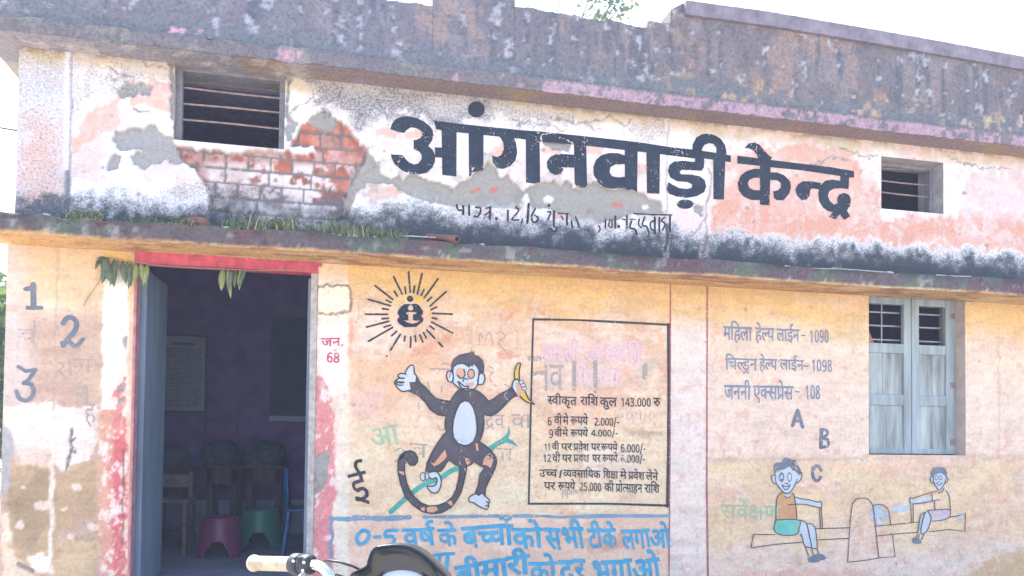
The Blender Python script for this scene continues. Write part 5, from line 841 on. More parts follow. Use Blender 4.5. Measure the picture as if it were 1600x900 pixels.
for pl in ([(450,195),(490,150),(545,140),(590,160),(630,210),(680,260),(715,285),(690,320),(590,310),(570,260),(530,215),(490,195)],
           [(380,268),(590,292),(720,310),(1000,345),(1280,378),(1500,415),(1505,478),(1455,478),(1250,445),(1000,408),(720,380),(600,365),(380,342)], [(598,300),(700,310),(690,745),(598,738)], [(605,395),(540,392),(470,415),(410,460),(383,530),(395,600),(440,660),(510,692),(605,695),(605,600),(540,598),(495,575),(480,535),(495,500),(540,480),(605,480)], [(695,428),(760,428),(830,455),(885,510),(897,570),(880,630),(825,695),(760,695),(730,670),(725,610),(770,600),(800,570),(795,530),(765,505),(695,500)],
           [(1185,530),(1100,515),(1010,512),(960,545),(938,595),(955,650),(1000,695),(1045,690),(1075,650),(1080,600),(1100,580),(1170,592)],
           [(1455,450),(1370,440),(1370,510),(1290,497),(1225,508),(1178,555),(1158,630),(1167,705),(1205,765),(1255,802),(1300,808),(1262,855),(1322,880),(1365,828),(1405,885),(1466,850),(1432,795),(1465,750),(1473,690),(1455,645),(1410,625),(1360,640),(1338,680),(1345,722),(1310,738),(1268,702),(1250,650),(1265,610),(1310,584),(1370,580),(1450,588)]): I.fill(pl, T=Cz)
I.build('sign_word', K_sign, B)
# --- what is left of the smaller line beneath it
I = Ink(); T = zoom(700, 300, 4.444)
for l, w in (([(60,90),(70,125),(95,125)],14),([(105,100),(105,155)],16),([(145,95),(147,160)],14),([(190,108),(222,112),(225,140),(205,172),(180,168)],12),([(262,115),(290,110),(285,140),(255,158)],11),([(293,105),(290,190)],14),([(415,130),(415,200)],14),([(470,105),(490,130),(450,180),(445,195),(490,195)],11),([(517,188),(508,222)],9),([(560,85),(550,215)],17),([(605,118),(582,160),(585,205),(610,210),(625,180),(600,165)],13),([(690,140),(712,140),(695,190)],11),([(735,135),(733,230)],15),([(708,250),(725,272),(748,272),(752,250),(735,240)],11),([(765,150),(832,152)],10),([(785,168),(800,190)],10),([(825,152),(825,228)],14),([(855,200),(862,245)],11),([(885,175),(912,248)],12),([(1045,235),(1055,258),(1045,278)],10),([(1092,190),(1092,250)],11),([(1122,195),(1115,235),(1138,245),(1135,195)],10),([(1160,170),(1160,250)],14),([(1205,188),(1228,192)],9),([(1240,165),(1240,250)],14),([(1262,190),(1298,192)],9),([(1272,205),(1262,248),(1298,262),(1310,295)],13),([(1328,190),(1322,225),(1345,250)],11),([(1365,175),(1348,230),(1378,240),(1395,288)],12),([(1432,198),(1405,215),(1410,258),(1432,270)],11),([(1435,178),(1435,290)],14),([(1466,178),(1466,278)],13),([(1502,178),(1480,200),(1506,222),(1488,268)],11),([(1540,165),(1540,275)],14),([(1290,150),(1420,158),(1552,160)],9)):
    I.line(l, w/4.444, T)
for x, y in ((335, 185), (1184, 240), (700, 95)): I.ell(x, y, 11, 11, T, n=12)
I.build('sign_lettering', K_sign, B)

# --- numerals and old marks on the left pier
I = Ink()
I.line([(40,452),(48,450),(52,446)], 7); I.line([(52,445),(52.5,480)], 9, sm=False); I.line([(43,481),(65,481)], 6, sm=False)
I.build('painted_numeral', K_num, B); I = Ink(); I.line([(99,505),(105,497),(114,497),(120,506),(116,518),(106,530),(99,540)], 8); I.line([(97,536),(108,534),(118,541),(130,530)], 6.5)
I.build('painted_numeral', K_num, B); I = Ink(); I.line([(29,573),(40,580),(56,578)], 6, sm=False); I.line([(54,580),(44,594),(37,599)], 6); I.line([(38,598),(50,602),(52,616),(42,626),(30,622),(26,612)], 6.5)
I.build('painted_numeral', K_num, B)
I = Ink(); I.text('म', 116, 140, 604, 603, 21); I.text('ह', 133, 151, 630, 631, 30, slant=-.1); I.text('व', 28, 56, 514, 514, 22); I.line([(54,498),(53,538)], 2.5)
I.line([(115,562),(150,562)], 2); I.line([(108,562),(110,592)], 2.5); I.line([(92,566),(100,572),(92,580),(101,588)], 2); I.line([(122,566),(128,572),(122,582)], 2); I.line([(138,562),(138,585)], 2)
I.build('faded_lettering', K_gho, B)
# --- red note beside the door
I = Ink(.0075); I.text('जन.', 502, 538, 529, 528, 12.5, bold=16); I.text('68', 510, 531, 551, 552, 15, bold=22, ref=714)
I.build('painted_note', K_red, B)

# --- helpline numbers and alphabet
I = Ink(); H = zoom(1110, 480, 3.752)
def htext(I, word, x0, x1, hl, hr, base, T, s, **k):
    (a, b) = T(x0, hl); (c, d) = T(x1, hr); I.text(word, a, c, b, d, (base-(hl+hr)/2)/s, **k)
for wd, x0, x1, hl, hr, bs, rf in (('महिला',74,242,112,120,193,622),('हेल्प',262,372,120,126,197,622),('लाईन',386,520,126,132,199,622),('1090',578,694,134,136,206,714),
        ('चिल्ड्रन',86,272,299,304,366,622),('हेल्प',285,388,302,306,368,622),('लाईन',405,545,306,312,366,622),('1098',588,714,308,310,376,714),('जननी',80,234,457,462,539,622),('एक्सप्रेस',250,483,460,464,539,622),('108',552,644,458,460,538,714)):
    htext(I, wd, x0, x1, hl, hr, bs, H, 3.752, bold=14, ref=rf, jit=.015)
    if wd in ('1090', '1098'): I.build('helpline_lettering', K_gry, B); I = Ink()
I.build('helpline_lettering', K_gry, B)
for a, b, c, d in ((533,165,552,166),(547,345,570,346),(498,495,517,496)): I = Ink(); I.line([(a,b),(c,d)], 2.4, H); I.build('dash', K_gry, B)
I = Ink(); I.line([(480,695),(510,605)], 5.5, H); I.line([(510,605),(540,703)], 5.5, H); I.line([(493,668),(530,668)], 4, H)
I.build('painted_letter', K_num, B); I = Ink(); I.line([(650,718),(647,822)], 5.5, H); I.line([(648,718),(680,722),(684,745),(655,765)], 4.5, H); I.line([(655,765),(688,780),(686,812),(648,822)], 4.8, H)
I.build('painted_letter', K_num, B); I = Ink(); K1 = zoom(1160, 700, 4.739); I.line([(580,165),(560,135),(530,140),(518,185),(530,230),(558,242),(578,215)], 5, K1)
I.build('painted_letter', K_num, B)

# --- notice of grants in its black frame
I = Ink(); 
I.line([(833,499),(900,500),(960,503),(1044,507.5)], 3.2, sm=False, jit=.15); I.line([(1044,507),(1044.5,600),(1044,700),(1042.5,791)], 4.4, sm=False, jit=.15); I.line([(1043,790),(950,787),(826,787)], 3.6, sm=False, jit=.15); I.line([(826,787),(829,650),(833,499)], 2.8, sm=False, jit=.15); I.build('notice_border', K_blk, B); I = Ink()
N = zoom(820, 590, 6.667); N2 = zoom(820, 700, 6.667)
for wd, x0, x1, hl, hr, bs, rf, T in (('स्वीकृत',225,555,192,204,282,622,N),('राशि',570,772,200,206,288,622,N),('कुल',775,965,207,212,296,622,N),('143.000',985,1330,212,216,300,714,N),('रु',1335,1412,212,214,300,622,N),
        ('6',232,282,412,412,498,714,N),('वी',300,388,405,407,488,622,N),('मे',392,457,405,407,488,622,N),('रूपये',468,665,405,410,490,622,N),('2.000/-',712,998,420,424,500,714,N),('9',245,300,540,540,628,714,N),('वी',308,386,540,542,612,622,N),('मे',388,452,542,544,612,622,N),('रूपये',468,665,540,545,615,622,N),('4.000/-',680,985,542,546,612,714,N),
        ('11',198,275,686,688,752,714,N),('वी',280,360,684,686,752,622,N),('पर',372,496,686,688,755,622,N),('प्रवेश',500,672,686,690,758,622,N),('पर',686,786,686,690,758,622,N),('रूपये',788,972,688,692,758,622,N),('6.000/-',986,1272,692,700,778,714,N),
        ('12',185,280,802,802,878,714,N),('वी',284,370,800,802,878,622,N),('पर',384,492,802,804,878,622,N),('प्रवेश',500,676,800,804,876,622,N),('पर',698,792,802,804,878,622,N),('रूपये',800,972,802,806,876,622,N),('6.000/-',986,1268,806,814,884,714,N),
        ('उ',150,212,226,226,300,622,N2),('च्च',208,342,222,226,300,622,N2),('व्यवसायिक',386,806,226,238,308,622,N2),('शिक्षा',810,976,238,244,316,622,N2),('मे',986,1062,244,248,318,622,N2),('प्रवेश',1070,1252,246,252,326,622,N2),('लेने',1256,1392,252,258,332,622,N2),
        ('पर',195,322,356,358,434,622,N2),('रूपये',338,532,356,360,436,622,N2),('25.000',562,808,360,366,446,714,N2),('की',824,932,368,372,450,622,N2),('प्रोत्साहन',936,1236,372,380,460,622,N2),('राशि',1240,1408,378,384,466,622,N2)):
    htext(I, wd, x0+(x1-x0)*.03, x1-(x1-x0)*.05, hl, hr, bs, T, 6.667, bold=15, ref=rf, jit=.012)
    if wd in ('रु', '2.000/-', '4.000/-', '6.000/-', 'लेने'): I.build('notice_line', K_blk, B); I = Ink()
I.build('notice_line', K_blk, B); I = Ink(); I.line([(378,235),(364,305)], 2.4, N2); I.build('stroke', K_blk, B)
I = Ink(.0028); I.text('लाडली', 846, 905, 538, 540, 24, bold=26); I.text('लक्ष्मी', 912, 1004, 540, 543, 24, bold=26); I.text('योजना', 892, 968, 578, 580, 24, bold=30); I.build('faded_lettering', K_pnk, B)
I = Ink(.0026); I.text('द्रव', 758, 788, 648, 648, 21); I.text('वा', 799, 830, 647, 648, 21); I.text('का', 776, 800, 700, 701, 20); I.text('व', 640, 668, 692, 694, 22); I.line([(684,665),(688,672),(695,670)], 2); I.line([(617,705),(628,700),(630,712),(616,722)], 2.4); I.line([(828,560),(846,560)], 8); I.line([(832,585),(848,582)], 6); I.line([(853,566),(853,610)], 4); I.text('व', 858, 880, 570, 570, 40); I.line([(897,566),(897,608)], 6); I.line([(930,566),(930,612)], 6); I.line([(1008,570),(1008,590)], 7)
for q in ([(748,540),(750,520),(757,532),(765,518),(770,540)],[(774,522),(784,518),(788,528),(778,534),(792,552)],[(690,568),(704,572),(702,590)],[(762,572),(772,578),(764,590),(776,604)],[(786,600),(796,606),(788,618),(797,628)],[(690,600),(690,640)],[(640,620),(652,618),(655,640)],[(668,596),(672,612)]): I.line(q, 1.5)
I.line([(672,576),(702,577)], 3)
for k in range(16): x = 985+k*3.3; I.line([(x, 674), (x+random.uniform(-1, 1), 680+random.uniform(0, 5))], .8)
for k in range(14): x = 880+k*3.2; I.line([(x, 764+k*.1), (x+random.uniform(-2, 1), 770+random.uniform(0, 14 if k < 4 else 4))], 1.2)
for k in range(9): x = 966+k*7; I.line([(x, 646), (x+random.uniform(-1, 1), 650+random.uniform(0, 9))], .9)
I.build('faded_lettering', K_gho, B)

# --- maroon lines of the strip, blue border, blue slogan
I = Ink(); I.line([(1047.5,438),(1047,560),(1046.5,700),(1045,905)], 2.6, sm=False, jit=.3); I.build('border_line', K_mar, B); I = Ink(); I.line([(1105,442),(1104.5,600),(1104,760),(1106,905)], 2.6, sm=False, jit=.3); I.build('border_line', K_mar, B)
I = Ink(); I.line([(517,810),(545,811),(560,809),(600,810),(640,808)], 7, sm=True, jit=.3); I.line([(662,808),(720,807),(790,806),(850,806.5),(880,808),(950,806),(1045,806)], 5, sm=True, jit=.3); I.line([(519,812),(516,825),(520,838),(515,852),(518,866),(514,885),(516,905)], 4, jit=.2); I.build('slogan_border', K_blub, B)
I = Ink(.0033); S1 = zoom(540, 800, 6.154); S2 = zoom(790, 800, 5.926)
I.line([(165,175),(120,215),(110,270),(140,310),(185,290),(222,240),(215,190),(165,175)], 6, S1); I.line([(280,240),(328,237)], 5, S1); I.line([(495,178),(395,182),(380,235),(440,230),(470,260),(455,300),(425,312)], 5.5, S1)
for wd, x0, x1, hl, hr, bs, T, s in (('वर्ष',558,862,166,150,318,S1,6.154),('के',898,1078,168,160,318,S1,6.154),('बच्चों',1130,1615,150,112,320,S1,6.154),('को',70,350,152,150,325,S2,5.926),('सभी',372,738,150,152,335,S2,5.926),('टीके',772,1035,160,158,325,S2,5.926),('लगाओ',1080,1530,168,160,328,S2,5.926),('को',230,480,468,462,640,S2,5.926),('दूर',505,752,452,442,640,S2,5.926),('भगाओ',812,1440,455,432,640,S2,5.926)):
    htext(I, wd, x0, x1, hl, hr, bs, T, s, bold=26, slant=-.12, jit=.035)
    if wd == 'लगाओ': I.build('slogan_line', K_blu, B); I = Ink(.0033)
I.text('बीमारी', 713, 827, 886, 866, 28, bold=34, slant=-.1, jit=.03)
I.line([(715,370),(740,420),(790,432)], 6, S1); I.line([(770,432),(900,408),(1040,398)], 5, S1); I.line([(905,415),(880,620)], 6, S1); I.line([(985,405),(960,620)], 6, S1)
I.build('slogan_line', K_blu, B)
# --- single syllables
def rot(cx, cy, a): c, s = math.cos(a), math.sin(a); return lambda x, y: (cx+x*c-y*s, cy+x*s+y*c)
def rtext(I, w, cx, cy, wid, hgt, a, bold):
    adv, gl = WORDS[w]; R_ = rot(cx, cy, a)
    for g, gx in gl:
        I.fill(*[[R_((x+gx-adv/2)/adv*wid, (311-y)/622*hgt) for x, y in c] for c in GLYPHS[g]], nz=True)
I = Ink(); rtext(I, 'ई', 561, 760, 27, 44, -.25, 0); rtext(I, 'ई', 561.8, 760.5, 28, 45, -.25, 0); I.build('painted_syllable', K_blk, B)
I = Ink(); rtext(I, 'आ', 600, 682, 46, 30, -.22, 0); rtext(I, 'आ', 601, 682.6, 46, 31, -.22, 0); I.build('painted_syllable', K_grnf, B); I = Ink(); rtext(I, 'सर्वेक्षण', 1172, 800, 92, 22, .02, 0); rtext(I, 'सर्वेक्षण', 1172.8, 800.6, 92, 22, .02, 0); I.build('painted_word', K_grnf, B)

# --- mother and child emblem inside a ring of rays
em = art('sun_emblem'); E_ = zoom(560, 415, 6)
I = Ink()
for a, b, c, d in ((470,60,485,250),(597,75,553,268),(745,125,617,303),(822,245,672,380),(695,448,878,456),(685,530,882,632),(642,605,713,680),(752,722,788,760),(490,670,488,768),(392,645,300,793),(320,580,95,710),(285,523,75,577),(272,458,68,457),(300,378,92,317),(322,318,157,190),(410,268,330,105),(437,202,443,262),(527,192,516,254),(615,225,587,280),(685,298,645,333),(732,390,680,415),(692,490,735,500),(670,567,710,597),(610,630,635,678),(575,650,603,718),(530,660,538,713),(437,662,430,705),(357,617,312,658),(302,558,240,577),(282,494,222,499),(280,412,227,404),(305,345,262,325),(365,288,337,243)):
    I.line([(a,b),(c,d)], 2.9, E_, jit=.12)
I.ell(265, 848, 9, 9, E_, n=10)
I.build('rays', K_blk, em)
I = Ink(); I.ell(485, 312, 31, 30, E_)
I.fill([(430,362),(545,358),(570,375),(608,430),(605,455),(585,470),(610,500),(605,525),(540,575),(430,578),(375,540),(362,510),(385,478),(365,450),(372,420),(405,380)],
       [(488+26*math.cos(t), 400+22*math.sin(t)) for t in np.linspace(0, 6.28, 17)[:-1]], [(440,445),(470,435),(510,435),(548,442),(535,455),(510,458),(512,510),(540,518),(577,512),(550,535),(505,545),(460,535),(420,512),(445,515),(468,512),(468,465)], T=E_)
I.build('emblem_figure', K_sign, em)
I = Ink(); I.ell(572, 322, 31, 34, E_, n=12); I.ell(672, 448, 12, 22, E_, n=10); I.build('yellow_dab', K_yel, em)

# --- the monkey
mk = art('monkey_mural'); Q = zoom(600, 540, 6.667)
body = [(345,322),(372,385),(430,435),(490,505),(535,548),(620,572),(690,580),(715,535),(760,480),(800,455),(930,455),(985,480),(1040,525),(1090,580),(1140,555),(1200,510),(1300,460),(1330,430),(1350,470),(1385,520),(1350,535),(1300,570),(1240,640),(1170,705),(1110,732),(1035,720),(1040,800),(1035,870),(1020,930),(995,1000),(1060,1045),(1120,1100),(1165,1160),(1172,1220),(1150,1290),(1110,1370),(1080,1430),(1055,1490),(1052,1560),(1020,1535),(985,1560),(950,1530),(975,1470),(990,1400),(1000,1340),(1045,1275),(1000,1250),(940,1210),(900,1240),(862,1255),(850,1330),(830,1420),(800,1530),(750,1620),(690,1690),(600,1740),(500,1750),(400,1730),(300,1660),(220,1570),(170,1430),(145,1310),(145,1200),(170,1140),(220,1105),(270,1095),(320,1115),(350,1160),(348,1210),(320,1245),(280,1248),(250,1225),(240,1190),(215,1230),(212,1310),(235,1430),(270,1510),(320,1580),(390,1640),(470,1670),(560,1665),(650,1630),(710,1580),(750,1500),(775,1400),(790,1260),(740,1240),(680,1190),(650,1220),(620,1270),(590,1310),(540,1310),(430,1310),(450,1220),(500,1110),(560,1010),(610,940),(650,900),(635,850),(635,780),(645,735),(560,720),(480,665),(430,590),(370,530),(300,490),(240,470),(285,455),(268,385),(330,385)]
belly = [(840,572),(890,590),(930,650),(955,740),(968,850),(960,930),(930,1000),(880,1035),(830,1040),(770,1020),(725,960),(712,880),(720,780),(750,680),(790,600)]
face = [(715,260),(720,225),(760,195),(820,185),(860,205),(885,225),(900,200),(915,218),(935,185),(970,225),(990,260),(985,320),(975,400),(950,445),(900,470),(850,475),(800,455),(750,420),(715,385),(720,330)]
earl = [(700,262),(660,270),(648,315),(665,370),(700,384),(722,345),(715,290)]; earr = [(1015,283),(1045,308),(1051,350),(1030,402),(985,408),(972,370),(992,300)]
hand1 = [(278,207),(300,205),(310,230),(315,290),(338,320),(330,385),(268,385),(285,450),(240,470),(190,475),(140,440),(112,390),(125,360),(145,340),(150,300),(180,290),(220,300),(225,270),(250,230)]
foot = [(950,1540),(985,1560),(1020,1535),(1052,1570),(1090,1600),(1100,1625),(1085,1650),(1090,1670),(1070,1710),(1000,1680),(930,1635),(885,1625),(880,1590),(905,1565)]
grip = [(470,1322),(520,1312),(565,1330),(590,1390),(590,1450),(560,1520),(510,1532),(460,1490),(450,1460),(490,1465),(530,1455),(552,1410),(540,1375),(500,1390),(470,1370)]
I = Ink(.0022)
I.line([(70,1730),(150,1660),(225,1590)], 8, Q); I.line([(290,1535),(380,1470),(450,1430),(540,1400),(620,1360),(690,1310),(795,1270)], 8, Q)
I.fill([(1305,830),(1312,920),(1295,965),(1345,995),(1405,1060),(1330,1025),(1270,1010),(1190,1045),(1120,1105),(1075,1060),(1150,1010),(1230,965),(1285,910)], T=Q); I.build('branch', K_grn, mk)
I = Ink(.0031); I.fill(body, T=Q); I.fill([(700,262),(695,200),(720,140),(780,95),(850,80),(900,70),(920,42),(915,75),(945,55),(940,90),(990,110),(1030,150),(1045,210),(1040,285),(1010,292),(990,262),(968,222),(935,182),(915,215),(900,197),(885,225),(860,202),(820,183),(760,193),(718,225),(710,272)], T=Q); I.build('fur', K_fur, mk)
parts((('belly', belly), ('face', face), ('ear', earl), ('ear', earr), ('hand', hand1), ('foot', foot), ('hand', grip)), .0043, K_pale, mk, Q)
I = Ink(.0043)
I.ell(405, 1365, 30, 45, Q); I.ell(443, 1362, 22, 40, Q); I.fill([(1385,350),(1345,365),(1330,430),(1345,490),(1385,528),(1412,480),(1395,400),(1405,372)], T=Q)
for x, y in ((1430,382),(1447,415),(1458,445)): I.ell(x, y, 26, 22, Q, n=14)
I.build('hand', K_pale, mk)
I = Ink(.0036); I.fill([(1395,185),(1420,190),(1405,260),(1405,340),(1412,372),(1360,355),(1355,290),(1370,220)], T=Q); I.fill([(1440,478),(1470,480),(1500,550),(1540,590),(1562,610),(1500,592),(1450,560),(1415,528)], T=Q); I.build('banana', K_yel, mk)
I = Ink(.0054); Mo = lambda x, y: Q(x, y+866.7)
I.ell(790, 285, 44, 55, Q); I.ell(905, 295, 30, 45, Q); I.fill([(840,382),(870,395),(930,378),(940,400),(920,430),(880,440),(860,415)], T=Q); I.fill([(1375,385),(1420,415),(1440,480),(1420,530),(1385,500)], T=Q)
for q in ([(480,345),(520,360),(560,310),(590,270),(635,215),(655,290),(620,330),(570,370),(520,390)], [(950,150),(975,155),(985,230),(960,225)], [(1075,270),(1110,300),(1138,320),(1110,408),(1060,375),(1025,375),(1040,310)], [(840,300),(880,310),(902,350),(870,380),(850,345)], [(780,320),(800,370),(785,375)], [(140,440),(210,445),(215,485),(170,468)], [(440,830),(470,805),(545,810),(560,845),(510,870),(455,870)], [(655,765),(700,742),(718,795),(695,800)], [(380,820),(425,815),(420,860),(385,850)], [(890,470-866),(900,480-866),(897,552-866)], [(830,415),(862,410),(850,455)]): I.fill(q, T=Mo)
I.build('bare_patch', K_oran, mk)
I = Ink(.0064); ln = 2.0
for q in (body, belly, face, earl, earr, foot): I.line(q, ln, Q, closed=True, sm=False)
for q in ([(330,385),(338,320),(315,290),(310,230),(298,205),(275,207),(250,230),(225,270),(222,300)],[(240,470),(190,478),(140,442),(110,390),(125,360)],[(228,300),(180,290),(150,303),(148,325),(180,342),(212,340)],[(212,340),(160,340),(130,360),(135,375),(170,390),(208,385)],[(205,380),(150,380),(125,392),(150,412),(195,412)],[(830,250),(842,300),(822,335),(790,338),(765,310)],[(822,375),(832,345),(872,352)],[(770,375),(790,420),(820,448),(868,448),(875,425),(840,425),(812,408),(780,378)],[(1345,365),(1330,430),(1345,490),(1385,528)],[(1345,365),(1385,350),(1405,372)],[(1395,185),(1420,190),(1405,260),(1408,350)],[(1395,185),(1370,220),(1355,290),(1360,350)],[(1470,480),(1500,550),(1562,608)],[(1415,528),(1450,562),(1500,594),(1562,610)],[(1065,1625),(1090,1640)],[(1060,1665),(1080,1668)],[(470,1370),(500,1390),(540,1375),(552,1410),(530,1455),(490,1465),(450,1460)],[(470,1322),(520,1310),(565,1328),(592,1390),(592,1450),(562,1522),(510,1535),(458,1492),(450,1460)]): I.line(q, ln, Q)
for a in ((905,295,40,54),(405,1365,32,47),(443,1362,24,42),(1430,382,27,23),(1447,415,27,23),(1458,445,27,23)): I.ell(*a, Q, hole=.78)
I.build('outline', K_blk, mk)

# --- two children on a seesaw
sw_ = art('seesaw_mural'); K2 = zoom(1330, 710, 5)
for nm, (q, T) in zip('face ear ear neck arm leg leg face ear ear arm hand leg leg'.split(), (([(240,190),(260,180),(300,160),(345,138),(370,165),(395,180),(405,230),(390,265),(365,310),(335,338),(300,325),(270,290),(245,250)],K1),([(238,198),(215,208),(222,250),(245,266)],K1),([(400,180),(437,180),(430,230),(402,262)],K1),([(308,330),(362,330),(348,362),(325,366)],K1),([(388,362),(430,375),(500,385),(555,400),(580,398),(580,440),(520,430),(440,415),(400,415),(388,415)],K1),([(415,535),(455,545),(475,565),(490,640),(505,700),(505,735),(460,725),(440,660),(425,625)],K1),([(478,565),(510,562),(535,590),(545,660),(550,740),(515,738),(502,660),(492,600)],K1),
             ([(640,165),(660,150),(700,142),(725,160),(737,190),(725,225),(700,265),(680,277),(660,250),(638,210)],K2),([(638,170),(618,180),(616,210),(640,225)],K2),([(735,175),(750,185),(746,215),(730,222)],K2),([(480,355),(620,325),(628,358),(480,383)],K2),([(455,345),(475,333),(478,382),(458,390)],K2),([(575,450),(600,452),(620,500),(600,570),(580,605),(545,620),(540,590),(558,500)],K2),([(560,455),(555,495),(535,590),(515,618),(525,540),(535,490)],K2))):
    I = Ink(.0030); I.fill(q, T=T); I.build(nm, K_pale, sw_)

I = Ink(.0032); I.fill([(300,325),(270,345),(250,390),(245,530),(400,528),(395,460),(388,400),(380,350),(362,330),(350,358),(330,368),(310,355)], T=K1); I.build('orange_shirt', K_shirt, sw_)
I = Ink(.0034); I.fill([(245,532),(415,532),(415,600),(395,640),(300,645),(245,625),(232,590)], T=K1); I.build('green_shorts', K_shorts, sw_)
I = Ink(.0034); I.fill([(590,435),(740,428),(768,440),(765,485),(720,510),(625,520),(610,470)], T=K2); I.build('mauve_shorts', K_mauve, sw_)
I = Ink(.0024); I.fill([(172,400),(215,392),(260,407),(285,445),(285,500),(240,548),(190,545)], T=K2); I.fill([(130,430),(165,430),(178,520),(145,500)], T=K2); I.fill([(320,400),(450,400),(440,440),(330,450)], T=K2); I.fill([(830,470),(875,465),(870,515),(835,505)], T=K2); I.build('blue_smear', K_blsm, sw_)
I = Ink(.0042)
I.fill([(230,185),(228,140),(245,110),(290,105),(300,80),(325,68),(360,85),(390,90),(400,110),(425,150),(435,190),(415,200),(400,175),(370,165),(350,135),(320,150),(300,160),(280,160),(250,180)], T=K1, sm=True); I.ell(288, 216, 20, 37, K1, hole=.5); I.ell(347, 215, 18, 36, K1, hole=.72); I.ell(288, 238, 13, 13, K1, n=12)
I.fill([(485,815),(520,795),(560,780),(600,790),(625,810),(600,828),(580,830),(555,845),(495,845)], T=K1, sm=True); I.fill([(475,660),(510,650),(545,680),(540,695),(485,695)], T=K2, sm=True)
I.fill([(620,180),(620,140),(640,105),(690,95),(730,105),(745,140),(742,180),(725,165),(700,145),(660,155),(640,170)], T=K2); I.ell(663, 182, 14, 21, K2, hole=.6); I.ell(695, 182, 14, 20, K2, hole=.6); I.ell(680, 216, 7, 7, K2, n=10)
I.build('hair_and_shoes', K_num, sw_)
I = Ink(.0050); lw = 1.45
for q in ([(240,190),(245,250),(270,290),(300,325),(335,338),(365,310),(390,265),(405,230)],[(238,198),(215,208),(222,250),(245,266)],[(405,180),(437,180),(430,230),(402,262)],[(310,258),(330,266),(335,255)],[(288,268),(310,305),(335,300),(352,268)],[(288,270),(318,285),(348,276)],[(300,325),(270,345),(250,390),(245,530)],[(362,330),(380,350),(390,405),(397,460),(400,528)],[(310,355),(330,368),(350,358)],[(388,362),(430,375),(500,385),(555,400),(580,398),(580,440),(520,430),(440,415),(335,420)],[(245,532),(415,532),(415,600),(395,640),(300,645),(245,625),(232,590),(245,532)],[(415,532),(455,543),(475,565),(490,640),(505,700),(505,735),(460,725),(440,660),(428,640)],[(478,562),(510,562),(535,590),(545,660),(550,740),(515,738)],[(462,730),(490,802)],[(508,738),(525,792)],[(552,742),(562,778)]): I.line(q, lw, K1)
for q in ([(80,640),(240,640)],[(80,640),(60,738)],[(60,738),(250,712),(440,697)],[(540,597),(790,590)],[(552,680),(785,668)],[(568,445),(576,600)],[(582,440),(590,600)],[(425,640),(440,640)]): I.line(q, lw, K1, sm=False)
for q in ([(-31,842),(-14,562),(2,410),(12,378),(40,348),(85,341),(125,348),(152,375),(168,420),(190,600),(212,808)],[(166,400),(215,390),(260,405),(290,445),(305,548)],[(625,305),(630,362)],[(685,352),(560,378),(475,387)],[(665,285),(560,315),(475,342),(455,333)],[(455,345),(455,365),(462,392)],[(735,280),(762,330),(770,440),(765,485),(720,510),(625,522)],[(645,365),(650,430)],[(590,437),(740,428),(768,440)],[(670,290),(685,302),(715,280),(718,262)],[(640,170),(638,210),(660,250),(680,277),(700,265),(725,225),(737,190)],[(638,172),(617,180),(617,212),(640,226)],[(737,175),(750,185),(746,215),(730,222)],[(660,215),(680,242),(706,218)],[(590,437),(610,470),(620,500),(600,570),(580,608),(545,620),(540,590),(558,500),(578,450)],[(575,450),(550,465),(535,490),(515,615)],[(515,618),(505,652)],[(530,620),(522,655)],[(568,618),(545,672)]): I.line(q, lw*.9, K2)
for q in ([(-31,842),(100,828),(212,808)],[(195,635),(212,808)],[(320,630),(340,798),(212,806)],[(190,560),(400,540),(520,527)],[(765,490),(840,478),(890,455),(885,600),(760,585),(600,605)],[(515,608),(350,620),(195,637)],[(462,395),(466,532)],[(480,390),(482,527)]): I.line(q, lw*.9, K2, sm=False)
I.build('outline', K_blk2, sw_)
# ------------------------------------------------------------------ leaf garland over the door
M_leafd = plain('dried_mango_leaf', (.10, .14, .09), .6, .35, 30, bump=.2); M_leafg = plain('green_mango_leaf', (.22, .27, .10), .55, .3, 30, bump=.2); M_str = plain('jute_string', (.30, .24, .16), .9, .2, 40)
g = empty('leaf_garland', pt(345, 412, -.03), 'string of drying mango leaves hung across the red door lintel', 'garland'); gl = g.location.copy()
mb = MB(); mb.tube([pt(x, y, yy)-gl for x, y, yy in ((150, 404, -.012), (158, 401, -.012), (200, 408, -.03), (240, 414, -.04), (300, 418, -.04), (345, 420, -.04), (380, 422, -.04), (440, 423, -.035), (486, 420, -.03))], .003, 6); mb.build('string', M_str, g)
mb = MB(); mb.tube([pt(158, 428, -.012)-gl, pt(155, 440, -.014)-gl, pt(146, 452, -.012)-gl, pt(134, 470, -.010)-gl, pt(131, 478, -.01)-gl], .002, 5); mb.build('string', M_str, g)
def leafblade(p0, p1, wid, m, fold=.3, lean=0):
    """a long pointed leaf hanging from p0 to p1, folded along its rib"""
    a = pt(p0[0], p0[1], -.035+lean*.3)-gl; b = pt(p1[0], p1[1], -.045+lean)-gl; d = b-a; s = Vector((1, 0, 0)); s = (s-d.normalized()*s.dot(d.normalized())).normalized(); nrm = d.normalized().cross(s)
    vs = []; fs = []; n = 9
    for i in range(n+1):
        t = i/n; w = wid*(math.sin(math.pi*min(1, t*.95+.05))**.75)*(1-.25*t); c = a+d*t+nrm*(.012*math.sin(t*3))
        vs += [c-s*w-nrm*w*fold, c, c+s*w-nrm*w*fold]
    for i in range(n):
        for k in (0, 1): q = i*3+k; fs.append((q, q+1, q+4, q+3))
    mb = MB(); mb.add(vs, fs, True); o = mb.build('leaf', m, g); so = o.modifiers.new('thick', 'SOLIDIFY'); so.thickness = .0008
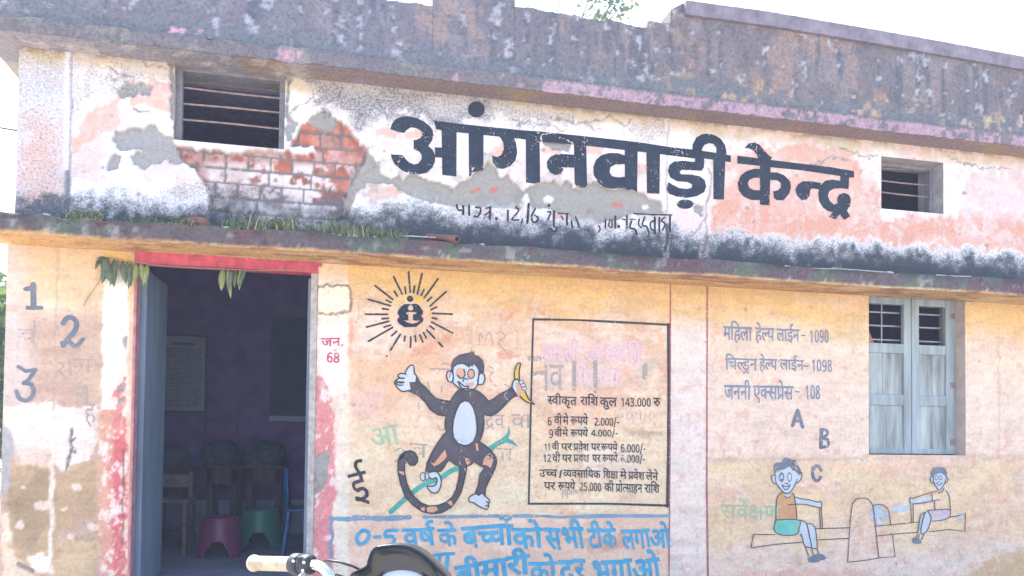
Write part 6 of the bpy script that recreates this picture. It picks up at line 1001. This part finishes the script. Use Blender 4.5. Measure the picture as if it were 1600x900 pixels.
for p0, p1, w, m, le in (((158,402),(149,418),.010,M_leafd,0),((160,401),(176,441),.026,M_leafd,0),((168,403),(160,440),.020,M_leafd,.004),((178,406),(178,446),.016,M_leafd,.008),((184,407),(172,444),.012,M_leafd,.01),((191,408),(197,441),.018,M_leafd,.003),((199,409),(205,446),.014,M_leafd,.006),((205,410),(201,450),.010,M_leafd,-.01),((212,411),(211,440),.017,M_leafg,0),((220,412),(229,444),.019,M_leafg,.008),((231,413),(224,445),.015,M_leafg,-.006),
        ((348,420),(346,452),.018,M_leafg,0),((356,421),(361,464),.013,M_leafg,.01),((362,421),(358,452),.012,M_leafd,.0),((368,422),(366,448),.012,M_leafd,.01),((376,422),(374,450),.014,M_leafg,0),((383,422),(372,447),.012,M_leafd,-.01)): leafblade(p0, (p1[0], p1[1]+3), w*1.25, m, random.uniform(.15, .6), le)

# ------------------------------------------------------------------ what lies and grows on the ledge
M_gr = NT('grass'); gi = M_gr.n('ShaderNodeNewGeometry'); M_gr.l(M_gr.ramp(gi.outputs['Random Per Island'], [(0, (.06, .10, .04)), (.5, (.14, .21, .08)), (.8, (.25, .30, .12)), (.9, (.42, .38, .22)), (1, (.46, .40, .26))]).outputs[0], M_gr.b.inputs['Base Color']); M_gr.b.inputs['Roughness'].default_value = .7
vs = []; fs = []; rg = random.Random(3)
ZT = ZS+.10
def tuft(x, y, n, h, sp):
    for k in range(n):
        a = rg.uniform(0, 6.28); r = rg.uniform(0, sp); bx = x+r*math.cos(a)*1.5; by = min(-.02, max(-LD+.01, y+r*math.sin(a))); hh = h*rg.uniform(.35, 1.1); lx = rg.gauss(0, .45)*hh; ly = rg.gauss(-.1, .3)*hh; w = rg.uniform(.0015, .0032)
        b = len(vs); t = rg.uniform(0, 3.14); wx, wy = w*math.cos(t), w*math.sin(t)
        z0 = ZT+.03*(by+LD)/LD
        vs.extend([(bx-wx, by-wy, z0), (bx+wx, by+wy, z0), (bx+lx*.4+wx*.7, by+ly*.4+wy*.7, z0+hh*.6), (bx+lx*.4-wx*.7, by+ly*.4-wy*.7, z0+hh*.6), (bx+lx, by+ly, z0+hh*.95)])
        fs.extend([(b, b+1, b+2, b+3), (b+3, b+2, b+4)])
for i in range(190):
    px = rg.choice([rg.uniform(105, 160), rg.uniform(180, 300), rg.uniform(330, 560), rg.uniform(380, 545), rg.uniform(540, 680)])
    hh = {0: .07, 1: .07}.get(0); hh = float(np.interp(px, [100, 130, 170, 240, 300, 335, 360, 400, 440, 480, 520, 545, 600, 690], [.05, .08, .05, .05, .05, .09, .09, .12, .16, .12, .15, .17, .10, .05]))
    yy = -rg.uniform(.08, .29); tuft(float(P(px, 330, yy)[0]), yy, rg.randint(5, 18), hh*rg.uniform(.35, 1.2), .03)
    if rg.random() < .8:                                          # creeping broad-leaved weeds between the blades
        for q in range(rg.randint(8, 22)):
            bx = float(P(px, 330, yy)[0])+rg.gauss(0, .03); by = max(-LD, yy+rg.gauss(0, .03)); bz = ZT+.02+rg.uniform(0, hh*.5); L = rg.uniform(.008, .02); a = rg.uniform(0, 6.28); c, s_ = math.cos(a)*L, math.sin(a)*L; t = rg.uniform(-.6, .8)*L; b = len(vs)
            vs.extend([(bx, by, bz), (bx+c*.5-s_*.35, by+s_*.5+c*.35, bz+t*.6), (bx+c, by+s_, bz+t), (bx+c*.5+s_*.35, by+s_*.5-c*.35, bz+t*.6)]); fs.append((b, b+1, b+2, b+3))
me = bpy.data.meshes.new('grass'); me.from_pydata(vs, [], fs); me.update(); o = link('grass', me, M_gr.m); setp(o, 'green grass and weeds rooted in dirt along the ledge over the door', 'grass', kind='stuff')
M_bf = plain('brick_red', (.24, .11, .09), .95, .3, 20, bump=.6); M_st = plain('pale_stone', (.46, .45, .43), .95, .25, 30, bump=.5)
def lump(name, px, py, y, size, m, label, cat, group=None, seed=0):
    z = ZT+.03*(y+LD)/LD; x = float(P(px, py, y)[0]); r = random.Random(seed); bm = bmesh.new(); bmesh.ops.create_icosphere(bm, subdivisions=2, radius=1)
    off = [Vector((r.gauss(0, 1), r.gauss(0, 1), r.gauss(0, 1))).normalized() for _ in range(7)]; lim = [r.uniform(.55, .85) for _ in off]
    for v in bm.verts:
        for d, l in zip(off, lim):
            e = v.co.dot(d)
            if e > l: v.co -= d*(e-l)
        v.co = Vector((v.co.x*size[0], v.co.y*size[1], v.co.z*size[2]))
    me = bpy.data.meshes.new(name); bm.to_mesh(me); bm.free(); o = link(name, me, m); o.location = (x, y, z+size[2]*.55); o.rotation_euler = (0, 0, r.uniform(0, 3)); setp(o, label, cat, group)
lump('brick_fragment', 311, 326, -.20, (.085, .06, .045), M_bf, 'large broken red brick piece lying in grass on the ledge over the door', 'brick', seed=2)
lump('brick_fragment', 276, 330, -.24, (.03, .02, .012), plain('orange_tile', (.48, .22, .12), .9), 'small orange tile chip on the ledge left of the broken brick', 'brick', seed=5)
for k, (px, y, s) in enumerate(((352, -.27, .016), (70, -.26, .02), (520, -.29, .012), (530, -.295, .009), (545, -.28, .011), (556, -.27, .014), (585, -.28, .012), (600, -.29, .009), (752, -.26, .018), (868, -.28, .009), (1390, -.26, .02), (1440, -.25, .012))):
    lump('stone', px, 400, y, (s*1.4, s, s*.8), M_st, 'small pale stone chip lying along the top of the concrete ledge', 'stone', 'stone chips scattered on the ledge', seed=20+k)
M_tw = plain('dry_stick', (.55, .52, .48), .9, .2, 40)
def stick(pts, r, label):
    ps = [pt(*p) for p in pts]; o0 = ps[0].copy(); mb = MB(); mb.tube([p-o0 for p in ps], r, 6); o = mb.build('dry_stick', M_tw); o.location = o0; setp(o, label, 'stick')
zz_ = lambda px, y, d=0: float(proj(float(P(px, 400, y)[0]), y, ZT+.03*(y+LD)/LD+.012+d)[1])
def lstick(xs, y, r, label, d=0):
    ps = [Vector((float(P(px, 400, y)[0]), y+random.uniform(-.01, .01), ZT+.03*(y+LD)/LD+r+.007+d+random.uniform(0, .006))) for px in xs]; o0 = ps[0].copy(); mb = MB(); mb.tube([p-o0 for p in ps], r, 6); o = mb.build('dry_stick', M_tw); o.location = o0; setp(o, label, 'stick')
lstick((1462, 1480, 1500, 1516), -.27, .005, 'thick pale stick on the ledge under the small right ventilator')
lstick((1226, 1270, 1310, 1350), -.20, .004, 'long thin dry stalk on the ledge below the end of the big lettering')
lstick((1300, 1345, 1390), -.25, .004, 'short dry stalk on the ledge between two other pale sticks')
lstick((625, 645, 668, 680), -.24, .004, 'bent dry grass stalk on the ledge beside the brown pipe', .02)

# ------------------------------------------------------------------ slack wire off the left corner
M_wire = plain('black_cable', (.05, .05, .055), .5, .1)
mb = MB(); a = Vector((XL+.06, .02, float(P(20, 203)[1]))); b = Vector((-9, 3.0, 5.6)); mb.tube([a.lerp(b, t)-Vector((0, 0, .35*math.sin(math.pi*t)))-a for t in np.linspace(0, 1, 14)], .006, 6)
o = mb.build('overhead_wire', M_wire); o.location = a; setp(o, 'thin dark wire running from the left corner of the building to the sky', 'wire')

# ------------------------------------------------------------------ inside the room
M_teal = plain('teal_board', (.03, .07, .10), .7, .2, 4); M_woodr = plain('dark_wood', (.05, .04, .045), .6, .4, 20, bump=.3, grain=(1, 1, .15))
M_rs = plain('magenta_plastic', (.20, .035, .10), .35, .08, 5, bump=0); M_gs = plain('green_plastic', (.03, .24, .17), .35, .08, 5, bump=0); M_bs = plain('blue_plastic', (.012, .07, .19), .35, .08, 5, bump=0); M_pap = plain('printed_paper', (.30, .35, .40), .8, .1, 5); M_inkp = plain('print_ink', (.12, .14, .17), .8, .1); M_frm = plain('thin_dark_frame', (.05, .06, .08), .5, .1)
def depth_pt(px, z, y): return float(P(px, 700, y)[0])
# stools
def stool(px, y, h, r, m, label):
    x = depth_pt(px, 0, y); s = empty('plastic_stool', (x, y, FLOOR), label, 'stool')
    n = 96; rows = 34; vs = []; fs = []
    for j in range(rows+1):
        t = j/rows; rr = r*(1.0-.28*t) + (.012 if j == 0 else 0)
        for i in range(n): a = 2*math.pi*i/n; vs.append((rr*math.cos(a), rr*math.sin(a), h*t*.97))
    for j in range(rows):
        for i in range(n):
            a = 2*math.pi*(i+.5)/n; z = (j+.5)/rows; q = (a+math.pi/2+math.pi/4) % (math.pi/2)-math.pi/4   # four arches
            if z < .42 and (q/.52)**2+(z/.42)**2 < 1: continue
            fs.append((j*n+i, j*n+(i+1) % n, (j+1)*n+(i+1) % n, (j+1)*n+i))
    mb = MB(); mb.add(vs, fs, True); sk = mb.build('skirt', m, s); so = sk.modifiers.new('t', 'SOLIDIFY'); so.thickness = .006
    mb = MB(); mb.lathe([(0, h), (r*.60, h), (r*.70, h-.006), (r*.735, h-.02), (r*.73, h-.035)], n=40); mb.build('seat', m, s)
stool(346, 1.45, .30, .185, M_rs, 'red plastic stool with arched sides on the floor inside the doorway')
stool(409, 2.0, .31, .20, M_gs, 'green plastic stool with arched sides behind the red one')
# dark bench tables
def table(px0, px1, y0, y1, z, label):
    x0, x1 = depth_pt(px0, 0, y0), depth_pt(px1, 0, y0); t = empty('table', ((x0+x1)/2, y0, FLOOR), label, 'table'); hx = (x1-x0)/2; dy = y1-y0
    mb = MB(); mb.box((-hx, 0, z-.03), (hx, dy, z)); mb.build('tabletop', M_woodr, t, .004)
    mb = MB(); mb.box((-hx+.03, .03, z-.16), (hx-.03, .055, z-.031)); mb.build('apron', M_woodr, t)
    for sx in (-1, 1):
        for yy in (.03, dy-.08): mb = MB(); mb.box((sx*(hx-.05)-.025, yy, 0), (sx*(hx-.05)+.025, yy+.05, z-.031)); mb.build('leg', M_woodr, t)
    mb = MB(); mb.box((-hx+.05, .04, .12), (hx-.05, .07, .16)); mb.build('stretcher', M_woodr, t)
table(318, 376, 2.15, 2.62, .66, 'dark wooden table standing behind the red stool'); table(381, 444, 2.2, 2.66, .66, 'dark wooden table standing behind the green stool')
table(232, 300, 1.95, 2.4, .64, 'dark wooden desk standing just behind the open door leaf')
# things lying on the tables: bundles
M_bun = plain('dark_cloth_bundle', (.05, .075, .10), .95, .35, 14, bump=.6)
def bundle(px, y, z, s, label, seed):
    x = depth_pt(px, 0, y); r = random.Random(seed); bm = bmesh.new(); bmesh.ops.create_icosphere(bm, subdivisions=4, radius=1)
    for v in bm.verts:
        c = v.co.copy(); k = 1+.18*float(fbm(np.array([c.x*1.7+seed]), np.array([c.z*1.7+c.y]), .8, 4, seed)[0]); v.co = Vector((c.x*s[0]*k, c.y*s[1]*k, max(-.55, c.z)*s[2]*k))
    me = bpy.data.meshes.new('cloth_bundle'); bm.to_mesh(me); bm.free(); [setattr(p, 'use_smooth', True) for p in me.polygons]; o = link('cloth_bundle', me, M_bun); o.location = (x, y, z+.45*s[2]); setp(o, label, 'bundle')
bundle(347, 2.38, FLOOR+.66, (.17, .17, .15), 'dark rolled bundle lying on the table behind the red stool', 1); bundle(411, 2.42, FLOOR+.66, (.19, .17, .15), 'dark rolled bundle lying on the table behind the green stool', 2); bundle(266, 2.17, FLOOR+.64, (.17, .16, .13), 'dark rolled bundle lying on the desk by the door leaf', 3)
# low white sheet and wooden bits at left
mb = MB(); M_ww = plain('bare_wood', (.17, .14, .13), .8, .3, 20)
st = empty('wooden_chair', (depth_pt(262, 0, 1.5), 1.5, FLOOR), 'small bare wooden chair beside the open door leaf', 'chair')
for sx in (-.13, .13):
    for yy in (0, .26): m2 = MB(); m2.box((sx-.014, yy, 0), (sx+.014, yy+.028, .40 if yy == 0 else .62)); m2.build('leg', M_ww, st)
m2 = MB(); m2.box((-.16, -.02, .401), (.16, .255, .42)); m2.build('seat', M_ww, st)
m2 = MB(); m2.box((-.115, .262, .50), (.115, .286, .60)); m2.build('backrest', M_ww, st)
# blue plastic chair half hidden by the right jamb
bc = empty('plastic_chair', (depth_pt(489, 0, 1.0), 1.0, FLOOR), 'blue plastic chair half hidden behind the right door jamb', 'chair')
m2 = MB(); hgt = .40
m2.box((-.17, -.18, hgt-.02), (.17, .18, hgt)); m2.build('seat', M_bs, bc, .01)
m2 = MB(); n = 9; vs = []; fs = []
for i in range(n+1):
    u = i/n*2-1
    for z, k in ((hgt, 0), (hgt+.14, .01), (hgt+.28, .035)): vs.append((-.19-.02*k*10+.035*(u*u), u*(.18-.02*k), z))
for i in range(n):
    for k in (0, 1): fs.append((i*3+k, i*3+k+3, i*3+k+4, i*3+k+1))
m2.add(vs, fs, True); bk_ = m2.build('backrest', M_bs, bc); so = bk_.modifiers.new('t', 'SOLIDIFY'); so.thickness = .012
for sx, sy in ((-1, -1), (-1, 1), (1, -1), (1, 1)): m2 = MB(); m2.tube([(sx*.155, sy*.155, hgt-.02), (sx*.20, sy*.19, 0)], [.018, .014], 8); m2.build('leg', M_bs, bc)
# wall chart and blackboard on the back wall
def onwall(px, py, y): x, z = P(px, py, y); return float(x), float(z)
x0, z1 = onwall(250, 524, YB-.02); x1, z0 = onwall(319, 642, YB-.02)
ch = empty('wall_chart', ((x0+x1)/2, YB-.02, z0), 'printed paper chart in a thin frame on the back wall seen through the door', 'poster'); w2 = (x1-x0)/2; hh = z1-z0
m2 = MB(); m2.box((-w2, 0, 0), (w2, .012, hh)); m2.build('sheet', M_pap, ch)
m2 = MB()
for a in ((-w2-.02, -.006, -.02, -w2, .016, hh+.02), (w2, -.006, -.02, w2+.02, .016, hh+.02), (-w2, -.006, hh, w2, .016, hh+.02), (-w2, -.006, -.02, w2, .016, 0)): m2.box(a[:3], a[3:])
m2.build('frame', M_frm, ch)
m2 = MB(); rr = random.Random(5); m2.box((-w2*.5, -.003, hh*.88), (w2*.5, -.0005, hh*.92))
for k in range(24):
    z = hh*(.82-.033*k)
    if z < .03: break
    x = -w2*.86
    while x < w2*.82:
        l = rr.uniform(.02, .07); m2.box((x, -.003, z), (min(w2*.86, x+l), -.0005, z+hh*.010)); x += l+.012
m2.build('print', M_inkp, ch)
x0, z1 = onwall(424, 494, YB-.03); x1, z0 = onwall(560, 660, YB-.03)
bb = empty('blackboard', ((x0+x1)/2, YB-.03, z0), 'dark teal blackboard with a pale lower rail on the back wall', 'board'); w2 = (x1-x0)/2
m2 = MB(); m2.box((-w2, 0, .05), (w2, .02, z1-z0)); m2.build('panel', M_teal, bb); m2 = MB(); m2.box((-w2, -.03, 0), (w2, .02, .049)); m2.build('rail', M_in2, bb)
x0, z1 = onwall(318, 655, YB-.02); x1, z0 = onwall(372, 679, YB-.02)
pf = empty('picture_frame', ((x0+x1)/2, YB-.02, z0), 'dark empty hanging frame low on the back wall between chart and blackboard', 'frame'); w2 = (x1-x0)/2; hh = z1-z0
m2 = MB()
for a in ((-w2, 0, 0, -w2+.02, .016, hh), (w2-.02, 0, 0, w2, .016, hh), (-w2+.02, 0, hh-.03, w2-.02, .016, hh)): m2.box(a[:3], a[3:])
m2.build('moulding', M_frm, pf)
m2 = MB(); m2.box((-w2+.02, 0, 0), (w2-.02, .016, .02)); m2.build('bottom_rail', M_rs, pf)

# ------------------------------------------------------------------ trees beyond
M_bark = plain('bark', (.16, .12, .09), .95, .3, 12, bump=.6)
def foliage(name):
    t = NT(name); gi = t.n('ShaderNodeNewGeometry')
    t.l(t.ramp(gi.outputs['Random Per Island'], [(0, (.035, .07, .018)), (.5, (.065, .12, .03)), (1, (.12, .17, .05))]).outputs[0], t.b.inputs['Base Color'])
    t.b.inputs['Roughness'].default_value = .55
    tr = t.n('ShaderNodeBsdfTranslucent'); tr.inputs[0].default_value = (.14, .22, .05, 1); mx = t.n('ShaderNodeMixShader'); mx.inputs[0].default_value = .35
    t.l(t.b.outputs[0], mx.inputs[1]); t.l(tr.outputs[0], mx.inputs[2]); t.l(mx.outputs[0], t.out.inputs[0]); return t.m
M_fol = foliage('leaf_green')
def leaves(spots, n, size, rnd, droop=.3):
    vs = []; fs = []
    for (c, r) in spots:
        c = Vector(c)
        for k in range(n if r < .25 or n > 20 else n*16):
            p = c+Vector((rnd.gauss(0, r*.5), rnd.gauss(0, r*.5), rnd.gauss(0, r*.42))); d = Vector((rnd.gauss(0, 1), rnd.gauss(0, 1), rnd.gauss(-droop, .6))).normalized(); s = d.orthogonal().normalized(); s = Matrix.Rotation(rnd.uniform(0, 6.28), 3, d) @ s
            L = size*rnd.uniform(.6, 1.2); w = L*.32; b = len(vs); nn = d.cross(s)*L*.1
            vs += [p, p+d*L*.45+s*w+nn, p+d*L, p+d*L*.45-s*w+nn]; fs.append((b, b+1, b+2, b+3))
    return vs, fs
def tree(base, h, crown, n, size, label, seed, name='tree', group=None, lm=.012):
    """tapered trunk, limbs to clumps, leaf-sized faces"""
    rnd = random.Random(seed); t = empty(name, base, label, 'tree', group); mb = MB(); top = Vector((rnd.uniform(-.2, .2), 0, h*.62))
    mb.tube([(0, 0, 0), (.03*h*.3, .02, h*.22), (top.x*.6, .0, h*.45), top], [h*.035, h*.028, h*.022, h*.012], 9)
    for c, r in crown:
        a = Vector((top.x*.6, 0, h*.4)).lerp(top, rnd.random()); c = Vector(c); mid = a.lerp(c, .55)+Vector((0, 0, .1*h*rnd.uniform(-.3, .6))); mb.tube([a, mid, c], [h*lm, h*lm*.6, h*lm*.2], 6)
    mb.build('trunk', M_bark, t)
    vs, fs = leaves(crown, n, size, rnd); mb = MB(); mb.add(vs, fs); mb.build('crown', M_fol, t)
# the twig ends seen over the parapet belong to a tall tree behind the building
TB = Vector((2.6, 8.5, 0)); cr = []
for px, py, r in ((948, 6, .16), (965, 14, .15), (938, 22, .10), (958, 28, .16), (975, 28, .10), (922, 27, .09), (979, 2, .12), (952, -14, .3), (965, -40, .5), (930, -55, .5), (1000, -70, .6), (900, -90, .6), (960, -110, .7), (1030, -120, .6)):
    p = pt(px, py, 8.3); cr.append((p-TB, r*1.25))
tree(TB, 9.5, cr, 7, .14, 'tall leafy tree standing behind the parapet, lower twigs showing', 11, lm=.003)
rnd = random.Random(5)
for k, (x, y, h, lab) in enumerate(((-4.3, 5.2, 3.0, 'bushy green tree past the left corner, nearest the building'), (-8.5, 14, 5.0, 'broad green tree farther off past the left corner'), (-15, 26, 7.5, 'distant green tree on the far left horizon'))):
    cr = [(Vector((rnd.gauss(0, h*.20), rnd.gauss(0, h*.20), h*(.30+.62*rnd.random()))), h*.15) for _ in range(22)]
    tree((x, y, 0), h, cr, 260, h*.045, lab, 30+k)

# ------------------------------------------------------------------ motorcycle parked in front
MC = Vector((0, 0, 0))
def cp(px, py, dist):
    """point on a photo sight line at a depth in metres from the lens"""
    d = (px-CX)*RT-(py-CY)*UP+F*FW; d = d/F*dist
    return Vector((d[0], d[1]-CAMD, d[2]+CAMH))
M_grip = plain('cream_rubber_grip', (.56, .48, .35), .6, .35, 22, bump=.5); M_chr = plain('chrome', (.82, .82, .80), .12, .03, 5, metal=1, bump=0); M_bpl = plain('black_switch_plastic', (.03, .035, .045), .42, .15, 20, bump=.1); M_cowl = plain('glossy_dark_cowl', (.014, .022, .028), .24, .5, 9, bump=.12, spec=.6); M_dial = plain('dial_face', (.36, .40, .42), .25, .1, 8, bump=0); M_tyre = plain('tyre_rubber', (.03, .03, .03), .85, .2, 30); M_cab = plain('black_cable_sheath', (.015, .015, .018), .4, .1); M_tank = plain('black_tank_paint', (.015, .015, .02), .2, .1, 4, bump=0, spec=.6); M_seat = plain('black_seat_vinyl', (.03, .03, .03), .6, .2, 30, bump=.2); M_lens = plain('headlamp_glass', (.7, .72, .75), .08, .05, 5, bump=0); M_steel = plain('grey_steel', (.35, .35, .36), .4, .2, 14, metal=.8)
ctr = cp(622, 893, 1.72)                                        # middle of the handlebar, the machine faces the lens
ax0 = Vector((RT[0], RT[1], 0)).normalized(); ax0 = Matrix.Rotation(math.radians(-4), 3, 'Z') @ ax0; LEAN = math.radians(6.5)
ax = (ax0*math.cos(LEAN)-Vector((0, 0, 1))*math.sin(LEAN)); upv = (ax0*math.sin(LEAN)+Vector((0, 0, 1))*math.cos(LEAN)); fwd = ax.cross(upv).normalized()*1.0
if fwd.y > 0: fwd = -fwd
bo = ctr-upv*(ctr.z/upv.z); zb = ctr.z/upv.z
bike = empty('motorcycle', (bo.x, bo.y, 0), 'black motorcycle with worn cream grip and dark glossy cowl in front of the wall', 'motorcycle')
bo = Vector((bo.x, bo.y, 0)); R_ = lambda f, s, z: fwd*f+ax*s+upv*z
loc = lambda v: v-bo
gi = loc(cp(458, 881.5, 1.70)); go = loc(cp(394, 880, 1.765))
mir = lambda v: v-ax*(2*v.dot(ax))                              # mirror across the machine's middle
def side(v, sgn): return v if sgn < 0 else mir(v)
for sgn in (-1, 1):
    a = side(go, sgn); e = side(gi, sgn); d = (e-a).normalized(); L = (e-a).length
    up2 = upv; fr = fwd
    mb = MB(); q = [(0, .0166), (.004, .0185), (.009, .0185), (.013, .0152), (L*.6, .0156), (L, .016)]
    mb.tube([a+d*t for t, r in q], [r for t, r in q], 24)
    for k in range(14): mb.tube([a+d*(.018+k*.0058), a+d*(.0205+k*.0058)], .01615, 24)
    mb.build('grip', M_grip, bike)
    sw = MB(); sw.tube([e, e+d*.003, e+d*.022, e+d*.026], [.018, .0235, .0235, .020], 22); s_ = sw.build('switchgear', M_bpl, bike, .0015)
    m2 = MB(); m2.tube([e+d*.026, e+d*.029, e+d*.052, e+d*.055], [.017, .0215, .021, .017], 18); m2.box(tuple(e+d*.03+fr*.012-Vector((.008, .008, .008))), tuple(e+d*.03+fr*.012+Vector((.022, .012, .018)))); m2.build('clamp', M_bpl, s_)
    m2 = MB()
    for t, u in ((.010, .010), (.041, .008), (.041, -.009)): p = e+d*t+fr*.0215+up2*u; m2.tube([p-fr*.004, p+fr*.003], .0032, 10)
    m2.build('screw', M_chr, s_)
    m2 = MB(); m2.tube([e+d*.045+fr*.02-up2*.016, e+d*.03+fr*.05-up2*.034, e-d*.05+fr*.062-up2*.05, a+fr*.055-up2*.058], [.006, .006, .005, .006], 8); m2.build('lever', M_steel, bike)
e = gi; d = (gi-go).normalized(); hb = [e+d*.02, e+d*.055, e+d*.075-upv*.002, e+d*.095-upv*.010, e+d*.112-upv*.026, e+d*.124+fwd*.005-upv*.05, R_(.02, -.05, zb-.075)]
hb = [Vector(v) for v in hb]; full = hb+[mir(v) for v in hb[::-1]]
fx = []
for i in range(len(full)-1):
    p0, p1, p2, p3 = full[max(0, i-1)], full[i], full[i+1], full[min(len(full)-1, i+2)]
    for j in range(5):
        t = j/5; fx.append(.5*((2*p1)+(p2-p0)*t+(2*p0-5*p1+4*p2-p3)*t*t+(3*p1-p0-3*p2+p3)*t**3))
mb = MB(); mb.tube(fx+[full[-1]], .0115, 16); mb.build('handlebar', M_chr, bike)
def cab(pts, r=.0026): m2 = MB(); m2.tube([loc(cp(*q)) for q in pts], r, 8); m2.build('cable', M_cab, bike)
cab(((497, 880, 1.68), (510, 875, 1.66), (530, 878, 1.645), (552, 885, 1.64), (568, 893, 1.645), (580, 903, 1.66)))
cab(((496, 893, 1.69), (512, 896, 1.66), (528, 898, 1.65), (545, 905, 1.65)))
# cowl round the headlamp: a hood with a stepped left lip, open towards the lens
out = [(545, 922), (546, 900), (558, 892), (571, 885), (575, 873), (580, 861), (588, 855), (605, 852.5), (625, 852), (641, 855.5), (657, 864), (672, 876), (686, 890), (700, 905), (708, 922)]
cz = 1.62; back = -fwd
rim = [loc(cp(x, y, cz)) for x, y in smooth(out, False, 4)]
cc = loc(cp(628, 932, cz)); vs = []; fs = []; nr = len(rim); prof = [(1.0, 0.0), (1.012, .010), (1.0, .04), (.94, .08), (.78, .12), (.5, .145), (.2, .15)]
for k, f in prof:
    for p in rim: vs.append(cc+(p-cc)*k+back*f)
for j in range(len(prof)-1):
    for i in range(nr-1): fs.append((j*nr+i, j*nr+i+1, (j+1)*nr+i+1, (j+1)*nr+i))
b = len(vs); inn = [(.985, .003), (.93, .012), (.80, .020), (.60, .018), (.3, .016), (.05, .016)]
for k, f in inn:
    for p in rim: vs.append(cc+(p-cc)*k+back*f)
for i in range(nr-1): fs.append((i, b+i, b+i+1, i+1))
for j in range(len(inn)-1):
    for i in range(nr-1): fs.append((b+j*nr+i, b+(j+1)*nr+i, b+(j+1)*nr+i+1, b+j*nr+i+1))
mb = MB(); mb.add(vs, fs, True); mb.build('cowl', M_cowl, bike)
# headlamp glass set in the cowl, leaning back, with a chrome rim
hl = loc(cp(628, 918, cz+.0)); hn = (fwd*.80+upv*.60).normalized(); Mh = Matrix((ax, hn.cross(ax), hn)).transposed()
def dome(rx, ry, hgt, n=36, m_=7):
    vs = []; fs = []
    for j in range(m_+1):
        t = j/m_*math.pi/2
        for i in range(n): a_ = 2*math.pi*i/n; vs.append(hl+Mh @ Vector((rx*math.cos(a_)*math.cos(t), ry*math.sin(a_)*math.cos(t), hgt*math.sin(t)-.004)))
    for j in range(m_):
        for i in range(n): fs.append((j*n+i, j*n+(i+1) % n, (j+1)*n+(i+1) % n, (j+1)*n+i))
    return vs, fs
mb = MB(); mb.add(*dome(.052, .046, .016), True); lamp = mb.build('headlight', M_lens, bike)
mb = MB(); n = 40; mb.tube([hl+Mh @ Vector((.054*math.cos(t), .048*math.sin(t), 0)) for t in np.linspace(0, 2*math.pi, n+1)], .0035, 8, caps=False); mb.build('lamp_rim', M_cowl, lamp)
# headlamp, fork, wheel, tank, seat, body: the rest of the machine
axl = R_(.40, 0, .31)
for s in (-.09, .09):
    m2 = MB(); m2.tube([R_(.04, s, zb-.10), R_(.16, s, .70), axl+ax*s], [.017, .017, .022], 14); m2.build('fork_leg', M_chr, bike)
def wheel(c):
    Mx = ax.to_track_quat('Z', 'Y').to_matrix(); m2 = MB(); m2.lathe([(.235, -.03), (.29, -.045), (.305, 0), (.29, .045), (.235, .03), (.235, -.03)], c=c, n=44, M=Mx); w = m2.build('wheel', M_tyre, bike)
    m2 = MB(); m2.lathe([(.236, -.028), (.215, -.02), (.215, .02), (.236, .028)], c=c, n=44, M=Mx); m2.lathe([(.0, -.05), (.045, -.05), (.045, .05), (0, .05)], c=c, n=20, M=Mx)
    for k in range(10): a = 2*math.pi*k/10; u = fwd*math.cos(a)+upv*math.sin(a); m2.tube([c+u*.04, c+u*.22], .004, 6)
    m2.build('rim', M_steel, w)
wheel(axl); rear = R_(-.86, 0, .31); wheel(rear)
def ovoid(name, c, s, m, zmin=-1):
    bm = bmesh.new(); bmesh.ops.create_uvsphere(bm, u_segments=28, v_segments=16, radius=1); me = bpy.data.meshes.new(name)
    for v in bm.verts: q = v.co.copy(); v.co = c+fwd*(q.x*s[0])+ax*(q.y*s[1])+upv*(max(zmin, q.z)*s[2])
    bm.to_mesh(me); bm.free(); [setattr(p, 'use_smooth', True) for p in me.polygons]; return link(name, me, m, bike)
ovoid('fuel_tank', R_(-.20, 0, .74), (.25, .13, .12), M_tank, -.5); ovoid('seat', R_(-.66, 0, .70), (.34, .13, .07), M_seat, -.5); ovoid('engine', R_(-.18, 0, .42), (.20, .13, .17), M_steel)
m2 = MB(); m2.tube([R_(.05, 0, zb-.14), R_(-.05, 0, .66), R_(-.45, 0, .62), R_(-.95, 0, .66)], .02, 10); m2.tube([R_(.05, 0, zb-.2), R_(.05, 0, .35), R_(-.35, 0, .28), rear+upv*.0], .018, 10); m2.build('bike_frame', M_tank, bike)
m2 = MB(); m2.tube([R_(-.1, .12, .34), R_(-.35, .15, .26), R_(-.95, .16, .32)], [.02, .025, .04], 12); m2.build('exhaust', M_chr, bike)
m2 = MB(); m2.tube([R_(-.25, .1, .30), R_(-.32, .24, -.02)], .01, 8); m2.build('side_stand', M_steel, bike)
vs = []; fs = []
for i in range(15):
    a = math.radians(10+i*11); 
    for s in (-.06, 0, .06): vs.append(axl+(fwd*math.cos(a)+upv*math.sin(a))*(.335+(.012 if s == 0 else 0))+ax*s)
for i in range(14):
    for k in (0, 1): q = i*3+k; fs.append((q, q+1, q+4, q+3))
m2 = MB(); m2.add(vs, fs, True); md = m2.build('mudguard', M_tank, bike); so = md.modifiers.new('t', 'SOLIDIFY'); so.thickness = .004

# ------------------------------------------------------------------ thin scattering volume added to imitate lens glare
hz = bpy.data.materials.new('glare_volume'); hz.use_nodes = True; ht = hz.node_tree; ht.nodes.clear(); ho = ht.nodes.new('ShaderNodeOutputMaterial'); hv = ht.nodes.new('ShaderNodeVolumePrincipled')
hv.inputs['Color'].default_value = (.62, .72, 1.0, 1); hv.inputs['Density'].default_value = GLARE_DENSITY; hv.inputs['Anisotropy'].default_value = 0.0
ht.links.new(hv.outputs[0], ho.inputs['Volume'])
mb = MB(); mb.box((-125, -125, -1), (125, 125, 12.5)); o = mb.build('lens_glare_veil', hz); setp(o, 'thin added veil imitating lens glare', 'lens_glare_veil', kind='stuff')
